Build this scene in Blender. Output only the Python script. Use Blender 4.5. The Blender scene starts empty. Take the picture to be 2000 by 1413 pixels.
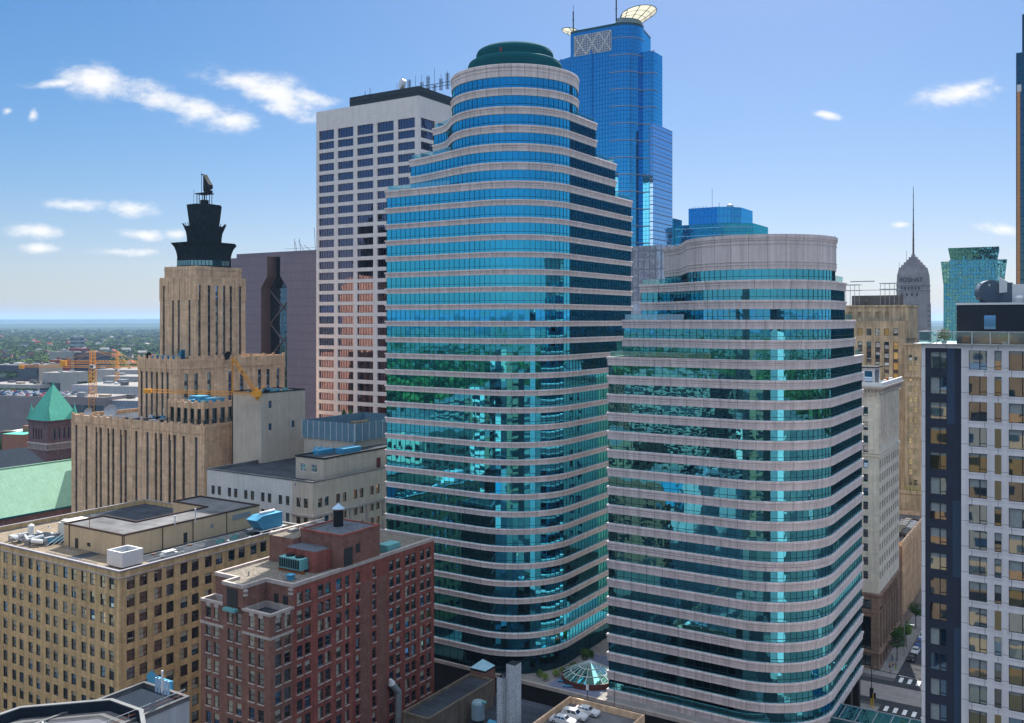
import bpy, bmesh, math, random
from math import sin, cos, radians, pi, atan2, sqrt, hypot, floor
from mathutils import Matrix, Vector
random.seed(7)
HAZE = 4.2e-5
F = 1795.0                      # focal length of the 2000 px wide photograph, in its pixels
CAMZ = 88.0
GR = radians(-32.2)             # the downtown street grid against the view direction
sc = bpy.context.scene
COL = bpy.data.collections.new('scene'); sc.collection.children.link(COL)

# ---------------------------------------------------------------- camera, sky, sun, exposure
cd = bpy.data.cameras.new('camera'); cam = bpy.data.objects.new('camera', cd); COL.objects.link(cam)
cam.location = (0, 0, CAMZ); cam.rotation_euler = (pi/2, 0, 0)
cd.sensor_width = 36; cd.lens = 36*F/2000; cd.shift_y = -81.5/2000
cd.clip_start = .5; cd.clip_end = 90000
sc.camera = cam
SUN_AZ, SUN_EL = radians(15.5), radians(47)
w = bpy.data.worlds.new('World'); sc.world = w; w.use_nodes = True
nt = w.node_tree; N = nt.nodes; L = nt.links; N.clear()
out = N.new('ShaderNodeOutputWorld'); bg = N.new('ShaderNodeBackground'); bgc = N.new('ShaderNodeBackground'); mixw = N.new('ShaderNodeMixShader')
sky = N.new('ShaderNodeTexSky'); sky.sky_type = 'NISHITA'; sky.sun_disc = False
sky.sun_elevation = SUN_EL; sky.sun_rotation = SUN_AZ; sky.altitude = 250; sky.air_density = 1.0; sky.dust_density = .9; sky.ozone_density = 4.5
hs = N.new('ShaderNodeHueSaturation'); hs.inputs['Saturation'].default_value = 1.34
L.new(sky.outputs[0], hs.inputs['Color'])
def vm(op, a, b):
    n = N.new('ShaderNodeVectorMath'); n.operation = op
    for i, v in enumerate((a, b)):
        if isinstance(v, tuple): n.inputs[i].default_value = v
        else: L.new(v, n.inputs[i])
    return n.outputs[0]
L.new(vm('DIVIDE', hs.outputs[0], vm('ADD', vm('MULTIPLY', hs.outputs[0], (.052, .054, .038)), (1.0, 1.02, 1.0))), bg.inputs[0]); bg.inputs[1].default_value = .052
bgc.inputs[0].default_value = (1, .985, .97, 1); bgc.inputs[1].default_value = .40
tc = N.new('ShaderNodeTexCoord'); sep = N.new('ShaderNodeSeparateXYZ'); L.new(tc.outputs['Generated'], sep.inputs[0])
def wm(op, a, b=None):
    n = N.new('ShaderNodeMath'); n.operation = op
    for i, v in enumerate((a, b)):
        if v is None: continue
        if isinstance(v, (int, float)): n.inputs[i].default_value = v
        else: L.new(v, n.inputs[i])
    return n.outputs[0]
dy = wm('MAXIMUM', sep.outputs[1], .05)
cu = wm('DIVIDE', sep.outputs[0], dy); cv = wm('DIVIDE', sep.outputs[2], dy)
cc = N.new('ShaderNodeCombineXYZ'); L.new(cu, cc.inputs[0]); L.new(cv, cc.inputs[1])
nz = N.new('ShaderNodeTexNoise'); nz.inputs['Scale'].default_value = 15; nz.inputs['Detail'].default_value = 12; nz.inputs['Roughness'].default_value = .68
mpn = N.new('ShaderNodeMapping'); mpn.inputs['Scale'].default_value = (1, 1.9, 1); mpn.inputs['Rotation'].default_value = (0, 0, radians(14)); L.new(cc.outputs[0], mpn.inputs[0]); L.new(mpn.outputs[0], nz.inputs[0])
# cloud: centre (as seen from here), half sizes, tilt in degrees
CL = [(185, 160, 75, 26, 10), (290, 187, 110, 26, 13), (400, 215, 85, 26, 12), (450, 235, 62, 20, 4), (110, 163, 60, 9, -4), (470, 162, 80, 20, 10),
      (540, 185, 85, 30, 14), (600, 190, 60, 15, 14), (560, 215, 60, 16, 14), (15, 217, 12, 11, 0), (64, 225, 9, 12, 20), (150, 400, 45, 12, 2), (264, 406, 42, 16, 0),
      (75, 453, 56, 13, 2), (283, 460, 42, 10, 2), (345, 458, 26, 10, 0), (240, 492, 50, 8, 0), (75, 485, 34, 9, 0), (1868, 186, 74, 20, -6), (1900, 172, 40, 12, -20),
      (1955, 447, 42, 10, 5), (1616, 226, 22, 7, 10), (1758, 440, 18, 6, 0)]
acc = None
for (px, py, rx, ry, tl) in CL:
    mp = N.new('ShaderNodeMapping'); mp.vector_type = 'TEXTURE'; L.new(cc.outputs[0], mp.inputs[0])
    mp.inputs['Location'].default_value = ((px-1000)/F, (625-py)/F, 0); mp.inputs['Rotation'].default_value = (0, 0, -radians(tl)); mp.inputs['Scale'].default_value = (rx/F*1.3, ry/F*1.3, 1)
    ln = N.new('ShaderNodeVectorMath'); ln.operation = 'LENGTH'; L.new(mp.outputs[0], ln.inputs[0])
    v = wm('SUBTRACT', 1.0, ln.outputs['Value']); acc = v if acc is None else wm('MAXIMUM', acc, v)
den = wm('ADD', acc, wm('MULTIPLY', wm('SUBTRACT', nz.outputs[0], .56), 3.4))
mr = N.new('ShaderNodeMapRange'); mr.interpolation_type = 'SMOOTHSTEP'; mr.inputs[1].default_value = -.35; mr.inputs[2].default_value = 1.0
L.new(den, mr.inputs[0])
nearc = N.new('ShaderNodeMapRange'); nearc.inputs[1].default_value = -.4; nearc.inputs[2].default_value = .15; L.new(acc, nearc.inputs[0])
front = wm('GREATER_THAN', sep.outputs[1], .1)
L.new(wm('MULTIPLY', wm('MULTIPLY', mr.outputs[0], nearc.outputs[0]), wm('MULTIPLY', front, .93)), mixw.inputs[0])
# added broken cloud, unseen high overhead and behind: fill light for shaded facades
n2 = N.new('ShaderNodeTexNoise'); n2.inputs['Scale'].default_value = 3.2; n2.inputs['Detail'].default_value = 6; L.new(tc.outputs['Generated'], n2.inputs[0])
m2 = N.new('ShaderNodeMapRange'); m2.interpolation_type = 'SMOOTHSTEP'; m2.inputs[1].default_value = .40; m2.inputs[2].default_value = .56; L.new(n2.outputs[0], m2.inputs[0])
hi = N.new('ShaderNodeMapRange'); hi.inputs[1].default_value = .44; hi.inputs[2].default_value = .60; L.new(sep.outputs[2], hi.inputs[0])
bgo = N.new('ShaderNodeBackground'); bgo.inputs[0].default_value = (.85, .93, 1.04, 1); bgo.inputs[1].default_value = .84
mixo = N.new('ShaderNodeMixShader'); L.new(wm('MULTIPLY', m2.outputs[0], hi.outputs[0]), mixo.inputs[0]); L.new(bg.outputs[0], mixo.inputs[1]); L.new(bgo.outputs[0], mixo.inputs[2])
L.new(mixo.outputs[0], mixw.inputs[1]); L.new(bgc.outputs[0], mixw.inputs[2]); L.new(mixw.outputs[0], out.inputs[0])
sd = bpy.data.lights.new('sun', 'SUN'); sun = bpy.data.objects.new('sun', sd); COL.objects.link(sun)
sd.energy = 3.9; sd.angle = radians(.53); sd.color = (1, .94, .85)
sun.rotation_euler = Vector((sin(SUN_AZ)*cos(SUN_EL), cos(SUN_AZ)*cos(SUN_EL), sin(SUN_EL))).to_track_quat('Z', 'Y').to_euler()
sun.location = (0, 0, 400)
vs = sc.view_settings; vs.view_transform = 'Standard'; vs.look = 'None'; vs.gamma = 1; vs.exposure = 1.42
sc.cycles.max_bounces = 8; sc.cycles.glossy_bounces = 4; sc.cycles.transparent_max_bounces = 8; sc.cycles.volume_bounces = 0; sc.cycles.caustics_reflective = True

# ---------------------------------------------------------------- positions
def ab(a, b): return (.5329*a-.8462*b, .8462*a+.5329*b)      # street-grid axes (a away right, b away left) to world
def at(px, d): return ((px-1000)/F*d, d)
def atz(px, py, z):
    d = (CAMZ-z)*F/(py-625.0); return ((px-1000)/F*d, d)
def tag(o, label=None, cat=None, group=None, kind=None):
    if label: o['label'] = label
    if cat: o['category'] = cat
    if group: o['group'] = group
    if kind: o['kind'] = kind
    return o
def empty(name, x, y, z=0, rot=GR, label=None, cat=None, group=None):
    o = bpy.data.objects.new(name, None); COL.objects.link(o); o.location = (x, y, z); o.rotation_euler = (0, 0, rot); o.empty_display_size = 1
    return tag(o, label, cat, group)
def bld(name, label, a, b, cat='building', group=None):
    x, y = ab(a, b); return empty(name, x, y, 0, GR, label, cat, group)

# ---------------------------------------------------------------- materials
def nodes(name):
    m = bpy.data.materials.new(name); m.use_nodes = True; t = m.node_tree; t.nodes.clear()
    return m, t, t.nodes, t.links
def rgba(c): return (c[0], c[1], c[2], 1)
def M(name, col, rough=.85, var=.14, scale=.5, streak=0, brick=None, metal=0, bump=0, speck=0):
    m, t, n, l = nodes(name); o = n.new('ShaderNodeOutputMaterial'); p = n.new('ShaderNodeBsdfPrincipled'); l.new(p.outputs[0], o.inputs[0])
    p.inputs['Roughness'].default_value = rough; p.inputs['Metallic'].default_value = metal; p.inputs['Specular IOR Level'].default_value = .08 if rough > .65 else .3
    g = n.new('ShaderNodeNewGeometry'); base = None
    no = n.new('ShaderNodeTexNoise'); no.inputs['Scale'].default_value = scale; no.inputs['Detail'].default_value = 6; no.inputs['Roughness'].default_value = .65; l.new(g.outputs['Position'], no.inputs[0])
    rmp = n.new('ShaderNodeMapRange'); rmp.inputs[1].default_value = .3; rmp.inputs[2].default_value = .7; rmp.inputs[3].default_value = 1-var; rmp.inputs[4].default_value = 1+var; l.new(no.outputs[0], rmp.inputs[0])
    fac = rmp.outputs[0]
    def mul(a, b):
        k = n.new('ShaderNodeMath'); k.operation = 'MULTIPLY'; l.new(a, k.inputs[0]); l.new(b, k.inputs[1]); return k.outputs[0]
    if streak:
        mp = n.new('ShaderNodeMapping'); mp.inputs['Scale'].default_value = (1.3, 1.3, .07); l.new(g.outputs['Position'], mp.inputs[0])
        s = n.new('ShaderNodeTexNoise'); s.inputs['Scale'].default_value = 1; s.inputs['Detail'].default_value = 5; l.new(mp.outputs[0], s.inputs[0])
        r2 = n.new('ShaderNodeMapRange'); r2.inputs[1].default_value = .3; r2.inputs[2].default_value = .65; r2.inputs[3].default_value = 1-streak; r2.inputs[4].default_value = 1; l.new(s.outputs[0], r2.inputs[0]); fac = mul(fac, r2.outputs[0])
    if speck:
        s = n.new('ShaderNodeTexNoise'); s.inputs['Scale'].default_value = 5; s.inputs['Detail'].default_value = 3; l.new(g.outputs['Position'], s.inputs[0])
        r2 = n.new('ShaderNodeMapRange'); r2.inputs[1].default_value = .35; r2.inputs[2].default_value = .65; r2.inputs[3].default_value = 1-speck; r2.inputs[4].default_value = 1+speck; l.new(s.outputs[0], r2.inputs[0]); fac = mul(fac, r2.outputs[0])
    cm = n.new('ShaderNodeVectorMath'); cm.operation = 'SCALE'; cm.inputs[0].default_value = col[:3]
    l.new(fac, cm.inputs['Scale'])
    if brick:
        uv = n.new('ShaderNodeUVMap'); b = n.new('ShaderNodeTexBrick'); l.new(uv.outputs[0], b.inputs[0])
        b.inputs['Scale'].default_value = 1; b.inputs['Brick Width'].default_value = brick[0]; b.inputs['Row Height'].default_value = brick[1]
        b.inputs['Mortar Size'].default_value = brick[2]; b.inputs['Color1'].default_value = (1, 1, 1, 1); b.inputs['Color2'].default_value = (brick[3], brick[3], brick[3], 1); b.inputs['Mortar'].default_value = (brick[4],)*3+(1,)
        v = n.new('ShaderNodeVectorMath'); v.operation = 'MULTIPLY'; l.new(b.outputs[0], v.inputs[0]); l.new(cm.outputs[0], v.inputs[1]); l.new(v.outputs[0], p.inputs['Base Color'])
    else: l.new(cm.outputs[0], p.inputs['Base Color'])
    if bump:
        bn = n.new('ShaderNodeBump'); bn.inputs['Distance'].default_value = bump; l.new(no.outputs[0], bn.inputs['Height']); l.new(bn.outputs[0], p.inputs['Normal'])
    return m
def G(name, tint, dark=(.01, .02, .025), refl=.75, grid=None, tilt=.012, wav=.02, line=(.02, .03, .035), rough=.02, wscale=.35, band=None):
    # reflective glass; grid = (pane width, pane height, line width) in metres on the UV map
    m, t, n, l = nodes(name); o = n.new('ShaderNodeOutputMaterial'); gl = n.new('ShaderNodeBsdfGlossy'); gl.inputs['Color'].default_value = rgba(tint); gl.inputs['Roughness'].default_value = rough
    df = n.new('ShaderNodeBsdfDiffuse'); df.inputs[0].default_value = rgba(dark); mx = n.new('ShaderNodeMixShader'); lw = n.new('ShaderNodeLayerWeight'); lw.inputs[0].default_value = .25
    mr = n.new('ShaderNodeMapRange'); mr.inputs[3].default_value = refl; mr.inputs[4].default_value = min(1, refl+.25); l.new(lw.outputs['Facing'], mr.inputs[0]); l.new(mr.outputs[0], mx.inputs[0]); l.new(df.outputs[0], mx.inputs[1]); l.new(gl.outputs[0], mx.inputs[2])
    geo = n.new('ShaderNodeNewGeometry'); no = n.new('ShaderNodeTexNoise'); no.inputs['Scale'].default_value = wscale; no.inputs['Detail'].default_value = 2; l.new(geo.outputs['Position'], no.inputs[0])
    bn = n.new('ShaderNodeBump'); bn.inputs['Distance'].default_value = wav; bn.inputs['Strength'].default_value = 1; l.new(no.outputs[0], bn.inputs['Height'])
    wn = n.new('ShaderNodeTexWhiteNoise'); wn.noise_dimensions = '3D'
    def ma(op, a, b=None):
        k = n.new('ShaderNodeMath'); k.operation = op
        for i, v in enumerate((a, b)):
            if v is None: continue
            if isinstance(v, (int, float)): k.inputs[i].default_value = v
            else: l.new(v, k.inputs[i])
        return k.outputs[0]
    surf = mx.outputs[0]
    if grid:
        uv = n.new('ShaderNodeUVMap'); sp = n.new('ShaderNodeSeparateXYZ'); l.new(uv.outputs[0], sp.inputs[0])
        cu = ma('DIVIDE', sp.outputs[0], grid[0]); cv = ma('DIVIDE', sp.outputs[1], grid[1])
        cb = n.new('ShaderNodeCombineXYZ'); l.new(ma('FLOOR', cu), cb.inputs[0]); l.new(ma('FLOOR', cv), cb.inputs[1]); l.new(cb.outputs[0], wn.inputs['Vector'])
        if grid[2] > 0:
            e = ma('MAXIMUM', ma('LESS_THAN', ma('FRACT', cu), grid[2]/grid[0]), ma('LESS_THAN', ma('FRACT', cv), grid[2]/grid[1]))
            if band:   # opaque spandrel band at the foot of each storey: (storey height, band height, colour)
                pb = n.new('ShaderNodeBsdfPrincipled'); pb.inputs['Base Color'].default_value = rgba(band[2]); pb.inputs['Roughness'].default_value = .5
                m3 = n.new('ShaderNodeMixShader'); l.new(ma('LESS_THAN', ma('FRACT', ma('DIVIDE', sp.outputs[1], band[0])), band[1]/band[0]), m3.inputs[0]); l.new(surf, m3.inputs[1]); l.new(pb.outputs[0], m3.inputs[2]); surf = m3.outputs[0]
            ld = n.new('ShaderNodeBsdfDiffuse'); ld.inputs[0].default_value = rgba(line); m2 = n.new('ShaderNodeMixShader'); l.new(e, m2.inputs[0]); l.new(surf, m2.inputs[1]); l.new(ld.outputs[0], m2.inputs[2]); surf = m2.outputs[0]
    else:
        oi = n.new('ShaderNodeObjectInfo'); l.new(oi.outputs['Location'], wn.inputs['Vector'])
    s = n.new('ShaderNodeVectorMath'); s.operation = 'SUBTRACT'; l.new(wn.outputs['Color'], s.inputs[0]); s.inputs[1].default_value = (.5, .5, .5)
    s2 = n.new('ShaderNodeVectorMath'); s2.operation = 'SCALE'; l.new(s.outputs[0], s2.inputs[0]); s2.inputs['Scale'].default_value = tilt*2
    ad = n.new('ShaderNodeVectorMath'); ad.operation = 'ADD'; l.new(bn.outputs[0], ad.inputs[0]); l.new(s2.outputs[0], ad.inputs[1])
    nm = n.new('ShaderNodeVectorMath'); nm.operation = 'NORMALIZE'; l.new(ad.outputs[0], nm.inputs[0]); l.new(nm.outputs[0], gl.inputs['Normal'])
    l.new(surf, o.inputs[0]); return m
def Tr(name, col, trans=.75, rough=.05):   # clear balustrade glass
    m, t, n, l = nodes(name); o = n.new('ShaderNodeOutputMaterial'); a = n.new('ShaderNodeBsdfTransparent'); b = n.new('ShaderNodeBsdfGlossy'); a.inputs[0].default_value = rgba(col)
    b.inputs[0].default_value = (.8, .95, .95, 1); b.inputs[1].default_value = rough; mx = n.new('ShaderNodeMixShader'); mx.inputs[0].default_value = 1-trans
    l.new(a.outputs[0], mx.inputs[1]); l.new(b.outputs[0], mx.inputs[2]); l.new(mx.outputs[0], o.inputs[0]); return m
def leafmat(name, c1, c2, scale=.5):
    m, t, n, l = nodes(name); o = n.new('ShaderNodeOutputMaterial'); p = n.new('ShaderNodeBsdfPrincipled'); l.new(p.outputs[0], o.inputs[0]); p.inputs['Roughness'].default_value = .85; p.inputs['Specular IOR Level'].default_value = .08
    g = n.new('ShaderNodeNewGeometry'); oi = n.new('ShaderNodeObjectInfo'); no = n.new('ShaderNodeTexNoise'); no.inputs['Scale'].default_value = scale; l.new(g.outputs['Position'], no.inputs[0])
    a = n.new('ShaderNodeMath'); a.operation = 'ADD'; l.new(no.outputs[0], a.inputs[0]); s = n.new('ShaderNodeMath'); s.operation = 'MULTIPLY_ADD'; l.new(oi.outputs['Random'], s.inputs[0]); s.inputs[1].default_value = .7; s.inputs[2].default_value = -.35; l.new(s.outputs[0], a.inputs[1])
    r = n.new('ShaderNodeValToRGB'); r.color_ramp.elements[0].position = .3; r.color_ramp.elements[1].position = .75; r.color_ramp.elements[0].color = rgba(c1); r.color_ramp.elements[1].color = rgba(c2); l.new(a.outputs[0], r.inputs[0]); l.new(r.outputs[0], p.inputs['Base Color']); return m

granite = M('pink_granite', (.74, .63, .60), .55, .07, 1.2, streak=.2, brick=(2.9, 40, .07, .90, .55))
granite2 = M('grey_pink_granite', (.68, .585, .57), .55, .07, 1.2, streak=.28, brick=(3.5, 40, .07, .90, .55))
yellowb = M('yellow_brick', (.70, .49, .255), .9, .16, .35, streak=.35, brick=(.9, .33, .03, .78, .8))
redb = M('red_brick', (.31, .105, .085), .9, .25, .45, streak=.3, brick=(.5, .17, .02, .72, .9))
brownb = M('brown_brick', (.24, .125, .10), .9, .22, .5, streak=.2, brick=(.5, .17, .02, .72, .95))
tanstone = M('tan_limestone', (.80, .54, .345), .9, .2, .3, streak=.3, brick=(2.4, .9, .03, .82, .8))
tanold = M('weathered_limestone', (.56, .42, .27), .9, .28, .25, streak=.45)
beige = M('beige_render', (.55, .47, .38), .9, .1, .3, streak=.15)
cream = M('cream_brick', (.58, .44, .28), .9, .08, .3, streak=.12)
whitewall = M('white_painted_wall', (.66, .64, .60), .85, .08, .4, streak=.15)
whitestone = M('white_precast', (.74, .68, .66), .8, .06, .4, streak=.1, brick=(3, 1.3, .03, .97, .85))
paleterra = M('pale_terracotta', (.66, .59, .50), .8, .14, .6, streak=.2, brick=(1.4, .5, .02, .9, .85))
whitepanel = M('white_fibre_panel', (.72, .69, .70), .6, .06, .4, streak=.12, brick=(2.77, 3.05, .045, .95, .5))
darkpanel = M('charcoal_panel', (.022, .03, .052), .5, .12, .4)
darkpanel2 = M('slate_blue_panel', (.03, .055, .10), .5, .1, .4)
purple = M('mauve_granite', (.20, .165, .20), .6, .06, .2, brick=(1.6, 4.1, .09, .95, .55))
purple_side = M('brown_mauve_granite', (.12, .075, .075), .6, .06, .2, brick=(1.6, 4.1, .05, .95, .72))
foshay_m = M('foshay_limestone', (.31, .275, .28), .9, .15, .15, streak=.25)
asphalt = M('asphalt', (.05, .052, .056), .9, .25, .25, speck=.1)
concrete = M('concrete_pavement', (.26, .25, .24), .9, .15, .3, brick=(1.6, 1.6, .03, .93, .7))
trackbed = M('concrete_trackway', (.30, .27, .25), .9, .15, .4, brick=(3.5, .8, .05, .92, .6))
roofdark = M('dark_membrane_roof', (.045, .053, .066), .8, .5, .15, brick=(60, 2.4, .1, .85, 1.5), bump=.02)
roofgrey = M('grey_membrane_roof', (.135, .135, .14), .85, .4, .16, brick=(60, 2.4, .08, .9, .7))
gravel = M('gravel_roof', (.17, .15, .125), .95, .18, .6, speck=.55)
gravdark = M('blue_grey_gravel', (.10, .115, .135), .95, .2, .6, speck=.5)
rooftan = M('tan_roofing', (.19, .155, .115), .95, .3, .5, speck=.25)
whitem = M('white_metal', (.6, .61, .62), .5, .05)
greym = M('grey_metal', (.30, .32, .34), .5, .12, metal=.3)
darkm = M('dark_metal', (.016, .02, .024), .75, .15)
bluem = M('blue_painted_metal', (.05, .26, .42), .5, .12)
tealm = M('teal_copper_dome', (.004, .085, .105), .92, .06, .6)
tealpaint = M('teal_painted_metal', (.12, .33, .34), .5, .12)
copper = M('bright_green_copper', (.10, .42, .32), .7, .1, .3, streak=.15, brick=(.9, 60, .07, .95, .8))
copperpale = M('pale_green_copper', (.24, .43, .32), .75, .08, .3, streak=.12, brick=(.9, 60, .07, .96, .84))
darkslate = M('dark_slate_roof', (.013, .02, .032), .9, .2)
plum = M('plum_stone', (.20, .13, .135), .9, .22, .4, streak=.2, brick=(1.2, .6, .03, .8, .7))
crown_m = M('bronze_green_crown', (.018, .033, .042), .7, .35, .8, streak=.3)
craney = M('crane_yellow', (.75, .33, .03), .55, .1)
blind = M('cream_blind', (.34, .33, .27), .8, .05)
frame_d = M('dark_window_frame', (.025, .028, .032), .5, .1)
frame_l = M('pale_window_frame', (.45, .44, .40), .6, .05)
frame_b = M('brown_window_frame', (.10, .065, .05), .6, .05)
trim = M('pale_stone_trim', (.44, .38, .345), .85, .12, .6, streak=.2)
darkpod = M('black_granite', (.016, .015, .017), .5, .2)
mull = M('teal_dark_mullion', (.005, .03, .035), .4, .05)
bluescreen = M('blue_grey_louvre', (.15, .26, .33), .7, .1, brick=(1.2, .35, .05, .93, .65))
orange = M('orange_terracotta', (.52, .24, .10), .7, .06)
redm = M('red_painted_metal', (.5, .03, .02), .5, .05)
rust = M('rusty_steel', (.25, .08, .03), .8, .2)
white_paint = M('road_paint', (.7, .7, .68), .8, .2, 2)
yellow_p = M('signal_yellow', (.75, .48, .03), .5, .05)
rubber = M('tyre_rubber', (.015, .015, .015), .8, .05)
bark = M('bark', (.09, .065, .045), .95, .2)
paint = {k: M('car_paint_'+k, c, .3, .02) for k, c in dict(white=(.55, .55, .56), black=(.012, .012, .014), silver=(.4, .42, .44), blue=(.03, .09, .25), red=(.4, .03, .03), grey=(.12, .13, .14)).items()}
T1g = G('teal_mirror_glass', (.075, .56, .78), (.001, .005, .009), .8, (1.45, 3, 0), .0035, .03, wscale=.12)
T2g = G('green_teal_mirror_glass', (.11, .49, .62), (.001, .005, .009), .8, (1.45, 3, 0), .0035, .03, wscale=.3)
win_dark = G('dark_window_glass', (.50, .58, .64), (.012, .016, .02), .36, None, .02, .003)
win_blue = G('blue_window_glass', (.36, .58, .85), (.02, .05, .09), .6, None, .02, .003)
win_warm = G('clear_window_glass', (.7, .7, .64), (.05, .05, .045), .42, None, .03, .005)
usb_g = G('white_tower_glass', (.24, .20, .28), (.006, .010, .018), .8, None, .008, .03)
cap_g = G('bright_blue_curtain_glass', (.10, .53, .82), (.004, .04, .12), .85, (1.5, 1.95, .14), .004, .015, line=(.01, .10, .22))
cap_g2 = G('pale_blue_curtain_glass', (.30, .55, .86), (.03, .09, .2), .85, (2.2, 1.95, .2), .006, .015, line=(.11, .15, .24), band=(3.9, .5, (.2, .22, .34)))
teal_b = G('teal_office_glass', (.05, .42, .50), (.002, .04, .06), .8, (1.6, 1.9, .09), .02, .08, line=(.008, .07, .09))
teal_c = G('clear_blue_office_glass', (.06, .42, .74), (.004, .05, .12), .85, (2.2, 3.8, .12), .005, .02, line=(.03, .10, .2))
grey_g = G('silver_grey_glass', (.55, .60, .72), (.26, .29, .36), .4, (2.6, 7.8, .5), .01, .02, line=(.13, .15, .2))
whiteblue = G('white_spandrel_glass', (.65, .76, .92), (.42, .50, .62), .35, (2.6, 3.8, .4), .004, .02, line=(.22, .25, .33))
gov_g = G('dark_atrium_glass', (.16, .26, .34), (.008, .014, .02), .7, (1.5, 4.1, .14), .02, .08)
rail_g = Tr('balustrade_glass', (.55, .86, .86), .72)
sky_g = G('skylight_glass', (.30, .70, .66), (.01, .08, .07), .75, None, .0, .02)
backwin = G('far_window_glass', (.3, .4, .5), (.02, .03, .04), .6, None, .01, .01)
lm1 = leafmat('leaf_green', (.030, .075, .018), (.15, .22, .045), .6)
lm2 = leafmat('leaf_far', (.012, .042, .014), (.105, .16, .04), .012)
planeroof = M('pale_roofing', (.23, .22, .215), .9, .2, .05)
trn = None

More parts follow.
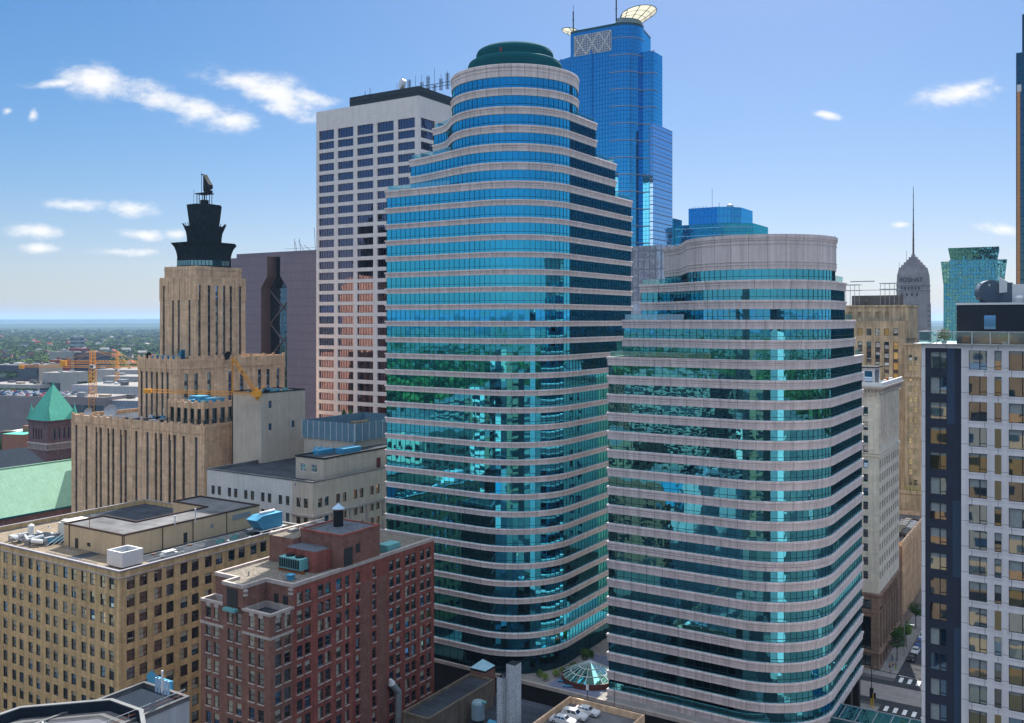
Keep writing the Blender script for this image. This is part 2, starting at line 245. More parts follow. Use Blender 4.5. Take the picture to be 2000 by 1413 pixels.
# ---------------------------------------------------------------- mesh building
class MB:
    def __init__(s): s.v = []; s.f = []; s.m = []; s.uv = []; s.mats = []
    def mi(s, mat):
        if mat not in s.mats: s.mats.append(mat)
        return s.mats.index(mat)
    def face(s, pts, mat, uv=None):
        i = len(s.v); s.v += [tuple(p) for p in pts]; s.f.append(tuple(range(i, i+len(pts)))); s.m.append(s.mi(mat)); s.uv.append(uv)
    def box(s, x0, x1, y0, y1, z0, z1, mat, bottom=True, top=None, tmat=None):
        a = (x0, y0); b = (x1, y0); c = (x1, y1); d = (x0, y1)
        for p, q in ((a, b), (b, c), (c, d), (d, a)): s.face([(*p, z0), (*q, z0), (*q, z1), (*p, z1)], mat)
        s.face([(*a, z1), (*b, z1), (*c, z1), (*d, z1)], tmat or mat)
        if bottom: s.face([(*d, z0), (*c, z0), (*b, z0), (*a, z0)], mat)
    def prism(s, poly, z0, z1, mat, cap=True, capmat=None, bottom=False, closed=True):
        n = len(poly); acc = 0
        for i in range(n if closed else n-1):
            p, q = poly[i], poly[(i+1) % n]; d = hypot(q[0]-p[0], q[1]-p[1])
            s.face([(*p, z0), (*q, z0), (*q, z1), (*p, z1)], mat, [(acc, z0), (acc+d, z0), (acc+d, z1), (acc, z1)]); acc += d
        if cap: s.face([(*p, z1) for p in poly], capmat or mat)
        if bottom: s.face([(*p, z0) for p in reversed(poly)], mat)
    def ring(s, poly, prof, mat, closed=True, nrm=None):
        # sweep the profile [(offset outwards, z), ...] along the outline with mitred corners
        nn = nrm or normals(poly, closed); n = len(poly)
        P = [[(x+k[0]*o, y+k[1]*o, z) for (x, y), k in zip(poly, nn)] for o, z in prof]; acc = 0
        for i in range(n if closed else n-1):
            j = (i+1) % n; d = hypot(poly[j][0]-poly[i][0], poly[j][1]-poly[i][1])
            for k in range(len(prof)-1):
                s.face([P[k][i], P[k][j], P[k+1][j], P[k+1][i]], mat, [(acc, prof[k][1]), (acc+d, prof[k][1]), (acc+d, prof[k+1][1]), (acc, prof[k+1][1])])
            acc += d
    def tube(s, p, q, r, mat, n=6, r2=None, cap=True):
        p = Vector(p); q = Vector(q); d = q-p
        if d.length < 1e-6: return
        u = d.normalized().orthogonal().normalized(); w = d.normalized().cross(u); r2 = r if r2 is None else r2
        A = [p+(u*cos(2*pi*i/n)+w*sin(2*pi*i/n))*r for i in range(n)]; B = [q+(u*cos(2*pi*i/n)+w*sin(2*pi*i/n))*r2 for i in range(n)]
        for i in range(n): j = (i+1) % n; s.face([A[i], A[j], B[j], B[i]], mat)
        if cap: s.face(list(reversed(A)), mat); s.face(B, mat)
    def lathe(s, cx, cy, prof, mat, n=32, a0=0, a1=2*pi):
        full = abs(a1-a0-2*pi) < 1e-6
        P = [[(cx+r*cos(a0+(a1-a0)*i/n), cy+r*sin(a0+(a1-a0)*i/n), z) for i in range(n+1)] for r, z in prof]
        for k in range(len(prof)-1):
            for i in range(n):
                q = [P[k][i], P[k][i+1], P[k+1][i+1], P[k+1][i]]
                if prof[k+1][0] < 1e-6: q = q[:3]
                elif prof[k][0] < 1e-6: q = [q[0], q[2], q[3]]
                s.face(q, mat)
    def lattice(s, p, q, wd, step, r, mat):
        p = Vector(p); q = Vector(q); d = q-p; dn = d.normalized(); u = dn.cross(Vector((0, 0, 1)))
        u = Vector((1, 0, 0)) if u.length < .1 else u.normalized(); w_ = dn.cross(u).normalized(); h = wd/2
        cs = [u*h+w_*h, -u*h+w_*h, -u*h-w_*h, u*h-w_*h]; n = max(1, round(d.length/step))
        for c in cs: s.tube(p+c, q+c, r, mat, 4, cap=False)
        for i in range(n):
            A = p+d*(i/n); B = p+d*((i+1)/n)
            for k in range(4):
                c, e = cs[k], cs[(k+1) % 4]
                s.tube(A+c, B+e, r*.6, mat, 3, cap=False); s.tube(A+c, A+e, r*.6, mat, 3, cap=False)
    def add(s, o, mx, swap=None):
        i = len(s.v); s.v += [tuple(mx @ Vector(p)) for p in o.v]
        for f, m_, uv in zip(o.f, o.m, o.uv): s.f.append(tuple(k+i for k in f)); s.m.append(s.mi(o.mats[m_])); s.uv.append(uv)
    def mesh(s, name, smooth=False):
        me = bpy.data.meshes.new(name); me.from_pydata(s.v, [], s.f)
        for m_ in s.mats: me.materials.append(m_)
        me.polygons.foreach_set('material_index', s.m)
        ul = me.uv_layers.new(name='UVMap'); dat = []
        for f, uv in zip(s.f, s.uv):
            if uv: dat += [c for t_ in uv for c in t_]; continue
            P = [s.v[k] for k in f]; nx = ny = nzz = 0
            for i in range(len(P)):
                a, b = P[i], P[(i+1) % len(P)]; nx += (a[1]-b[1])*(a[2]+b[2]); ny += (a[2]-b[2])*(a[0]+b[0]); nzz += (a[0]-b[0])*(a[1]+b[1])
            h = hypot(nx, ny)
            if abs(nzz) > 1.6*h or h < 1e-9:
                for p in P: dat += [p[0], p[1]]
            else:
                tx, ty = -ny/h, nx/h
                for p in P: dat += [p[0]*tx+p[1]*ty, p[2]]
        ul.data.foreach_set('uv', dat)
        if smooth: me.polygons.foreach_set('use_smooth', [True]*len(s.f))
        me.update(); return me
    def build(s, name, parent=None, label=None, smooth=False, merge=False, kind=None, cat=None, group=None, loc=None, rot=None):
        me = s.mesh(name, smooth)
        if merge:
            bm = bmesh.new(); bm.from_mesh(me); bmesh.ops.remove_doubles(bm, verts=bm.verts, dist=.001); bmesh.ops.recalc_face_normals(bm, faces=bm.faces); bm.to_mesh(me); bm.free()
        o = bpy.data.objects.new(name, me); COL.objects.link(o)
        if parent: o.parent = parent
        if loc: o.location = loc
        if rot is not None: o.rotation_euler = (0, 0, rot)
        return tag(o, label, cat, group, kind)
def normals(poly, closed=True):
    n = len(poly); E = []
    for i in range(n):
        p, q = poly[i], poly[(i+1) % n]; dx, dy_ = q[0]-p[0], q[1]-p[1]; l_ = hypot(dx, dy_) or 1; E.append((dy_/l_, -dx/l_))
    area = sum(poly[i][0]*poly[(i+1) % n][1]-poly[(i+1) % n][0]*poly[i][1] for i in range(n)); sg = 1 if area > 0 else -1
    R = []
    for i in range(n):
        e0 = E[i-1] if (closed or i > 0) else E[0]; e1 = E[i] if (closed or i < n-1) else E[n-2]
        x, y = e0[0]+e1[0], e0[1]+e1[1]; l_ = x*x+y*y
        R.append((2*x/l_*sg, 2*y/l_*sg) if l_ > .2 else (e1[0]*sg, e1[1]*sg))
    return R
def place(o, parent, loc=(0, 0, 0), rot=0):
    o.parent = parent; o.location = loc; o.rotation_euler = (0, 0, rot)

# ---------------------------------------------------------------- facades with real openings, and windows as parts
FR = {'F': lambda b: ((b[0], b[2]), (1, 0), b[1]-b[0]), 'R': lambda b: ((b[1], b[2]), (0, 1), b[3]-b[2]), 'B': lambda b: ((b[1], b[3]), (-1, 0), b[1]-b[0]), 'L': lambda b: ((b[0], b[3]), (0, -1), b[3]-b[2])}
def facade(mb, face, box, z0, z1, cols, rows, mat, rec=.25, skip=None, ops=None, rmat=None):
    (ox, oy), (dx, dy_), W = FR[face](box); nx, ny = dy_, -dx
    def P(u, z, dep=0): return (ox+dx*u-nx*dep, oy+dy_*u-ny*dep, z)
    def q(u0, u1, a, b):
        if u1-u0 > 1e-4 and b-a > 1e-4: mb.face([P(u0, a), P(u1, a), P(u1, b), P(u0, b)], mat)
    cols = sorted(c for c in cols if c[0] > 0 and c[1] < W); rows = sorted(rows); u = 0
    for ci, (c0, c1) in enumerate(cols):
        q(u, c0, z0, z1); z = z0
        for ri, (r0, r1) in enumerate(rows):
            if skip and skip((c0+c1)/2, (r0+r1)/2): continue
            q(c0, c1, z, r0)
            for A, B in (((c0, r0), (c1, r0)), ((c1, r0), (c1, r1)), ((c1, r1), (c0, r1)), ((c0, r1), (c0, r0))):
                mb.face([P(*A), P(*B), P(*B, rec), P(*A, rec)], rmat or mat)
            if ops is not None: ops.append((P((c0+c1)/2, r0, rec), atan2(dy_, dx), c1-c0, r1-r0))
            z = r1
        q(c0, c1, z, z1); u = c1
    q(u, W, z0, z1)
def pane_q(m, x0, x1, z0, z1, y, mat): m.face([(x0, y, z0), (x1, y, z0), (x1, y, z1), (x0, y, z1)], mat)
def win_geo(w_, h, st, var):
    # local: x along wall, -y outwards, z up from sill; returns frame, pane
    fm, pm = MB(), MB(); kind, fr, gl = st['k'], st['f'], st['g'][var % len(st['g'])]; t = st.get('t', .09)
    x0, x1 = -w_/2, w_/2
    def bar(a, b, c, d, y0=-.07, y1=0): fm.box(a, b, y0, y1, c, d, fr)
    bar(x0, x0+t, 0, h); bar(x1-t, x1, 0, h); bar(x0+t, x1-t, 0, t); bar(x0+t, x1-t, h-t, h)
    if kind == 'sash':
        bar(x0+t, x1-t, h*.48, h*.48+t*.8)
        if st.get('sill'): fm.box(x0-.08, x1+.08, -.38, -.02, -.16, -.003, st['sill'])
    elif kind == 'wide':
        n = st.get('n', 5)
        for i in range(1, n): x = x0+(x1-x0)*i/n; bar(x-.05, x+.05, t, h-t)
    elif kind == 'apt':
        if w_ > 1.2:
            x = x0+w_*.60; bar(x-.05, x+.05, t, h-t); bar(x+.05, x1-t, h*.17, h*.17+.07)
        else: bar(x0+t, x1-t, h*.17, h*.17+.07)
    elif kind == 'strip':
        nf = st['nf']; fh = h/nf
        for i in range(nf): fm.box(x0+t, x1-t, -.1, -.01, i*fh+.01, i*fh+fh*.34, st['sp'])
    pane_q(pm, x0+t*.5, x1-t*.5, t*.5, h-t*.5, .02, gl)
    bl = (0, 0, .3, .55, 0, 1, .45, .2)[var % 8] if st.get('blind') else 0
    if bl: pane_q(pm, x0+t*.6, x1-t*.6 if var != 5 else x0+w_*.55, h-bl*h+t, h-t*.6, .012, st['blind'])
    return fm, pm
CACHE = {}; REPORT = []
def project(p):
    y = max(p[1], .1); return 1000+p[0]/y*F, 625-(p[2]-CAMZ)/y*F
def windows(root, ops, st, vis=None, limit=100, sub=True, rest_only=False):
    R = Matrix.Translation(root.location) @ Matrix.Rotation(root.rotation_euler.z, 4, 'Z'); sc_ = []
    for i, (p, rz, w_, h) in enumerate(ops):
        wp = R @ Vector(p); px, py = project(wp); wc = R.to_3x3() @ Vector((sin(rz), -cos(rz), 0))
        facing = (Vector((0, 0, CAMZ))-wp).dot(wc) > 0
        ok = facing and -20 < px < 2020 and -20 < py < 1433 and (vis is None or vis(px, py))
        sc_.append((0 if ok else 1, wp.y, i))
    sc_.sort(); rest = MB(); nvis = 0
    for rank, (bad, d, i) in enumerate(sc_):
        p, rz, w_, h = ops[i]; var = random.choice(st.get('vars', [0])); key = (id(st), round(w_, 2), round(h, 2), var)
        if key not in CACHE: CACHE[key] = list(win_geo(round(w_, 2), round(h, 2), st, var))+[None, None]
        c = CACHE[key]; mx = Matrix.Translation(p) @ Matrix.Rotation(rz, 4, 'Z')
        if not bad and nvis < limit and not rest_only:
            nvis += 1
            if sub:
                if c[2] is None: c[2] = c[0].mesh('window'); c[3] = c[1].mesh('pane')
                o = bpy.data.objects.new('window', c[2]); COL.objects.link(o); place(o, root, p, rz)
                k = bpy.data.objects.new('pane', c[3]); COL.objects.link(k); k.parent = o
            else:
                if c[2] is None:
                    both = MB(); both.add(c[0], Matrix()); both.add(c[1], Matrix()); c[2] = both.mesh('window')
                o = bpy.data.objects.new('window', c[2]); COL.objects.link(o); place(o, root, p, rz)
        else: rest.add(c[0], mx); rest.add(c[1], mx)
    if rest.f: rest.build('windows', root, kind='stuff')
def cols_of(cs, w_): return [(c-w_/2, c+w_/2) for c in cs]
def parapet(mb, x0, x1, y0, y1, z, mat, h=1.0, t=.4, roof=None, flip=0):
    # raised edge round a flat roof whose deck lies h below z
    mb.box(x0, x1, y0, y0+t, z-h, z, mat); mb.box(x0, x1, y1-t, y1, z-h, z, mat); mb.box(x0, x0+t, y0+t, y1-t, z-h, z, mat); mb.box(x1-t, x1, y0+t, y1-t, z-h, z, mat)
def shell(root, mat, box, z1, zf=0, faces=(), ops=None, rec=.25, par=1.0, roofm=None, wall_name='wall', skip=None, trimm=None):
    # walls of a block; faces = {face: (cols, rows)}; returns nothing, builds wall + roof parts
    wm_ = MB(); fd = dict(faces)
    for f in 'FRBL':
        if f in fd: facade(wm_, f, box, zf, z1, fd[f][0], fd[f][1], mat, rec, (lambda u, z, f=f: skip(f, u, z)) if skip else None, ops)
        else: facade(wm_, f, box, zf, z1, [], [], mat)
    x0, x1, y0, y1 = box; t = .4
    if par:
        wm_.ring([(x0+t, y0+t), (x1-t, y0+t), (x1-t, y1-t), (x0+t, y1-t)], [(t, z1), (0, z1), (0, z1-par)], trimm or mat)
    wm_.build(wall_name, root)
    rm = MB(); z = z1-par; rm.face([(x0+t*.9, y0+t*.9, z), (x1-t*.9, y0+t*.9, z), (x1-t*.9, y1-t*.9, z), (x0+t*.9, y1-t*.9, z)], roofm or roofgrey); rm.build('roof', root)
# ---------------------------------------------------------------- ground, streets
gm, t_, n_, l_ = nodes('city_ground'); o_ = n_.new('ShaderNodeOutputMaterial'); p_ = n_.new('ShaderNodeBsdfPrincipled'); l_.new(p_.outputs[0], o_.inputs[0]); p_.inputs['Roughness'].default_value = .95
g_ = n_.new('ShaderNodeNewGeometry'); a_ = n_.new('ShaderNodeTexNoise'); a_.inputs['Scale'].default_value = .012; a_.inputs['Detail'].default_value = 8; l_.new(g_.outputs['Position'], a_.inputs[0])
r_ = n_.new('ShaderNodeValToRGB'); l_.new(a_.outputs[0], r_.inputs[0]); e_ = r_.color_ramp.elements; e_[0].position = .42; e_[0].color = (.03, .055, .02, 1); e_[1].position = .62; e_[1].color = (.16, .155, .14, 1)
r2_ = n_.new('ShaderNodeValToRGB'); l_.new(a_.outputs[0], r2_.inputs[0]); e_ = r2_.color_ramp.elements; e_[0].position = .35; e_[0].color = (.05, .05, .05, 1); e_[1].position = .7; e_[1].color = (.13, .125, .115, 1)
ln_ = n_.new('ShaderNodeVectorMath'); ln_.operation = 'LENGTH'; l_.new(g_.outputs['Position'], ln_.inputs[0]); mr_ = n_.new('ShaderNodeMapRange'); mr_.inputs[1].default_value = 800; mr_.inputs[2].default_value = 1300; l_.new(ln_.outputs['Value'], mr_.inputs[0])
mx_ = n_.new('ShaderNodeMix'); mx_.data_type = 'RGBA'; l_.new(mr_.outputs[0], mx_.inputs[0]); l_.new(r2_.outputs[0], mx_.inputs[6]); l_.new(r_.outputs[0], mx_.inputs[7]); l_.new(mx_.outputs[2], p_.inputs['Base Color'])
m = MB(); R = 34000; m.face([(R*cos(2*pi*i/64), R*sin(2*pi*i/64), 0) for i in range(64)], gm); m.build('ground', kind='structure')
def gridrot(o): o.rotation_euler = (0, 0, GR); return o      # local x = -b, local y = a
def slab(name, a0, a1, b0, b1, z0, z1, mat):
    m = MB(); m.box(-b1, -b0, a0, a1, z0, z1, mat, bottom=False); return gridrot(m.build(name, kind='structure'))
def sheet(mb, a0, a1, b0, b1, z, mat): mb.face([(-b1, a0, z), (-b0, a0, z), (-b0, a1, z), (-b1, a1, z)], mat)
m = MB(); sheet(m, -60, 900, 22, 40.6, .02, asphalt); gridrot(m.build('road', kind='structure'))
m = MB(); sheet(m, 223, 238.5, -400, 320, .024, asphalt); sheet(m, 85, 106, -400, 320, .024, asphalt); sheet(m, -60, 900, 148.5, 161, .02, asphalt); gridrot(m.build('road', kind='structure'))
m = MB(); sheet(m, 226, 235.5, -400, 320, .03, trackbed)
gridrot(m.build('trackway', kind='structure'))
m = MB()
for a in (227.6, 229.05, 232.0, 233.45): m.box(400, -320, a, a+.09, .03, .045, greym) if False else sheet(m, a, a+.1, -400, 320, .036, greym)
gridrot(m.build('tram_rails', kind='structure'))
for (a0, a1) in ((110, 221), (240.5, 700)): slab('pavement', a0, a1, 40.6, 44.8, 0, .14, concrete); slab('pavement', a0, a1, 17.3, 22, 0, .14, concrete)
slab('pavement', 240.5, 243.9, 44.8, 146, 0, .141, concrete); slab('pavement', 214, 221, 44.8, 146, 0, .141, concrete)
m = MB()
for i in range(9): sheet(m, 238.9, 242.2, 39.6-i*1.95, 38.75-i*1.95, .034, white_paint)
sheet(m, 243.2, 243.6, 23, 40.2, .034, white_paint)
for i in range(9): sheet(m, 219.6, 222.6, 39.6-i*1.95, 38.75-i*1.95, .034, white_paint)
for i in range(12): sheet(m, 250+i*9, 253+i*9, 31.1, 31.25, .034, white_paint); sheet(m, 240-20+i*-9, 243-20+i*-9, 31.1, 31.25, .034, white_paint)
gridrot(m.build('road_markings', kind='structure'))
# far ridges that make the horizon
hm = M('wooded_hill', (.018, .042, .02), .95, .7, .006)
m = MB(); rnd = random.Random(3); K = 240
def ridge(r, hgt, seed):
    rr = random.Random(seed); ph = [rr.uniform(0, 6.28) for _ in range(6)]; ps = []
    for i in range(K+1):
        a = 2*pi*i/K; h = hgt*(.72+.28*sum(sin(a*k*3.7+ph[k-1])/k for k in range(1, 6))/1.4); ps.append((a, h))
    for i in range(K):
        a, h = ps[i]; b, g = ps[i+1]
        for rr0, z0, z0b, rr1, z1, z1b in ((r-1500, -1, -1, r-500, h*.7, g*.7), (r-500, h*.7, g*.7, r, h, g), (r, h, g, r+1500, -1, -1)):
            m.face([(rr0*cos(a), rr0*sin(a), z0), (rr0*cos(b), rr0*sin(b), z0b), (rr1*cos(b), rr1*sin(b), z1b), (rr1*cos(a), rr1*sin(a), z1)], hm)
ridge(9500, 34, 5); ridge(14000, 62, 11); ridge(21000, 108, 23)
m.build('hills', kind='structure', smooth=True)

# ---------------------------------------------------------------- the two banded granite towers
def resample(pts, step):
    out = []
    for i in range(len(pts)):
        p, q = pts[i], pts[(i+1) % len(pts)]; d = hypot(q[0]-p[0], q[1]-p[1]); n = max(1, round(d/step))
        for k in range(n): out.append((p[0]+(q[0]-p[0])*k/n, p[1]+(q[1]-p[1])*k/n))
    return out
def arc(R, a0, a1, n): return [(R*cos(radians(a0+(a1-a0)*i/n)), R*sin(radians(a0+(a1-a0)*i/n))) for i in range(n+1)]
def bez(p0, p1, p2, p3, n):
    r = []
    for i in range(n+1):
        t = i/n; u = 1-t; r.append(tuple(u**3*a+3*u*u*t*b+3*u*t*t*c+t**3*d for a, b, c, d in zip(p0, p1, p2, p3)))
    return r
def tower_outline(R, tip, ang, yr, back=8.0):
    # tip = left wing end, ang = where the wing leaves the cylinder, yr = length of the right-hand wing (None: the cylinder closes itself)
    if ang is None: return arc(R, 0, 360, 66)[:-1]
    th = radians(ang); P3 = (R*cos(th), R*sin(th)); tg = (sin(th), -cos(th)); k = 8.0 if ang > -130 else 6.0
    if ang == -90: left = [tip, (0, -R)]
    else: left = bez(tip, (tip[0]+8, tip[1]-1.3), (P3[0]+tg[0]*k, P3[1]+tg[1]*k), P3, 14)
    pts = left[:-1]+arc(R, ang, 0, max(8, int((0-ang)/5)))
    if yr: pts += [(R, yr), (R-20, yr), (R-22, 9), (tip[0]+14, 8), (tip[0], max(tip[1]+9, 7))]
    return pts
def banded_tower(name, label, C, R, levels, tiers, stone, glass, pw, dome, capthick=None, notes=None):
    x, y = ab(*C); root = empty(name, x, y, 0, GR, label, 'building')
    # levels: list of (z_bottom, z_top, tier index) of the glass storeys; stone bands fill between them
    outl = [resample(tower_outline(R, *t), pw) for t in tiers]
    for (zb, zt, ti) in levels:
        ol = outl[ti]; g = MB(); n = len(ol); acc = 0
        for i in range(n):
            p, q = ol[i], ol[(i+1) % n]; u = i*1.45
            g.face([(*p, zb), (*q, zb), (*q, zt), (*p, zt)], glass, [(u+.01, zb), (u+1.44, zb), (u+1.44, zb+2.9), (u+.01, zb+2.9)])
        g.build('window_band', root)
        mm = MB(); nn = normals(ol)
        for i in range(n):
            (px_, py_), (nx, ny) = ol[i], nn[i]; tx, ty = -ny, nx; l_ = hypot(nx, ny); tx /= l_; ty /= l_
            a, b = .028, .07
            A = (px_-tx*a, py_-ty*a); B = (px_+tx*a, py_+ty*a); D = (A[0]+nx*b, A[1]+ny*b); E = (B[0]+nx*b, B[1]+ny*b)
            for s, e in ((A, D), (D, E), (E, B)): mm.face([(*s, zb), (*e, zb), (*e, zt), (*s, zt)], mull)
        mm.ring(ol, [(.02, zb+.62), (.07, zb+.62), (.07, zb+.70), (.02, zb+.70)], mull)
        mm.build('mullions', root)
    return root, outl
def stone_band(root, ol, zb, zt, mat, big=False, deckmat=None, deck=False, inner=None):
    m = MB(); h = zt-zb
    prof = [(-.3, zb), (.26, zb), (.26, zb+h*.44), (.36, zb+h*.47), (.36, zb+h*.53), (.26, zb+h*.56), (.26, zb+h*.70), (.46, zb+h*.76), (.46, zb+h*.94), (.38, zt), (-.3, zt)]
    if big: prof = [(-.3, zb), (.26, zb), (.26, zb+.75), (.38, zb+.8), (.38, zb+1.0), (.26, zb+1.05), (.26, zb+1.35), (.40, zb+1.4), (.40, zb+1.55), (.26, zb+1.6), (.26, zt-1.9), (.38, zt-1.85), (.38, zt-1.65), (.26, zt-1.6), (.26, zt-1.2), (.42, zt-1.1), (.42, zt-.8), (.55, zt-.7), (.55, zt), (-.35, zt), (-.35, zt-1.2)]
    m.ring(ol, prof, mat)
    m.build('stone_band', root)
    if deck and len(ol) > 3:
        d = MB(); d.face([(*p, zt-.35 if not big else zt-1.1) for p in ol], deckmat or gravdark); d.build('roof', root)
def railing(root, ol, z, sel, h=1.15, off=-.25):
    nn = normals(ol); m = MB(); r = MB(); n = len(ol)
    for i in range(n):
        j = (i+1) % n; p, q = ol[i], ol[j]
        if not (sel(*p) and sel(*q)): continue
        a = (p[0]+nn[i][0]*off, p[1]+nn[i][1]*off); b = (q[0]+nn[j][0]*off, q[1]+nn[j][1]*off)
        m.face([(*a, z+.05), (*b, z+.05), (*b, z+h), (*a, z+h)], rail_g); r.tube((*a, z+h), (*b, z+h), .04, tealpaint, 4); r.tube((*a, z), (*a, z+h), .035, tealpaint, 4)
    r.build('railing', root); 
    if m.f: m.build('railing_glass', root)
# tall tower
C1 = (187.4, 117.2)
tiers1 = [((-27.2, -15), -90, 33.4), ((-25.2, -8.2), -105, 23.9), ((-22, -3), -112, 13), (None, None, None)]
G1 = []; zt = 140.06+.55   # top of each glass storey
bands = []
tops = [(140.9, 3)]
z = 142.55-.05
lv = []
z = 142.5
for k in range(7): lv.append((z-2.45, z, (3, 3, 2, 2, 1, 1, 0)[k])); z -= 4.17
z = lv[-1][0]-1.35
while z > 13: lv.append((z-2.62, z, 0)); z -= 3.886
last = lv[-1]
r1, ol1 = banded_tower('office_tower', 'tall teal glass tower with pinkish stone bands, stepped round top and green dome', C1, 15, lv, tiers1, granite, T1g, 1.45, True)
stone_band(r1, ol1[3], 142.5, 145.4, granite, big=False, deck=True)
for i in range(len(lv)-1):
    ti = lv[i+1][2]; stone_band(r1, ol1[ti], lv[i+1][1], lv[i][0], granite, deck=(ti != lv[i][2]))
zl = lv[-1][0]; stone_band(r1, ol1[0], zl-1.3, zl, granite)
lobby = G('lobby_glass', (.06, .2, .26), (.002, .006, .01), .5, (2.0, 6, .12), .01, .02, line=(.005, .01, .015)); g = MB(); g.prism([(p[0]*.975, p[1]*.975) for p in ol1[0]], 8.4, zl-1.3, lobby, cap=False); g.build('lobby_glazing', r1)
railing(r1, ol1[2], lv[1][0], lambda x, y: x > 5 and y > -12); railing(r1, ol1[2], lv[1][0], lambda x, y: x < -13)
railing(r1, ol1[1], lv[3][0], lambda x, y: x > 12); railing(r1, ol1[1], lv[3][0], lambda x, y: x < -10)
railing(r1, ol1[0], lv[5][0], lambda x, y: x > 12 and y > 20); railing(r1, ol1[0], lv[5][0], lambda x, y: x < -8 and y < 0)
d = MB(); d.lathe(0, 0, [(11.3, 144), (11.3, 148.4), (11.05, 149.1), (10.4, 149.5), (9.3, 149.6), (9.3, 151.3), (9.0, 152.0), (8.3, 152.5), (7.0, 152.8), (4, 153.1), (0, 153.3)], tealm, 64); d.build('dome', r1, smooth=False)
d = MB(); d.tube((3, -10.9, 149.4), (3, -10.9, 150.3), .12, redm, 6); d.build('beacon', r1)
d = MB()
for x_, y_ in ((-27.6, -14.2), (-20, -14.2), (-12, -14.2)): d.box(x_-.9, x_+.9, y_+3.5, y_+5, 115.5, 117.4, greym)
d.build('roof_unit', r1)
# shorter tower
C2 = (191.0, 58.9)
tiers2 = [((-27.6, -15), -90, 27), ((-27, -9), -105, 19), ((-26, -2), -125, 10), ((-24, 7), -150, None)]
def out_cap(R, tip, ang):
    th = radians(ang); P3 = (R*cos(th), R*sin(th)); tg = (sin(th), -cos(th))
    return bez(tip, (tip[0]+6, tip[1]-3), (P3[0]+tg[0]*6, P3[1]+tg[1]*6), P3, 12)[:-1]+arc(R, ang, 60, 40)+[(-4, 17), (-18, 17), (tip[0], tip[1]+6)]
lv2 = [(95.8, 97.85, 3)]; z = 95.8-1.80
ti_ = [2, 2, 1, 1]
for k in range(22): lv2.append((z-2.11, z, ti_[k] if k < 4 else 0)); z -= 3.91
_to = tower_outline
def tower_outline(R, tip, ang, yr): return out_cap(R, tip, ang) if (yr is None and ang) else _to(R, tip, ang, yr)
r2, ol2 = banded_tower('office_tower', 'shorter teal glass tower with rounded corner and a plain blind stone crown', C2, 15, lv2, tiers2, granite2, T2g, 1.75, False)
stone_band(r2, ol2[3], 97.85, 104.6, granite2, big=True, deck=True)
for i in range(len(lv2)-1):
    ti = lv2[i+1][2]; stone_band(r2, ol2[ti], lv2[i+1][1], lv2[i][0], granite2, deck=(ti != lv2[i][2]))
zl = lv2[-1][0]; stone_band(r2, ol2[0], zl-1.6, zl, granite2)
railing(r2, ol2[2], lv2[0][0], lambda x, y: x < -16); railing(r2, ol2[2], lv2[0][0], lambda x, y: x > 14 and y > 3)
railing(r2, ol2[1], lv2[2][0], lambda x, y: x < -12); railing(r2, ol2[1], lv2[2][0], lambda x, y: x > 14 and y > 12)
railing(r2, ol2[0], lv2[4][0], lambda x, y: x < -4 and y < 2); railing(r2, ol2[0], lv2[4][0], lambda x, y: x > 14 and y > 21)
d = MB()
for (x_, y_) in ((-3, -14.2), (14.2, 5)): d.tube((x_, y_, 103), (x_, y_, 105.4), .05, darkm, 4)
d.build('roof_lamp', r2)
d = MB()
for (x_, y_) in ((14.2, 26), (14.2, 18), (14.2, 10), (14.2, 2), (6, -13.2), (-4, -14.2)): d.box(x_-1, x_+.6, y_-.9, y_+.9, 0, zl-1.6, darkpod)
d.build('column', r2)
g = MB(); g.box(-26, 11, -12.5, 25, 0, zl-1.7, darkpod); g.build('lobby_wall', r2)
# podium between and under the towers
pr = bld('podium', 'dark stone podium with planted terrace joining the two banded towers', 171.5, 50.5, 'podium')
m = MB(); m.box(-96.5, 0, 0, 55, 0, 8.4, darkpod); m.build('podium_wall', pr)
m = MB(); m.box(-96.5, 0, -.25, .25, 8.4, 9.15, trim); m.build('coping', pr)
m = MB(); m.face([(-96.4, .3, 8.42), (0, .3, 8.42), (0, 54, 8.42), (-96.4, 54, 8.42)], concrete)
m.build('terrace_paving', pr)
m = MB(); m.box(-49.5, -37.5, .4, 24, 8.45, 8.56, M('blue_grey_paving', (.16, .18, .26), .7, .2, 2)); m.build('paving_band', pr)
m = MB(); m.box(-39.5, -37.3, 26, 54, 8.45, 12.0, greym); m.build('canopy', pr)
# glass cone skylight
sk = bld('skylight', 'conical glass skylight on the terrace between the banded towers', 181.0, 93.6, 'skylight'); sk.location.z = 8.45
m = MB(); m.lathe(0, 0, [(6.3, 0), (6.3, 1.3), (6.0, 1.3)], M('maroon_kerb', (.09, .03, .025), .6, .1), 40); m.build('kerb', sk)
m = MB(); m.lathe(0, 0, [(6.1, 1.25), (.25, 4.2), (0, 4.25)], sky_g, 20); m.build('glass_cone', sk)
m = MB()
for i in range(20):
    a = 2*pi*i/20; m.tube((6.15*cos(a), 6.15*sin(a), 1.3), (.2*cos(a), .2*sin(a), 4.28), .07, whitem, 4)
for k in (.3, .62): m.lathe(0, 0, [(6.1-5.9*k+.08, 1.33+2.95*k), (6.1-5.9*k-.08, 1.41+2.95*k)], whitem, 20)
m.build('glazing_bars', sk)
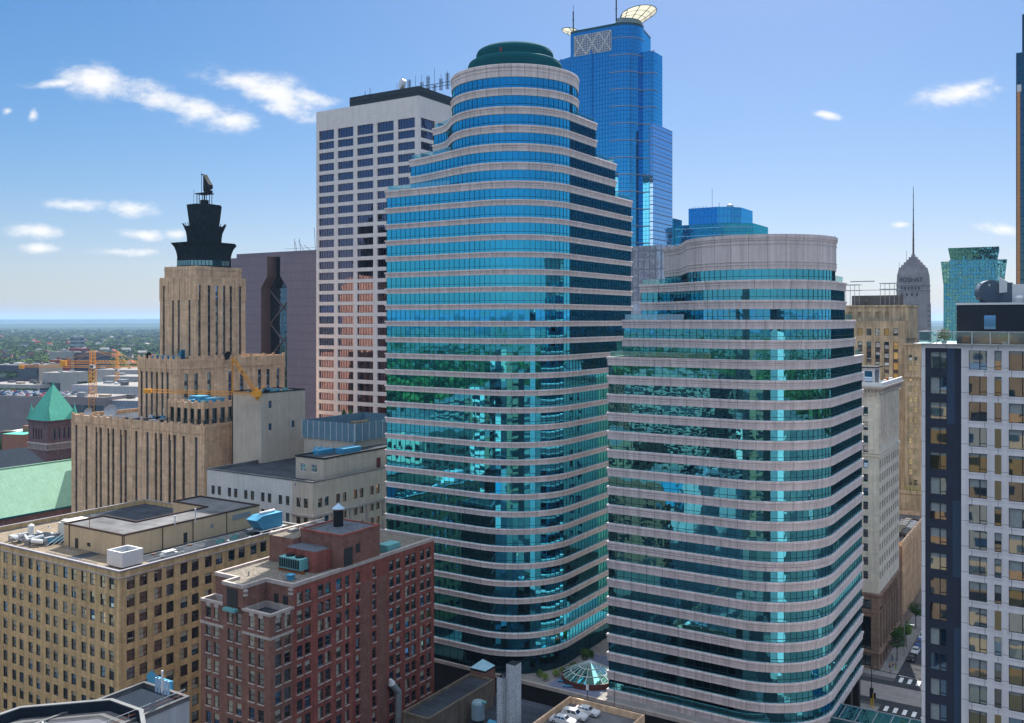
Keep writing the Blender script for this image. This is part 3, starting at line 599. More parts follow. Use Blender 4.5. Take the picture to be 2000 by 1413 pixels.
# ---------------------------------------------------------------- near buildings on the left
VAR = [0, 0, 0, 1, 2, 3, 4, 5, 6, 7]
ST_y = dict(k='sash', f=frame_d, g=[win_dark, win_dark, win_dark, win_blue, win_blue, win_warm, win_warm, win_dark], blind=blind, vars=[0, 0, 0, 0, 0, 1, 2, 3, 4, 5, 6, 7], sill=None, t=.08)
yb = bld('apartment_block', 'mustard brick block of eleven storeys with paired windows behind the red brick one', 110.1, 159.2)
W, D, ZT = 58.0, 48.0, 39.3
cF = []; k = 0
for k in range(10):
    for c in (2.5, 5.35):
        u = c+6.25*k
        if u < W-1.5: cF.append(W-u)
cR = [c+6.25*k for k in range(8) for c in (2.5, 5.35) if c+6.25*k < D-1.4]
rows = [(37.55-2.3-3.53*k, 37.55-3.53*k) for k in range(10)]
ops = []
shell(yb, yellowb, (-W, 0, 0, D), ZT, 0, {'F': (cols_of(cF, 1.6), rows), 'R': (cols_of(cR, 1.82), rows)}, ops, .22, 1.1, roofdark)
windows(yb, ops, ST_y, lambda x, y: x < 400 or y < 1080)
m = MB(); m.ring([(-W, 0), (0, 0), (0, D), (-W, D)], [(-.02, 37.7), (.14, 37.75), (.14, 37.95), (-.02, 38.0)], trim); m.ring([(-W, 0), (0, 0), (0, D), (-W, D)], [(-.02, 39.0), (.16, 39.05), (.16, 39.34), (-.45, 39.34)], M('grey_coping', (.26, .25, .27), .8, .15)); m.build('cornice', yb)
m = MB(); m.box(-18.5, -3, 1.2, 9.5, 38.24, 38.28, rooftan); m.box(-56, -22, 1, 24, 38.24, 38.28, rooftan); m.build('roof_patch', yb)
# roof house, in the form of a U
a0, b0 = 118.9-110.1, 170.6-159.2
def blk(root, name, x0, x1, y0, y1, z0, z1, mat, roofm, edge=None, t=.35):
    m = MB(); m.box(x0, x1, y0, y1, z0, z1-.35, mat, tmat=roofm); m.ring([(x0+t, y0+t), (x1-t, y0+t), (x1-t, y1-t), (x0+t, y1-t)], [(t, z1-.36), (t+.06, z1-.36), (t+.06, z1), (0, z1), (0, z1-.37)], edge or mat); return m.build(name, root)
edge = M('dark_roof_edge', (.07, .05, .045), .7, .1)
P = [(-b0-21, a0), (-b0, a0), (-b0, a0+37), (-b0-21.5, a0+37), (-b0-21.5, a0+28.8), (-b0-9.1, a0+28.8), (-b0-9.1, a0+9.7), (-b0-21, a0+9.7)]
m = MB(); m.prism(P, 38.2, 42.9, cream, capmat=roofgrey); m.ring(P, [(0, 42.9), (.08, 42.9), (.08, 43.25), (-.3, 43.25), (-.3, 42.9)], edge); m.build('roof_house', yb)
m = MB()
for (x, y0, y1, z0, z1) in ((-b0-16.9, a0, a0, 38.3, 40.4), (-b0-12.5, a0, a0, 39.2, 40.0)): m.box(x, x+1.1, y0-.06, y0+.02, z0, z1, frame_d)
for (y, wd, z0, z1, mt) in ((15.5, 1.0, 38.3, 40.6, frame_d), (22.8, .9, 40.3, 41.1, greym), (31.5, 5.5, 40.9, 42.1, greym)): m.box(-b0-.02, -b0+.06, a0+y-wd/2, a0+y+wd/2, z0, z1, mt)
m.build('door', yb)
m = MB()
for y in (.1, 9.5, 17.5, 27): m.tube((-b0+.12, a0+y, 38.3), (-b0+.12, a0+y, 42.9), .1, edge, 5)
for x in (-19, -.2): m.tube((-b0+x, a0-.12, 38.3), (-b0+x, a0-.12, 42.9), .1, edge, 5)
m.build('downpipe', yb)
m = MB()
for (x0, y0_, x1, y1_) in ((-9, 2, -9, 46), (-11, 24, -.8, 24), (-30, 3.2, -12, 3.2), (-50, 20, -34, 20), (-5, 9.8, -5, 19), (-7.5, 40, -1, 40)):
    m.tube((x0, y0_, 38.45), (x1, y1_, 38.45), .07, greym, 5)
for i in range(9): m.box(-9.5, -8.5, 5+i*4.6, 5.3+i*4.6, 38.22, 38.42, rust)
m.build('conduit', yb)
for x, y in ((-6, 5), (-28, 7), (-40, 14), (-3, 30), (-5, 36), (-46, 5), (-52, 17)): m = MB(); m.lathe(x, y, [(.5, 38.22), (.5, 38.3), (.15, 38.34), (.15, 38.7), (0, 38.72)], greym, 10); m.build('roof_drain', yb)
# things standing on that roof
def on(root, a, b, z, name, label, cat, group=None):
    o = empty(name, *ab(a, b), z, GR, label, cat, group); return o
t = on(None, 113.5, 163.2, 38.25, 'cooling_tower', 'white open-topped cooling box at the front corner of the mustard brick roof', 'cooling tower')
m = MB(); m.prism([(-5, 0), (0, 0), (0, 4.8), (-5, 4.8)], .3, 3.3, whitem, cap=False); m.ring([(-4.6, .4), (-.4, .4), (-.4, 4.4), (-4.6, 4.4)], [(.4, 3.3), (0, 3.3), (0, 1.2)], whitem); m.face([(-4.6, .4, 1.4), (-.4, .4, 1.4), (-.4, 4.4, 1.4), (-4.6, 4.4, 1.4)], greym); m.build('casing', t)
m = MB(); m.box(-4.8, -4.4, .2, 4.6, 0, .3, darkm); m.box(-.6, -.2, .2, 4.6, 0, .3, darkm); m.build('skid', t)
m = MB(); m.tube((-4.6, 2.4, 2.7), (-.4, 2.4, 2.7), .1, greym, 6); m.lathe(-2.5, 2.4, [(1.5, 1.5), (1.5, 2.4), (1.4, 2.4), (1.4, 1.5)], greym, 20); m.build('fan_ring', t)
t = on(None, 122.0, 192.5, 38.25, 'air_handler', 'white boxy air handler behind the roof house of the mustard brick block', 'air handler')
m = MB(); m.box(-5.5, 0, 0, 5, 0, 4.2, M('cream_metal', (.6, .56, .48), .6, .05)); m.build('casing', t); m = MB(); m.box(-7.4, -5.6, .5, 3, 0, 3.4, M('cream_metal2', (.52, .48, .4), .6, .05)); m.tube((-6.5, 1.7, 3.4), (-6.5, 1.7, 4.1), .5, greym, 12); m.build('intake', t)
t = on(None, 116.5, 199.0, 38.25, 'ductwork', 'tangle of silver ducts and pipes at the left of the mustard brick roof', 'ducts')
rr = random.Random(5); m = MB(); prev = None
for i in range(16):
    x, y, z = rr.uniform(-6, 5), rr.uniform(-3, 5), rr.uniform(.6, 1.5); q = (x+rr.uniform(-3, 3), y+rr.uniform(-2, 2), z+rr.uniform(-.3, .6)); m.tube((x, y, z), q, rr.uniform(.22, .5), whitem if i % 3 else greym, 8); m.tube((x, y, 0), (x, y, z), .12, greym, 5)
m.build('pipes', t)
m = MB()
for i in range(6): m.box(-7+i*2.1, -6+i*2.1, -2+(i % 3), 0+(i % 3), 0, 1.3+.4*(i % 2), greym)
m.tube((-6.5, 3, 0), (-6.5, 3, 2.6), .7, whitem, 14); m.tube((-6.5, 3, 2.6), (-6.5, 3, 3.0), .7, whitem, 14, r2=.2); m.build('plenum_boxes', t)
t = on(None, 118.0, 194.8, 38.25, 'condenser', 'dark blue finned condenser bank on the mustard brick roof beside the ducts', 'condenser')
m = MB()
for i in range(3): m.box(-6+i*2.4, -4+i*2.4, -1, 2.2, .5, 1.6, bluem, tmat=darkm); m.box(-6+i*2.4, -4+i*2.4, -1, 2.2, .1, .5, darkm)
m.build('fin_bank', t)
m = MB()
for i in range(4): m.tube((1.2+i*.5, -2+i, .2), (2.8+i*.3, 1+i*.5, 2.6-.3*i), .08, whitem, 5)
m.build('pipework', t)
t = on(None, 149.0, 161.8, 38.25, 'cooling_tower', 'blue cooling unit on a steel frame at the right of the mustard roof', 'cooling tower')
m = MB(); m.box(-3.4, 0, 0, 6, 1.2, 4.4, bluem); m.face([(-3.4, 0, 4.4), (0, 0, 4.4), (0, -2, 3.6), (-3.4, -2, 3.6)], bluem); m.face([(-3.4, -2, 3.6), (0, -2, 3.6), (0, 0, 1.2), (-3.4, 0, 1.2)], bluem); m.face([(0, -2, 3.6), (0, 0, 4.4), (0, 0, 1.2)], bluem); m.face([(-3.4, -2, 3.6), (-3.4, 0, 1.2), (-3.4, 0, 4.4)], bluem); m.build('casing', t)
m = MB()
for x in (-3.3, -.1):
    for y in (.2, 3, 5.8): m.tube((x, y, 0), (x, y, 1.2), .1, whitem, 4)
for z in (.5, 1.15): m.tube((-4, -1.5, z), (-4, 7, z), .06, whitem, 4); m.tube((.9, -1.5, z), (.9, 7, z), .06, whitem, 4)
m.face([(-4, -1.5, 1.1), (.9, -1.5, 1.1), (.9, 7, 1.1), (-4, 7, 1.1)], greym); m.build('frame', t)
m = MB(); m.tube((-1.7, .5, 4.7), (-1.7, 5, 4.7), .35, whitem, 10); m.build('motor', t)
t = on(None, 134.5, 162.8, 38.25, 'condenser', 'long low grey condenser row along the street edge of the mustard brick roof', 'condenser')
m = MB()
for i in range(5): m.box(-1.4, 0, i*2.1, i*2.1+1.8, .4, 1.4, tealpaint if i % 2 else greym, tmat=darkm)
m.build('fin_bank', t); m = MB(); m.box(-1.5, .1, -.2, 10.4, .1, .4, greym); m.build('skid', t)
t = on(None, 124.0, 164.0, 38.25, 'roof_bench', 'short white roof hatch stack on the mustard brick roof by the cooling box', 'roof hatch')
m = MB(); m.box(-1.6, 0, 0, 3.4, 0, .5, whitem); m.box(-1.5, -.1, .3, 3.1, .7, 1.0, whitem); m.box(-1.2, -.4, .6, .9, .5, .7, greym); m.box(-1.2, -.4, 2.4, 2.7, .5, .7, greym); m.build('hatch', t)
for i, a in enumerate((139, 144, 147.4, 150.6, 153.4)):
    t = on(None, a, 160.7 if i else 162, 38.25, 'roof_vent', ['first white mushroom vent by the blue cooling unit, nearest', 'second white mushroom vent along the mustard roof edge', 'third white mushroom vent along the mustard roof edge', 'fourth white mushroom vent along the mustard roof edge', 'last white mushroom vent at the far end of the mustard roof edge'][i], 'vent', 'mushroom vents'); m = MB(); m.tube((0, 0, 0), (0, 0, .7), .16, greym, 8); m.tube((0, 0, .7), (0, 0, .95), .34, whitem, 10, r2=.12); m.build('cowl', t)
for i, (a, b, h) in enumerate(((131.5, 170.4, 5.2), (135.5, 168.6, 6.2), (120, 184, 7.2))):
    t = on(None, a, b, 38.25 if i == 2 else 42.9, 'vent_pipe', ('short white vent pipe on the mustard roof house', 'tall white vent pipe on the mustard roof house', 'thin brown mast at the left corner of the mustard roof house')[i], 'pipe'); m = MB(); m.tube((0, 0, 0), (0, 0, h-3.4 if i < 2 else h), .13 if i < 2 else .07, whitem if i < 2 else rust, 6); m.tube((0, 0, h-3.5), (0, 0, h-3.1), .2, whitem, 6); m.build('pipe', t)

# red brick block
rb = bld('apartment_block', 'red brick block of fourteen storeys with stone-edged corner terraces and gravel roof', 109.4, 117.0)
ST_r = dict(k='sash', f=frame_b, g=[win_dark, win_dark, win_dark, win_blue, win_blue, win_warm, win_warm, win_dark], blind=blind, vars=[0, 0, 0, 0, 1, 2, 3, 4, 5, 6, 7], t=.07, sill=trim)
W, D, ZR, ZL = 17.6, 45.6, 42.2, 38.3
rowc = [39.35-3.13*k for k in range(13)]; rows = [(c-1.06, c+1.06) for c in rowc if c > 2]
uF = [2.3, 4.56, 7.8, 9.9, 13.5, 15.6]; uR = [1.78, 3.87, 6.79, 8.73, 11.95, 13.8, 16.65, 18.9, 21.8, 26.5, 31.7, 33.8, 36.7, 38.7, 41.6, 43.7]
ops = []; low = [r for r in rows if r[1] < 38]; top = [rows[0]]
m = MB()
facade(m, 'F', (-W, 0, 0, D), 0, ZL, cols_of([W-u for u in uF], 1.4), low, brownb, .2, None, ops)
facade(m, 'L', (-W, 0, 0, D), 0, ZL, cols_of([4, 8, 14, 20, 26, 32, 38], 1.25), low, brownb, .2, None, ops)
facade(m, 'B', (-W, 0, 0, D), 0, ZR, [], [], brownb)
n0 = len(m.mats)
m.build('wall', rb)
m = MB()
wid = lambda u: 1.1 if u in (18.9, 26.5, 21.8) else 1.42
cR = [(u-wid(u)/2, u+wid(u)/2) for u in uR]
facade(m, 'R', (-W, 0, 0, 5.2), 0, ZL, cR[:2], low, brownb, .2, None, ops)
facade(m, 'R', (-W, 0, 5.2, D), 0, ZR, [(a-5.2, b-5.2) for a, b in cR[2:]], rows, redb, .2, (lambda u, z: (abs(u+5.2-21.8) < .2 and False)), ops)
for u in (24.1, 29): m.box(-.02, .012, u-1.6, u+1.2, 3, 38, brownb)
m.build('side_wall', rb)
# upper storey walls behind the terraces: main mass polygon at roof level
UP = [(-11.9, 0), (-6.7, 0), (-6.7, 4.6), (0, 5.2), (0, D), (-W, D), (-W, 3.2), (-11.9, 3.2)]
UP[2] = (-6.7, 5.2)
m = MB()
n = len(UP)
for i in range(n):
    p, q = UP[i], UP[(i+1) % n]
    if q[1] == D and p[1] == D: continue
    if p[0] == 0 and q[0] == 0: continue
    m.face([(*p, ZL-1.2), (*q, ZL-1.2), (*q, ZR-.6), (*p, ZR-.6)], brownb)
m.build('penthouse_wall', rb)
m = MB(); m.ring(UP, [(0, ZR-.65), (.12, ZR-.65), (.12, ZR), (-.4, ZR), (-.4, ZR-.7)], trim)
m.ring([(-6.9, 0), (0, 0), (0, 5.2), (0.01, 5.3), (-6.9, 5.3)], [(0, ZL-.45), (.1, ZL-.45), (.1, ZL), (-.35, ZL), (-.35, ZL-1.1)], trim)
m.ring([(-W, 0), (-11.9, 0), (-11.9, 3.2), (-W, 3.2)], [(0, ZL-.45), (.1, ZL-.45), (.1, ZL), (-.35, ZL), (-.35, ZL-1.1)], trim)
for x0, x1 in ((-W-.08, -11.7), (-6.9, .08)): m.box(x0, x1, -.1, .0, 33.9, 34.35, trim)
m.box(.0, .1, -.1, 5.3, 33.9, 34.35, trim)
for u in uF[:2]+uF[4:]: m.box(-u-.55, -u+.55, -.07, -.0, 37.25, ZL-.45, trim)
for u in uR[:2]: m.box(0, .07, u-.55, u+.55, 37.25, ZL-.45, trim)
for x, y in ((-6.65, 0.3), (-.5, 5.1), (-11.85, 3.1)):
    for k in range(2): m.box(x-.3, x+.5, y-.3, y+.3, ZR-1.9+k*.7, ZR-1.5+k*.7, trim)
m.build('stone_trim', rb)
m = MB(); m.face([(*p, ZR-.5) for p in UP], gravel); m.face([(-6.9, 0.1, ZL-1.1), (-.1, .1, ZL-1.1), (-.1, 5.2, ZL-1.1), (-6.9, 5.2, ZL-1.1)], roofdark); m.face([(-W+.1, 0.1, ZL-1.1), (-11.9, .1, ZL-1.1), (-11.9, 3.2, ZL-1.1), (-W+.1, 3.2, ZL-1.1)], roofdark); m.build('roof', rb)
windows(rb, ops, ST_r)
m = MB(); m.box(-10.7, -8.1, -.12, .0, 38.2, 41.2, frame_d); m.box(-10.9, -7.9, -.9, 0, 37.4, 37.9, tealpaint); m.build('oriel_window', rb)
m = MB(); m.box(-4.6, -3.6, 5.08, 5.2, 37.3, 39.9, frame_d); m.box(-2.4, -1.3, 5.08, 5.2, 37.3, 39.9, frame_d); m.build('terrace_door', rb)
m = MB(); m.box(-10.5, .02, 17.4, 28.1, ZR-.5, 48.0, brownb, tmat=gravdark); m.ring([(-10.5, 17.4), (.02, 17.4), (.02, 28.1), (-10.5, 28.1)], [(0, 47.9), (.1, 47.9), (.1, 48.25), (-.3, 48.25), (-.3, 47.9)], redb); m.build('roof_house', rb)
m = MB(); m.box(-16.9, -10.5, 15.5, 30, ZR-.5, 46.6, brownb, tmat=gravel); m.box(-10.5, -2.6, 13.4, 17.4, ZR-.5, 45.6, redb, tmat=gravdark); m.box(-17.0, -16.4, 15.4, 30.1, 46.6, 47.1, trim); m.build('stair_house', rb)
m = MB(); m.box(-6.8, -5.9, 13.3, 13.4, 41.8, 44.2, tealpaint); m.box(.02, .1, 18.0, 20.3, 42.2, 45.6, frame_d); m.box(.02, .1, 21.2, 22.4, 44.1, 45.8, frame_d); m.build('door', rb)
m = MB(); m.box(-3.5, -.8, 31.5, 35.5, 41.8, 43.2, tealpaint); m.build('roof_hatch', rb)
m = MB()
for y in (20, 24, 27.5): m.box(-15.8, -14.4, y-.9, y+.9, 46.6, 47.1, concrete)
m.build('roof_slab', rb)
m = MB()
for (x0, y0_, x1, y1_, z) in ((-1.5, 6, -1.5, 17, 41.9), (-7, 9, -1, 9, 41.9), (-1.2, 29, -1.2, 44, 41.9), (-16, 33, -2, 33, 41.9), (-9, 18, -9, 27, 48.1)): m.tube((x0, y0_, z), (x1, y1_, z), .06, rust if x0 < -8 else greym, 4)
for x, y, z in ((-4, 7, 41.7), (-2.5, 11, 41.7), (-12, 6, 41.7), (-6, 38, 41.7), (-12, 41, 41.7), (-3, 25, 48.0), (-6, 20, 48.0)): m.tube((x, y, z), (x, y, z+.8), .12, greym, 6)
m.build('conduit', rb)
t = on(None, 109.4+23.5, 117+6.5, 48.0, 'chimney', 'dark round chimney with a pale blue conical cap on the red brick roof house', 'chimney')
m = MB(); m.tube((0, 0, 0), (0, 0, 3.0), .95, darkm, 18); m.build('flue', t); m = MB(); m.tube((0, 0, 3.0), (0, 0, 3.4), .8, rust, 14); m.lathe(0, 0, [(1.25, 3.35), (1.2, 3.5), (.15, 4.3), (0, 4.7)], M('pale_blue_cowl', (.35, .5, .62), .4, .05), 18); m.build('cowl', t)
t = on(None, 109.4+11.5, 117+4.5, ZR-.5, 'air_conditioner', 'teal air conditioner with louvred sides on rusty beams on the red brick roof', 'air conditioner')
m = MB(); m.box(-5.6, 0, 0, 2.6, .55, 2.6, tealpaint); m.build('casing', t)
m = MB()
for i in range(9): m.box(-5.5+i*.58, -5.1+i*.58, -.05, .0, .8, 2.4, darkm)
m.build('louvres', t)
m = MB(); m.box(-6, .5, .2, .45, 0, .55, rust); m.box(-6, .5, 2.1, 2.35, 0, .55, rust); m.build('skid', t); m = MB(); m.tube((-4, 1.3, 2.6), (-4, 1.3, 2.85), .8, darkm, 16); m.tube((-1.6, 1.3, 2.6), (-1.6, 1.3, 2.85), .8, darkm, 16); m.build('fan', t)
t = on(None, 109.4+13.8, 117+3.0, ZR-.5, 'air_conditioner', 'small blue air conditioner beside the teal one on the red brick roof', 'air conditioner')
m = MB(); m.box(-2.2, 0, 0, 1.6, .3, 1.9, bluem); m.build('casing', t); m = MB(); m.lathe(-1.1, .8, [(.5, 1.9), (.5, 2.1), (.4, 2.1)], darkm, 14); m.build('fan', t)
t = on(None, 109.4+7.6, 117+3.1, ZR-.5, 'roof_vent', 'small blue square vent box on the gravel of the red brick roof', 'vent')
m = MB(); m.box(-1, 0, 0, 1, 0, .8, bluem); m.box(-1.15, .15, -.15, 1.15, .8, .95, bluem); m.build('vent_box', t)
t = on(None, 109.4+32.6, 117-.6, .3, 'exhaust_duct', 'silver exhaust duct climbing the right end of the red brick wall', 'duct')
m = MB(); m.tube((.4, 0, 0), (.4, 0, 14), .65, greym, 12); m.tube((.4, 0, 14), (.2, -1.8, 16.2), .65, greym, 12); m.tube((.2, -1.8, 16.2), (.2, -2.2, 17.2), .75, whitem, 12, r2=.3); m.build('duct', t)

# ---------------------------------------------------------------- near roof at lower left
nrw = M('grey_rendered_wall', (.40, .41, .43), .85, .08, .4, streak=.2)
nr = bld('rooftop_building', 'grey roofed building with rounded parapet at the lower left corner', 81.0, 102.0)
m = MB(); m.box(-9.5, 0, -45, 0, 0, 38.0, nrw, tmat=darkslate); m.build('wall', nr); nr.location.z = -.9
m = MB(); m.ring([(-9.1, -44.6), (-.4, -44.6), (-.4, -.4), (-9.1, -.4)], [(.4, 38), (.46, 38), (.46, 38.6), (0, 38.6), (0, 38)], roofgrey); m.build('parapet', nr)
Rg = Matrix.Rotation(-GR, 4, 'Z')
pl = [atz(-120, 1430, 39.5), atz(-60, 1402, 39.5), atz(40, 1368, 39.5), atz(218, 1353, 39.5), atz(278, 1374, 39.5), atz(300, 1500, 39.5), atz(100, 1640, 39.5), atz(-160, 1640, 39.5)]
pl = [tuple((Rg @ (Vector((p[0], p[1], 0))-Vector((nr.location.x, nr.location.y, 0))))[:2]) for p in pl]
if sum(pl[i][0]*pl[(i+1) % 8][1]-pl[(i+1) % 8][0]*pl[i][1] for i in range(8)) < 0: pl.reverse()
m = MB(); m.prism(pl, 0, 38.2, nrw, capmat=M('standing_seam_zinc', (.12, .125, .145), .45, .12, .3, metal=.2, brick=(2.2, 60, .04, .95, .8))); m.build('drum_wall', nr)
m = MB(); m.ring(pl, [(.1, 38.0), (.12, 39.35), (.12, 39.5), (-.35, 39.5), (-.4, 39.35), (-.45, 38.2)], darkslate); m.ring(pl, [(.14, 39.5), (.14, 39.62), (-.4, 39.62), (-.4, 39.5)], M('grey_rim', (.17, .175, .18), .7, .15)); m.build('drum_parapet', nr)
m = MB(); m.ring(pl, [(-.5, 38.22), (-2.2, 38.5), (-2.6, 38.22)], roofgrey); m.build('gutter', nr)
m = MB()
for k in (-3, -6, -9, -12, -16): m.tube((-.2, k, 38.6), (-.2, k, 39.6), .04, greym, 4)
m.tube((-.2, -.5, 39.6), (-.2, -44, 39.6), .04, greym, 4); m.tube((-.2, -.5, 39.1), (-.2, -44, 39.1), .03, rust, 4); m.build('guard_rail', nr)
def antenna(a, b, z, h, n, label, mat=whitem):
    t = on(None, a, b, z, 'antenna', label, 'antenna'); m = MB()
    m.tube((0, 0, 0), (0, 0, h), .06, greym, 5); m.build('pole', t); m = MB()
    for i in range(n): x = (i-(n-1)/2)*.62; m.box(x-.14, x+.14, -.22, -.04, h*.35, h*.98, mat)
    m.tube((-(n*.31), 0, h*.6), ((n*.31), 0, h*.6), .04, greym, 4); m.build('panel', t)
antenna(77.5, 102.8, 38, 3.0, 5, 'cluster of blue-grey panel aerials at the far corner of the white walled roof', M('blue_aerial', (.3, .42, .55), .5))
antenna(76.6, 101.6, 38.5, 4.2, 1, 'tall single white panel aerial at the far corner of the lower left roof')
antenna(62.5, 104.5, 38, 2.5, 2, 'pair of white panel aerials on the lower left roof rail, farther pair')
antenna(57.5, 105.0, 38, 2.5, 2, 'pair of white panel aerials on the lower left roof rail, nearer pair')
t = on(None, 83.0, 108.3, 30.0, 'banner_frame', 'blue roof sign back standing between the grey parapet and the mustard wall', 'sign back')
m = MB(); m.box(-5.4, 0, 0, .3, 0, 7.6, bluem); m.face([(-5.4, 0, 7.6), (-4.2, 0, 8.4), (-2.7, 0, 7.6)], bluem); m.build('panel', t); m = MB(); m.tube((-.3, .4, -12), (-.3, .4, 7), .12, darkm, 5); m.tube((-5, .4, -12), (-5, .4, 7), .12, darkm, 5); m.build('post', t)
# ---------------------------------------------------------------- art deco tower and its wings
spand = M('dark_spandrel', (.06, .065, .075), .6, .1)
ST_s = lambda nf: dict(k='strip', f=frame_d, g=[win_dark, win_blue, win_dark], vars=[0, 0, 1], t=.07, nf=nf, sp=spand)
ad = bld('telephone_building', 'stepped tan art deco tower with tall window strips and a dark flaring metal crown', 192.3, 248.0)
def fins(m, box, z, face, us, h=1.0, mat=tanstone):
    (ox, oy), (dx, dy_), W = FR[face](box); nx, ny = dy_, -dx
    for u in us:
        cx, cy = ox+dx*u, oy+dy_*u; a = .55
        m.prism([(cx-a*abs(dx)-.2*abs(nx)-.0, cy-a*abs(dy_)-.2*abs(ny)), (cx+a*abs(dx)+.2*abs(nx), cy-a*abs(dy_)-.2*abs(ny)), (cx+a*abs(dx)+.2*abs(nx), cy+a*abs(dy_)+.2*abs(ny)), (cx-a*abs(dx)-.2*abs(nx), cy+a*abs(dy_)+.2*abs(ny))], z-5, z+h, mat)
# main mid block
mb_ = (-20, 0, 0, 46.4); opm = []
cF = [20-u for u in (18.2, 15.6, 12.9, 10.3, 7.5, 4.9)]; cR = [3.4, 7.4, 12.6, 21.4, 26.5, 34.5, 38.5, 43.2]
shell(ad, tanstone, mb_, 75.3, 0, {'F': (cols_of(cF, 1.15), [(36, 71)]), 'R': (cols_of(cR, 1.5), [(36, 70.5)])}, opm, .35, 1.0, roofdark, 'lower_wall')
windows(ad, opm, ST_s(9), None, 100, True)
m = MB(); fins(m, mb_, 75.3, 'F', [19.6, 16.9, 14.2, 11.5, 8.8, 6.2, 3.5, .6]); fins(m, mb_, 75.3, 'R', [.5, 5.4, 10, 15.2, 18, 24, 30.5, 36.5, 41, 45.9], .9)
m.box(-20.25, .25, -.25, -.02, 72.2, 72.6, tanstone); m.box(.02, .25, -.02, 46.5, 72.0, 72.4, tanstone); m.build('parapet_fins', ad)
# tower shaft, with chamfered corner
S = [(-21+1.6, 8), (-2.2, 8), (-1.0, 9.2), (-1.0, 29), (-19.4, 29)]
bx = (-19.4, -1.0, 8, 29); ops_ = []
m = MB(); facade(m, 'F', bx, 75.3, 102.2, cols_of([18.4-u for u in (16.4, 11.6, 8.6, 3.2)], 1.05), [(76, 99.5)], tanstone, .35, None, ops_)
facade(m, 'R', bx, 75.3, 102.2, cols_of([1.5, 5.4, 8.6, 11.7, 14.6, 18.6], 1.1), [(76, 99.5)], tanstone, .35, None, ops_)
facade(m, 'B', bx, 74, 102.2, [], [], tanstone); facade(m, 'L', bx, 74, 102.2, [], [], tanstone)
bx2 = (bx[0]+1.2, bx[1]-.9, bx[2]+.9, bx[3]-.9)
m.box(*bx2, 102.2, 105.9, tanstone, tmat=roofdark)
for f, us in (('F', [.5, 4, 6.8, 9.6, 12.5, 15.5, 17.9]), ('R', [.5, 3.4, 7, 10.2, 13.2, 16.6, 20.5])):
    fins(m, bx, 99.5, f, us, 2.4)
m.box(bx2[0]-.15, bx2[1]+.15, bx2[2]-.15, bx2[3]+.15, 104.7, 105.1, tanstone, tmat=roofdark)
m.build('shaft_wall', ad)
windows(ad, ops_, ST_s(7), None, 100, True)
# crown: octagonal, three flaring tiers
cx, cy = (bx[0]+bx[1])/2, (bx[2]+bx[3])/2+0.5
def octa(r, k=.32): s = r*k; return [(cx-s, cy-r), (cx+s, cy-r), (cx+r, cy-s), (cx+r, cy+s), (cx+s, cy+r), (cx-s, cy+r), (cx-r, cy+s), (cx-r, cy-s)]
def flare(m, prof, k=.4, ribs=True, wob=.0):
    for (r0, z0), (r1, z1) in zip(prof, prof[1:]):
        A, B = octa(r0, k), octa(r1, k)
        for i in range(8): j = (i+1) % 8; m.face([(*A[i], z0), (*A[j], z0), (*B[j], z1), (*B[i], z1)], crown_m)
def ribs(m, prof, k=.4, n=5, w_=.16, over=0):
    for i in range(8):
        for t in range(n+1):
            f = t/(n+.0) if n else .5; pts = []
            for r, z in prof:
                A = octa(r+.12, k); p, q = A[i], A[(i+1) % 8]; pts.append((p[0]+(q[0]-p[0])*f, p[1]+(q[1]-p[1])*f, z))
            if over: a, b = Vector(pts[-2]), Vector(pts[-1]); pts.append(tuple(b+(b-a).normalized()*over*(.5+random.random()*.7)))
            for a, b in zip(pts, pts[1:]): m.tube(a, b, w_, crown_m, 4, cap=False)
c1 = [(8.4, 105.9), (8.3, 109.5), (8.6, 111), (9.2, 112.6), (10.3, 114.0)]; c2 = [(5.2, 112), (5.3, 116), (5.6, 118), (6.4, 119.9)]; c3 = [(4.3, 117), (4.4, 119), (5.4, 127.3)]
m = MB(); flare(m, c1); m.face([(*p, 113.2) for p in octa(9.4, .4)], crown_m); flare(m, c2); m.face([(*p, 119.3) for p in octa(6, .4)], crown_m); flare(m, c3); m.face([(*p, 127) for p in octa(5.3, .4)], crown_m); m.build('crown', ad)
m = MB(); ribs(m, c1, n=6, w_=.12); ribs(m, c2, n=4, w_=.12, over=1.2); ribs(m, c3, n=4, w_=.09); m.build('crown_ribs', ad)
m = MB()
for i in range(8):
    A = octa(8.55, .4); p, q = A[i], A[(i+1) % 8]
    if i in (0, 1, 7, 2): m.face([(*p, 106.3), (*q, 106.3), (*q, 108.0), (*p, 108.0)], G('crown_glass%d' % i, (.3, .5, .55), (.01, .02, .02), .6, (1.2, 3, .12)))
m.build('crown_windows', ad)
m = MB()
for x in (-2, -.8, .8, 2):
    for y in (-1.5, 1.5): m.tube((cx+x, cy+y, 127), (cx+x, cy+y, 131.2), .12, darkm, 4)
m.box(cx-2.6, cx+2.6, cy-2, cy+2, 131.2, 131.5, darkm); m.box(cx-1, cx+1, cy-1, cy+1, 127, 129.2, darkm)
m.tube((cx-3.2, cy, 131.5), (cx+3.3, cy, 131.5), .08, darkm, 4); m.build('aerial_platform', ad)
m = MB(); m.tube((cx-1.5, cy, 131.5), (cx-1.5, cy, 138.5), .09, darkm, 5); m.tube((cx-1.5, cy, 138.3), (cx-1.0, cy, 138.0), .25, darkm, 6); m.tube((cx-4.3, cy-1, 127), (cx-4.3, cy-1, 133), .06, darkm, 4); m.tube((cx+3.8, cy-1, 127), (cx+3.8, cy-1, 132), .06, darkm, 4); m.build('mast', ad)
m = MB(); m.prism([(cx+.3, cy-.5), (cx+3.0, cy-1.2), (cx+3.0, cy+1), (cx+.3, cy+1)], 131.5, 132.4, darkm)
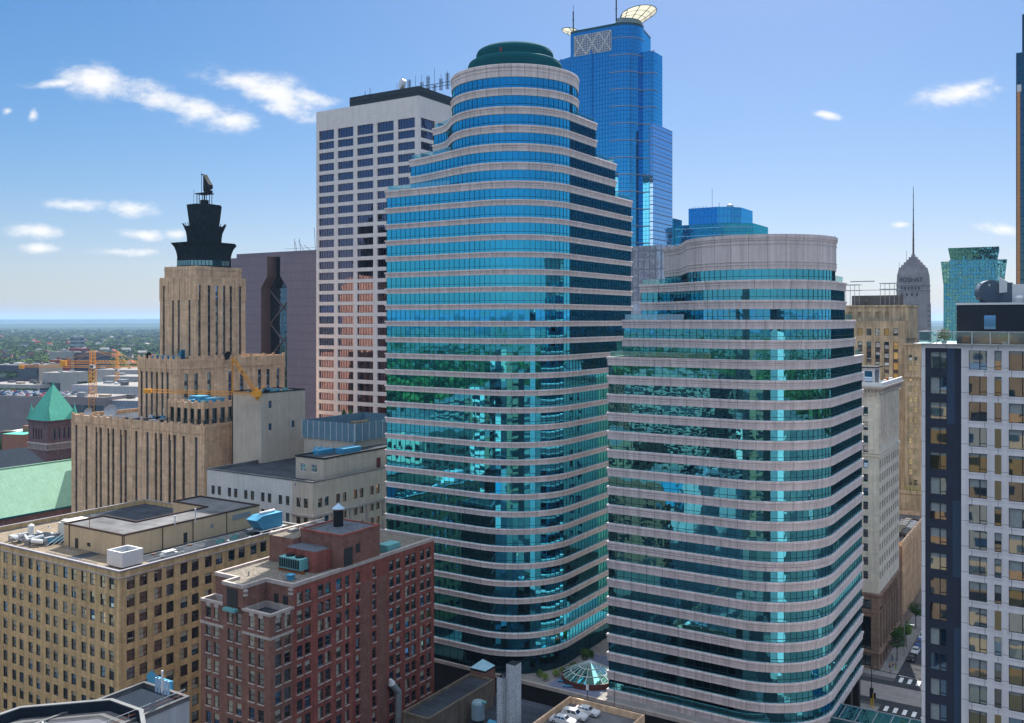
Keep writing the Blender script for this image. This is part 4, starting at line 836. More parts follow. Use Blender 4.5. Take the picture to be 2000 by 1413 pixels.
f1 = [(cx+.3, cy-.8, 132.2), (cx+3.3, cy-.8, 133.0), (cx+3.2, cy-.8, 134.2), (cx+1.6, cy-.8, 136.2), (cx+.3, cy-.8, 138.0)]; m.face(f1, darkm); m.face([(x, y+1.7, z) for x, y, z in reversed(f1)], darkm)
for a, b in zip(f1, f1[1:]+f1[:1]): m.face([a, b, (b[0], b[1]+1.7, b[2]), (a[0], a[1]+1.7, a[2])], darkm)
m.build('horn_aerial', ad)
m = MB()
for (x, y, s) in ((-12.5, 2.5, 2.4), (-17, 3, 1.6), (-7.5, 3.5, 2.2)): m.prism([(x, y), (x+s*1.6, y), (x+s*1.6, y+2), (x, y+2)], 74.3, 76.2, bluem); 
m.face([(-5.5, 3, 74.4), (-2, 3, 74.4), (-2, 3, 78.3), (-3.5, 3, 76.5)], bluem); m.face([(-5.5, 4.6, 74.4), (-2, 4.6, 74.4), (-2, 4.6, 78.3), (-3.5, 4.6, 76.5)], bluem); m.face([(-5.5, 3, 74.4), (-3.5, 3, 76.5), (-3.5, 4.6, 76.5), (-5.5, 4.6, 74.4)], bluem); m.face([(-3.5, 3, 76.5), (-2, 3, 78.3), (-2, 4.6, 78.3), (-3.5, 4.6, 76.5)], bluem)
m.build('roof_ducts', ad)
for x, y, l_ in ((-15.5, 1.2, 'round dark dish on the mid roof of the art deco tower, left end'), (2.0-1, 20, 'round grey dish on the mid roof of the art deco tower, street side')):
    X = Matrix.Translation(ad.location) @ Matrix.Rotation(GR, 4, 'Z') @ Vector((x, y, 74.3)); t = empty('satellite_dish', X.x, X.y, X.z, GR, l_, 'dish'); m = MB(); m.tube((0, 0, 0), (0, 0, 1.4), .12, greym, 6); m.build('stand', t); m = MB(); m.lathe(0, 0, [(0, .0), (.8, .12), (1.5, .5), (1.55, .52)], darkm, 20); o = m.build('reflector', t); o.location = (0, -.2, 1.4); o.rotation_euler = (radians(70), 0, 0)
# long lower wing in front (own massing, same building): seen as base
base_off = (-(220-248.0), 180-192.3)   # local position of the base's near corner
bx0, by0 = base_off; Wb = 66; bb = (bx0-Wb, bx0, by0, by0+15.6); opb = []
us = []
def tL(px, X, d): t = (px-1000)/F; return (X-t*d)/(.8462+.5329*t)
for zx in (465, 526, 586, 612, 658, 686, 733, 761, 825, 892, 943, 973, 1025, 1055, 1109, 1184):
    u = tL(zx/3.071, -90, 270); us.append(Wb-u)
m = MB(); facade(m, 'F', bb, 0, 56.7, cols_of(us, 1.25), [(6, 53.3)], tanstone, .4, None, opb); facade(m, 'R', bb, 0, 56.7, [], [], tanstone)
bb2 = (bb[0], bb[1], bb[2], by0+40); facade(m, 'B', bb2, 0, 56.7, [], [], tanstone); facade(m, 'L', bb2, 0, 56.7, [], [], tanstone); facade(m, 'R', (bb[0], bb[1], by0+15.6, by0+40), 0, 56.7, [], [], tanstone)
m.ring([(bb2[0]+.5, bb2[2]+.5), (bb2[1]-.5, bb2[2]+.5), (bb2[1]-.5, bb2[3]-.5), (bb2[0]+.5, bb2[3]-.5)], [(.5, 56.7), (0, 56.7), (0, 55.4)], tanstone); m.build('wing_wall', ad)
windows(ad, opb, ST_s(13), None, 100, True)
m = MB(); m.face([(bb2[0]+.5, bb2[2]+.5, 55.45), (bb2[1]-.5, bb2[2]+.5, 55.45), (bb2[1]-.5, bb2[3]-.5, 55.45), (bb2[0]+.5, bb2[3]-.5, 55.45)], roofdark); m.build('wing_roof', ad)
m = MB(); uu = sorted(us); mids = [(a+b)/2 for a, b in zip(uu, uu[1:])]+[1, Wb-1.2]; fins(m, bb, 56.7, 'F', mids, .65); fins(m, bb, 56.7, 'R', [1, 5, 9.5, 14.5], .4); m.box(bb[0]-.1, bb[1]+.2, bb[2]-.2, bb[2]-.02, 54.3, 54.6, tanstone); m.build('wing_fins', ad)
# glazed penthouse on the wing
px0, py0 = -(225-248.0), 183.3-192.3; pb = (px0-15.6, px0, py0, py0+12); opp = []
shell(ad, tanstone, pb, 63, 55.5, {'F': (cols_of([1.6+3.1*i for i in range(5)], 2.2), [(56.5, 61.2)]), 'R': (cols_of([1.6+3.0*i for i in range(4)], 2.2), [(56.5, 61.2)])}, opp, .5, .5, roofgrey, 'penthouse_wall')
windows(ad, opp, dict(k='wide', n=1, f=frame_d, g=[G('deep_blue_glass', (.2, .35, .5), (.01, .02, .03), .7, None)], t=.1), None, 20)
m = MB(); fins(m, pb, 63, 'F', [.4+3.1*i for i in range(6)], .6); fins(m, pb, 63, 'R', [.3, 3.1, 6.1, 9.1, 11.8], .6)
m.build('penthouse_fins', ad)
m = MB(); m.box(px0-11, px0-6, py0+4, py0+8, 62.5, 64.5, bluem); m.box(px0-5, px0-.5, py0+5, py0+9, 62.5, 64.0, bluem); m.lathe(px0-8.5, py0+3, [(1.3, 62.5), (1.3, 63.6), (1.1, 63.7)], bluem, 16); m.lathe(px0-3, py0+3.2, [(1, 62.5), (1, 63.4), (.8, 63.5)], tealpaint, 16); m.build('roof_plant', ad)
# clutter on the wing's roof
rr = random.Random(9); m = MB()
for i in range(46):
    x, y = rr.uniform(bb[0]+24, bb[1]-17), rr.uniform(by0+2, by0+17); s = rr.uniform(.4, 1.4); m.box(x, x+s*rr.uniform(1, 2.5), y, y+s, 55.5, 55.5+rr.uniform(.4, 1.7), rr.choice([whitem, greym, darkm, darkm, bluem, roofgrey]))
m.build('roof_equipment', ad)
for i, (x, y) in enumerate(((bb[0]+6, by0+2.5), (bb[0]+13, by0+6))):
    X = Matrix.Translation(ad.location) @ Matrix.Rotation(GR, 4, 'Z') @ Vector((x, y, 55.5)); t = empty('satellite_dish', X.x, X.y, X.z, GR, ('small grey dish at the left corner of the art deco wing roof', 'large pale dish on the art deco wing roof near its left end')[i], 'dish'); m = MB(); m.tube((0, 0, 0), (0, 0, 1.5), .12, greym, 6); m.build('stand', t); m = MB(); R_ = 1.3+.9*i; m.lathe(0, 0, [(0, 0), (R_*.55, .12), (R_, .5), (R_+.06, .5)], greym, 20); o = m.build('reflector', t); o.location = (0, -.2, 1.9+i*.5); o.rotation_euler = (radians(65), 0, .5)
# plain beige lift block
lb = bld('lift_block', 'plain beige block with dark roof between the art deco tower and the pale office', 185.7, 202.4)
opl = []; shell(lb, beige, (-12.2, 0, 0, 17.5), 66.7, 0, {'R': (cols_of([3.4, 12.5], 1.2), [(55.8, 57.8), (62.3, 64.4)])}, opl, .2, .8, roofdark, skip=lambda f, u, z: u > 10 and z > 60)
windows(lb, opl, dict(k='wide', n=1, f=frame_d, g=[win_blue], t=.08)); m = MB(); m.ring([(-12.2, 0), (0, 0), (0, 17.5), (-12.2, 17.5)], [(0, 66.7), (.1, 66.7), (.1, 67), (-.4, 67), (-.4, 66.7)], darkm); m.tube((-12.0, -.15, 40), (-12.0, -.15, 66.6), .12, darkm, 5); m.build('coping', lb)
m = MB()
for i in range(10): x, y = rr.uniform(-10, -1), rr.uniform(1, 15); m.box(x, x+1.2, y, y+1.4, 65.9, 67+rr.random()*.7, rr.choice([bluem, darkm, tealpaint]))
m.build('roof_plant', lb)
# filler blocks behind and the low wall with dark shrubs
fb = bld('low_block', 'low tan stone block with two dark conical shrubs on its roof beside the white tower', 212, 190)
m = MB(); m.box(-14, 0, 0, 14, 0, 56.4, tanold, tmat=roofdark); m.build('wall', fb); m = MB(); m.ring([(-14, 0), (0, 0), (0, 14), (-14, 14)], [(0, 56.2), (.2, 56.4), (.2, 57), (-.4, 57), (-.4, 56.4)], tanold); m.build('parapet', fb)
for i, u in enumerate((-4.5, -1.8)):
    X = Matrix.Translation(fb.location) @ Matrix.Rotation(GR, 4, 'Z') @ Vector((u-3, 3, 56.4)); t = empty('conical_shrub', X.x, X.y, X.z, 0, ('dark conical shrub on the low tan block, left one', 'dark conical shrub on the low tan block, right one')[i], 'shrub', 'roof shrubs'); m = MB()
    for k in range(260):
        h = rr.random(); a = rr.uniform(0, 6.28); r = (1-h)*1.5*rr.uniform(.6, 1.05); x, y, z = r*cos(a), r*sin(a), .4+h*3.2; s = .22; m.face([(x-s, y, z), (x+s, y+s*.4, z-.1), (x+.05, y+s, z+s*1.6)], lm1)
    m.build('foliage', t); m = MB(); m.tube((0, 0, 0), (0, 0, 3), .08, bark, 5, r2=.02); m.build('stem', t)

# ---------------------------------------------------------------- pale office with terrace roof, 405..752
wo = bld('office_block', 'pale low office block with white side wall, tan street front and flat dark roof', 168.0, 164.7)
ST_o = dict(k='sash', f=frame_d, g=[win_dark, win_dark, win_blue, win_warm], vars=[0, 0, 0, 1, 2, 3], t=.08)
Z = 47.2; Wl, Wt = 33.0, 39.5
opw = []; row = [(40.6-4.3*k, 43.0-4.3*k) for k in range(9)]
uL = [tL(z/3.925+400, -49.8, 230) for z in (65, 113, 190, 238, 315, 366, 446, 497, 580, 636, 719, 775)]
m = MB(); facade(m, 'F', (-Wt, -7.2, 0, 30), 0, Z, cols_of([Wt-7.2-(u-7.2) for u in uL[:10]], 1.35), row, whitewall, .25, None, opw); m.build('white_wall', wo)
m = MB(); facade(m, 'F', (-7.2, 0, 0, 30), 0, Z, cols_of([7.2-u for u in uL[10:]], 1.5), row, tanold if False else beige, .3, None, opw)
cR = [c+6.6*k for k in range(8) for c in (2.6, 5.0)]
facade(m, 'R', (-7.2, 0, 0, 57), 0, Z, cols_of(cR, 1.55), row, beige, .3, None, opw); facade(m, 'B', (-Wt, 0, 0, 57), 0, Z, [], [], beige); facade(m, 'L', (-Wt, 0, 0, 57), 0, Z, [], [], beige); m.build('wall', wo)
windows(wo, opw, ST_o, lambda x, y: x < 760 and y < 1010)
m = MB(); m.ring([(-7.2, 0), (0, 0), (0, 57)], [(0, 38.2), (.35, 38.4), (.35, 38.9), (0, 39.0)], trim, closed=False)
for k in range(9):
    for zz in range(6): m.box(.0, .35, k*6.6+.2, k*6.6+.9, 34.2-4.3*zz-.0, 38.2-4.3*zz if zz == 0 else 37.4-4.3*zz, trim)
m.build('stone_trim', wo)
m = MB(); m.face([(-Wt, 0, Z-.6), (0, 0, Z-.6), (0, 57, Z-.6), (-Wt, 57, Z-.6)], roofdark); m.build('roof', wo)
m = MB(); m.ring([(-Wt, 0), (0, 0), (0, 57), (-Wt, 57)], [(0, Z-.1), (.15, Z), (.15, Z+.25), (-.6, Z+.25), (-.6, Z-.6)], roofgrey); m.build('coping', wo)
# set-back penthouse: near corner px 608,y ~905
m = MB(); opq = []
pbx = (-11.5, -1.5, 5.5, 52); facade(m, 'F', pbx, Z-.6, 52.3, cols_of([2.6, 6.6], 1.9), [(48.6, 50.6)], beige, .25, None, opq); facade(m, 'R', pbx, Z-.6, 52.3, [(32, 45)], [(49.2, 51)], beige, .25, None, opq); facade(m, 'B', pbx, Z-.6, 52.3, [], [], beige); facade(m, 'L', pbx, Z-.6, 52.3, [], [], beige); m.face([(-11.5, 5.5, 52.3), (-1.5, 5.5, 52.3), (-1.5, 52, 52.3), (-11.5, 52, 52.3)], roofdark); m.ring([(-11.5, 5.5), (-1.5, 5.5), (-1.5, 52), (-11.5, 52)], [(0, 52.2), (.15, 52.2), (.15, 52.6), (-.3, 52.6), (-.3, 52.3)], darkm)
m.build('penthouse', wo); windows(wo, opq, dict(k='wide', n=2, f=whitem, g=[G('blue_penthouse_glass', (.3, .6, .75), (.01, .04, .06), .6, None)], t=.12))
m = MB(); m.box(-1.5, -1.42, 26, 27.6, 46.8, 50, M('oxblood_door', (.12, .02, .03), .6)); m.build('door', wo)
m = MB(); m.box(-27, -8, 24, 42, Z-.6, 54.3, beige, tmat=roofdark); m.build('plant_house', wo)
m = MB(); P = [(-27.3, 23.7), (-7.4, 23.7), (-7.4, 50), (-27.3, 50)]; m.ring(P, [(0, 54.3), (.1, 54.3), (.1, 59.2), (-.1, 59.2), (-.1, 54.3)], bluescreen)
for i in range(10):
    x = -27.3+19.9*i/9; m.tube((x, 23.55, 54), (x, 23.55, 59.3), .1, whitem, 4); y = 23.7+26.3*i/9; m.tube((-7.25, y, 54), (-7.25, y, 59.3), .1, whitem, 4)
m.build('louvre_screen', wo)
m = MB(); m.box(-22, -12, 20.5, 23.6, Z-.6, 49.5, bluem); m.face([(-22, 20.5, 49.5), (-12, 20.5, 49.5), (-12, 23.6, 52), (-22, 23.6, 52)], bluem)
for i in range(5): m.tube((-21+i*2.2, 20.4, 49.5), (-20.4+i*2.2, 23.5, 52.2), .12, whitem, 4)
m.box(-6.5, -3.5, 15, 22, 52.3, 53.6, bluem); m.box(-9.5, -7.8, 10, 16, 52.3, 53.4, bluem); m.build('roof_plant', wo)
fl = on(None, 167.7, 168.5, Z-3, 'flag', 'small striped flag on a pole on the tan corner of the pale office', 'flag')
m = MB(); m.tube((0, 0, -3), (-.4, -1.6, 3.6), .06, whitem, 5); m.build('pole', fl)
m = MB(); fr = M('flag_red', (.5, .05, .06), .8, .02); fw = M('flag_white', (.75, .75, .75), .8, .02); fbm = M('flag_blue', (.03, .05, .25), .8, .02)
for i in range(7):
    m.face([(-.3-i*.12, -1.4, 3.2-i*.36), (-.9-i*.10, -1.3, 2.7-i*.40), (-1.0-i*.10, -1.28, 2.34-i*.40), (-.4-i*.12, -1.4, 2.86-i*.36)], fr if i % 2 else fw)
m.face([(-.3, -1.44, 3.2), (-.62, -1.40, 2.95), (-.72, -1.40, 2.0), (-.42, -1.44, 2.2)], fbm); m.build('cloth', fl)
# ---------------------------------------------------------------- city hall with green roofs
ch = bld('city_hall', 'plum stone hall with a long pale green copper roof and a dark slate rear roof', 150, 317.7)
def gable(m, x0, x1, y0, y1, z0, z1, mat, wallm):   # ridge runs along y
    xm = (x0+x1)/2; m.face([(x1, y0, z0), (x1, y1, z0), (xm, y1, z1), (xm, y0, z1)], mat); m.face([(x0, y1, z0), (x0, y0, z0), (xm, y0, z1), (xm, y1, z1)], mat)
    for y in (y0, y1): m.face([(x0, y, z0), (x1, y, z0), (xm, y, z1)], wallm)
m = MB(); opc = []; facade(m, 'R', (-24, 0, 0, 57), 0, 19.6, cols_of([c+k*8 for k in range(7) for c in (1.6, 4.0)], 1.3), [(13.5, 16.8)], plum, .4, None, opc); facade(m, 'F', (-24, 0, 0, 57), 0, 19.6, [], [], plum); facade(m, 'B', (-24, 0, 0, 57), 0, 19.6, [], [], plum); facade(m, 'L', (-24, 0, 0, 57), 0, 19.6, [], [], plum)
m.build('wall', ch); windows(ch, opc, dict(k='sash', f=frame_d, g=[win_dark], t=.1))
m = MB()
for k in range(9):
    y = 3+k*6; m.lathe(0, 0, [(0, 0)], frame_d, 3) if False else None
    pts = [(.06, y-1.5, 8.4), (.06, y+1.5, 8.4)]+[(.06, y+1.5*cos(radians(a)), 10.4+1.5*sin(radians(a))) for a in range(0, 181, 20)]; m.face(pts, frame_d)
m.build('arched_window', ch)
m = MB(); gable(m, -24.8, .8, -1, 58, 19.6, 34.6, copperpale, plum); m.build('roof', ch)
m = MB(); m.box(.62, .98, -1, 58, 19.2, 19.75, tealm); m.tube((-12, -1, 34.65), (-12, 58, 34.65), .25, copperpale, 6); m.build('gutter', ch)
m = MB()  # cross wing roof in its own plane, running left from the far end
for s, mt in ((0, copperpale),):
    m.face([(.8, 50, 19.7), (.8, 66, 19.7), (-12, 66, 34.7), (-12, 58, 34.7)], tealm); m.face([(.8, 50.0, 19.7), (4, 54, 19.7), (-8, 66, 33.5), (-12, 58, 34.7)], copper)
m.build('hip_roof', ch)
m = MB(); m.box(-75, -26, 30, 62, 0, 27, plum, tmat=darkslate); gable(m, -75, -26, 30, 62, 27, 36, darkslate, darkslate); m.build('rear_roof', ch)
m = MB(); m.box(-10.5, -1.5, 61, 72, 0, 38.6, tanold); m.box(-11, -1, 60.5, 72.5, 38.6, 39.2, trim, tmat=rooftan); m.box(-8, -4.5, 60.4, 60.6, 34.5, 37.5, G('lantern_glass', (.3, .5, .6), (.02, .04, .05), .6, None)); m.box(-1.5, -1.3, 63, 65.5, 32, 36, frame_d); m.build('stair_tower', ch)
ct = bld('clock_tower', 'square stone tower with a steep bright green copper pyramid roof and corner pinnacles', 231, 384.6)
W = 14.8; D = 14.0; m = MB(); opt = []
rows = [(35.5, 40.5)]
for f in 'FR': facade(m, f, (-W, 0, 0, D), 0, 43.6, cols_of([4.0, 6.0, 8.0, 10.0] if f == 'F' else [3.2, 5.4, 7.6, 9.8], 1.0), [(24.5, 26.8), (35.5, 40.2)], plum, .5, None, opt)
facade(m, 'B', (-W, 0, 0, D), 0, 43.6, [], [], plum); facade(m, 'L', (-W, 0, 0, D), 0, 43.6, [], [], plum); m.build('wall', ct)
windows(ct, opt, dict(k='sash', f=frame_d, g=[win_dark], t=.1))
m = MB(); sq = [(-W, 0), (0, 0), (0, D), (-W, D)]; m.ring(sq, [(0, 33.0), (.35, 33.2), (.35, 33.8), (0, 34)], trim); m.ring(sq, [(0, 30.8), (.2, 31), (.2, 31.3), (0, 31.4)], trim); m.ring(sq, [(0, 43.0), (.6, 43.4), (.6, 43.9), (-.3, 43.9)], plum)
for i in range(18):
    m.box(-W+.5+i*.8, -W+.85+i*.8, -.3, 0, 31.5, 33, trim); m.box(0, .3, .4+i*.76, .75+i*.76, 31.5, 33, trim)
m.build('stone_trim', ct)
m = MB(); cx, cy = -W/2, D/2
B = [(-W-.7, -.7), (.7, -.7), (.7, D+.7), (-W-.7, D+.7)]
for i in range(4): m.face([(*B[i], 43.9), (*B[(i+1) % 4], 43.9), (cx, cy, 59.5)], copper)
m.lathe(cx, cy, [(.35, 59), (.1, 60.6), (0, 60.7)], copper, 8); m.build('roof', ct)
m = MB()
for x, y in ((-W+.9, .9), (-.9, .9), (-.9, D-.9), (-W+.9, D-.9)): m.lathe(x, y, [(1.75, 43.9), (1.5, 45), (.12, 50.0), (.1, 51.2), (0, 51.3)], copper, 8)
m.build('pinnacle', ct)

# ---------------------------------------------------------------- mauve granite slab pair with recessed atrium
gv = bld('government_tower', 'mauve granite twin slab tower with recessed dark atrium crossed by diamond bracing', 315.2, 343.7)
def slabprof(m, pts, y0, y1, side):
    m.face([(x, y0, z) for x, z in pts], purple); m.face([(x, y1, z) for x, z in reversed(pts)], purple)
    for (xa, za), (xb, zb) in zip(pts, pts[1:]+pts[:1]): m.face([(xa, y0, za), (xb, y0, zb), (xb, y1, zb), (xa, y1, za)], side)
m = MB(); slabprof(m, [(-60, 0), (0, 0), (0, 103.5), (4.2, 109), (4.2, 118.8), (-60, 118.8)], 0, 24, purple_side); m.build('left_slab', gv)
m = MB(); slabprof(m, [(17.8, 0), (60, 0), (60, 118.8), (13.2, 118.8), (13.2, 109), (17.8, 103.5)], 0, 24, purple_side); m.build('right_slab', gv)
m = MB(); m.box(0, 17.8, 6.2, 6.6, 0, 103.5, gov_g); m.box(4.2, 13.2, 6.2, 6.6, 103.5, 118, gov_g)
for x0, x1, x2, x3 in ((0, 0, 4.2, 4.2),): m.face([(0, 6.2, 103.5), (17.8, 6.2, 103.5), (13.2, 6.2, 109), (4.2, 6.2, 109)], gov_g)
m.build('atrium_glazing', gv)
br = M('copper_brown_brace', (.16, .12, .12), .6, .1); m = MB(); z = 4; h = 8.2; k = 0
while z < 98:
    for xa, xb in ((0, 8.9), (17.8, 8.9)):
        a, b = (xa, xb) if k % 2 == 0 else (xb, xa); m.tube((a, 6.0, z), (b, 6.0, z+h), .32, br, 4, cap=False)
    z += h; k += 1
m.build('diamond_bracing', gv)
m = MB(); m.box(-22, 60, 4, 20, 118.8, 121.2, purple, tmat=roofdark); m.build('roof_house', gv)
m = MB(); rr = random.Random(4)
for i in range(16): x = rr.uniform(8, 50); m.tube((x, 8+rr.random()*8, 121), (x, 8, 121+rr.uniform(3, 12)), .09, darkm, 4)
m.tube((-30, 5, 118.8), (-30, 5, 124), .08, darkm, 4); m.tube((10, 6, 122.6), (50, 6, 122.6), .07, darkm, 4); m.build('aerials', gv)

# ---------------------------------------------------------------- white gridded tower
us = bld('office_tower', 'tall white gridded concrete tower with dark blue strip windows and a black roof band', 255, 199.2)
W, D, Z = 49.0, 40.0, 166.6; ow = []
colF = [(1.35+9.55*i, 1.35+9.55*i+7.7) for i in range(5)]; colR = [(1.3+9.8*i, 1.3+9.8*i+8.2) for i in range(4)]
rows = [(159.0-2.75-4.1*k, 159.0-4.1*k) for k in range(35)]
rows[0] = (155.6, 159.2)
shell(us, whitestone, (-W, 0, 0, D), Z, 0, {'F': (colF, rows), 'R': (colR, rows)}, ow, .55, 1.2, roofdark)
windows(us, ow, dict(k='wide', n=6, f=frame_d, g=[usb_g], t=.12), lambda x, y: x < (755 if y > 365 else 805 if y > 300 else 882) and y < 840)
m = MB(); bk = M('black_roof_louvre', (.02, .03, .04), .6, .2)
m.box(-W+15, -1.5, 2, D-3, Z-1.2, Z+4.0, bk, tmat=roofdark); m.ring([(-W+15, 2), (-1.5, 2), (-1.5, D-3), (-W+15, D-3)], [(0, Z+2.1), (.12, Z+2.1), (.12, Z+2.3), (0, Z+2.3)], frame_d); m.build('roof_house', us)
t = on(None, 262, 212, Z+4.0, 'satellite_dish', 'round white drum dish on the roof edge of the white gridded tower', 'dish')
m = MB(); m.tube((0, 0, 0), (0, 0, 3), .2, greym, 6); m.build('stand', t); m = MB(); m.lathe(0, 0, [(0, -.9), (1.8, -.6), (1.9, .9), (0, 1.0)], whitem, 22); o = m.build('reflector', t); o.location = (0, 0, 3.2); o.rotation_euler = (radians(80), 0, -.5)
t = on(None, 266, 204, Z+4.0, 'antenna', 'thicket of dark steel aerial frames on top of the white gridded tower', 'antenna')
m = MB()
for i in range(9): x = -14+i*2.9; m.lattice((x, 0, 0), (x, 0, 2.6+1.6*(i % 3)), .8, 1.2, .07, darkm); m.tube((x, 0, 3), (x, 0, 5+3.5*rr.random()), .06, darkm, 4)
m.build('frames', t)
m = MB(); 
for z in (1.4, 2.6): m.tube((-14, 0, z), (11, 0, z), .09, darkm, 4)
for i in range(10): m.tube((-14+i*2.5, 0, 1.4), (-12.7+i*2.5, 0, 2.6), .06, darkm, 4)
m.build('rail', t)
t = on(None, 262, 230, Z+4.0, 'antenna', 'two thin whip aerials at the left of the white tower roof band', 'antenna'); m = MB(); m.tube((0, 0, 0), (0, 0, 3), .09, darkm, 4); m.tube((2.4, 0, 0), (2.4, 0, 3.8), .09, darkm, 4); m.tube((-1, 0, 1.6), (3.4, 0, 1.6), .06, darkm, 4); m.build('whip', t)

# ---------------------------------------------------------------- tall bright blue tower with halo
cp = bld('skyscraper', 'tall bright blue glass skyscraper with a cream winged halo on its roof', 380.6, 183.7)
def arcp(cx, cy, r, a0, a1, n): return [(cx+r*cos(radians(a0+(a1-a0)*i/n)), cy+r*sin(radians(a0+(a1-a0)*i/n))) for i in range(n+1)]
def gl_body(root, name, P, z0, z1, mat, capm=roofdark):
    m = MB(); m.prism(P, z0, z1, mat, capmat=capm); return m.build(name, root)
R_ = 9.0
shaft = [(-23.4, 0), (0, 0)]+arcp(0, R_, R_, -90, 35, 16)[1:]+[(5, 28), (-23.4, 28)]
gl_body(cp, 'shaft_glazing', shaft, 0, 222.5, cap_g)
wing = [(-22.0-14.5, 8.6), (-35.5, 7.2), (-11.8, -.6), (-11.5, 3), (-11.5, 34), (-36.5, 34)]
gl_body(cp, 'left_wing_glazing', wing, 0, 213, cap_g)
rw = [(8, 8.5), (16.2, 6.6), (19.5, 8.0), (21.0, 12), (21.0, 34), (8, 34)]
rw = [(6.4, 8.8), (13.2, 9.0), (14.2, 10.5), (14.4, 14), (14.4, 20), (6.4, 20)]
gl_body(cp, 'right_wing_glazing', rw, 0, 211, cap_g)
lt = [(17.6, 11.3), (18.2, 11.3), (18.2, 38), (10, 38), (10, 14)]
x1_, y1_ = 23.0, 16
lo = [(12.9, 8.7), (14.6, 8.7), (14.6, 31.7), (6.4, 31.7), (6.4, 20.05), (12.9, 20.05)]
gl_body(cp, 'lower_block_glazing', lo, 0, 178, cap_g2)
m = MB(); wb = M('silver_string_course', (.38, .48, .66), .4, .03)
z = 10
while z < 222:
    m.ring([(-23.4, 0), (0, 0)], [(0, z), (.12, z), (.12, z+.22), (0, z+.22)], wb, closed=False)
    if z < 212: m.ring([(-35.5, 7.2), (-11.8, -.6)], [(0, z), (.12, z), (.12, z+.2), (0, z+.2)], wb, closed=False)
    z += 7.8
m.build('string_course', cp)
m = MB(); z = 6; pk = M('pinkish_string_course', (.22, .26, .36), .5, .05)
while z < 220:
    m.ring([(-3, 0), (0, 0)]+arcp(0, R_, R_, -90, 15, 12)[1:], [(0, z), (.25, z), (.25, z+.4), (0, z+.4)], pk, closed=False)
    if z < 208: m.ring(rw[:4], [(0, z), (.25, z), (.25, z+.4), (0, z+.4)], pk, closed=False)
    z += 7.8
m.build('curved_string_course', cp)
m = MB(); m.box(5.5, 6.5, 2.6, 10.5, 0, 210.8, G('dark_notch_glass', (.03, .10, .2), (.003, .01, .03), .7, (1.5, 1.95, .15), line=(.004, .012, .03))); m.build('notch', cp)
m = MB(); lg = M('white_lattice', (.55, .60, .68), .5, .05); x0, x1, z0, z1 = -21.4, -2.2, 211.5, 220.8
m.face([(x0, -.06, z0), (x1, -.06, z0), (x1, -.06, z1), (x0, -.06, z1)], M('lattice_shade', (.12, .16, .24), .8))
n = 22
for i in range(n+1): x = x0+(x1-x0)*i/n; m.box(x-.08, x+.08, -.3, -.1, z0, z1, lg)
for i in range(10): z = z0+(z1-z0)*i/9; m.box(x0, x1, -.34, -.12, z-.08, z+.08, lg)
for a in (0, 1, 2): xx = x0+6.4*a; m.tube((xx, -.35, z0), (xx+6.4, -.35, z1), .25, whitem, 4); m.tube((xx+6.4, -.35, z0), (xx, -.35, z1), .25, whitem, 4)
m.build('crown_lattice', cp)
cpn, t_, n_, l_ = nodes('cream_canopy_panel'); o_ = n_.new('ShaderNodeOutputMaterial'); a_ = n_.new('ShaderNodeBsdfTranslucent'); b_ = n_.new('ShaderNodeBsdfDiffuse'); x_ = n_.new('ShaderNodeMixShader'); x_.inputs[0].default_value = .4
a_.inputs[0].default_value = (.50, .47, .36, 1); b_.inputs[0].default_value = (.6, .57, .48, 1); l_.new(a_.outputs[0], x_.inputs[1]); l_.new(b_.outputs[0], x_.inputs[2]); l_.new(x_.outputs[0], o_.inputs[0]); 
frm = M('green_grey_rib', (.10, .16, .18), .5)
def halo(name, cx, cy, r0, r1, a0, a1, z0, z1, n, nr):
    t0, t1 = radians(a0), radians(a1); m = MB(); f = MB()
    def P(i, k):
        a = t0+(t1-t0)*i/n; e = sin(pi*i/n)**.6; q = k/nr; r = r0+(r1-r0)*e*q; return (cx+r*cos(a), cy+r*sin(a), z0+(z1-z0)*e*(q**1.35))
    for i in range(n):
        for k in range(nr):
            A, B, C_, D_ = P(i, k), P(i+1, k), P(i+1, k+1), P(i, k+1); m.face([A, B, C_, D_], cpn)
    for i in range(n+1):
        for k in range(nr):
            if i % 2 == 0 or n < 9: f.tube(P(i, k), P(i, k+1), .2, frm, 4)
        if i < n:
            for k in range(1, nr+1): f.tube(P(i, k), P(i+1, k), .2 if k == nr else .13, frm, 4)
    for i in range(0, n+1, 2): q = P(i, 1); f.tube((cx+(r0-1)*cos(t0+(t1-t0)*i/n), cy+(r0-1)*sin(t0+(t1-t0)*i/n), z0-3), q, .22, frm, 4); q = P(min(n, i+1), 0); f.tube((q[0], q[1], z0-3.5), q, .2, frm, 4)
    m.build('halo_panels', cp); f.build('halo_frame', cp)
halo('h', -2.5, 10, 6.5, 17, -70, 100, 225.6, 231.8, 16, 4)
halo('h', -19, 10, 5, 13, 130, 262, 223.6, 227.0, 10, 3)
m = MB(); m.prism(shaft, 222.5, 223.6, M('dark_teal_parapet', (.01, .06, .09), .4)); m.ring([(0, 0)]+arcp(0, R_, R_, -90, 25, 10)[1:], [(.1, 223.6), (.2, 223.6), (-1, 226)], frm, closed=False); m.build('parapet', cp)
m = MB()
for x, y, h in ((0, .6, 12), (-22.3, .6, 10)): m.tube((x, y, 223), (x, y, 223+h), .3, darkm, 5); m.tube((x-.6, y, 223+h*.6), (x+.6, y, 223+h*.6), .15, darkm, 4); m.tube((x, y, 223+h), (x, y, 226+h), .1, darkm, 4)
m.build('aerial_mast', cp)
m = MB(); rr = random.Random(2)
for i in range(14): x = rr.uniform(-34, -14); m.tube((x, 8, 213), (x, 8, 214+rr.random()*1.4), .12, darkm, 4)
m.box(-16, -13, 3, 5, 213, 216, darkm)
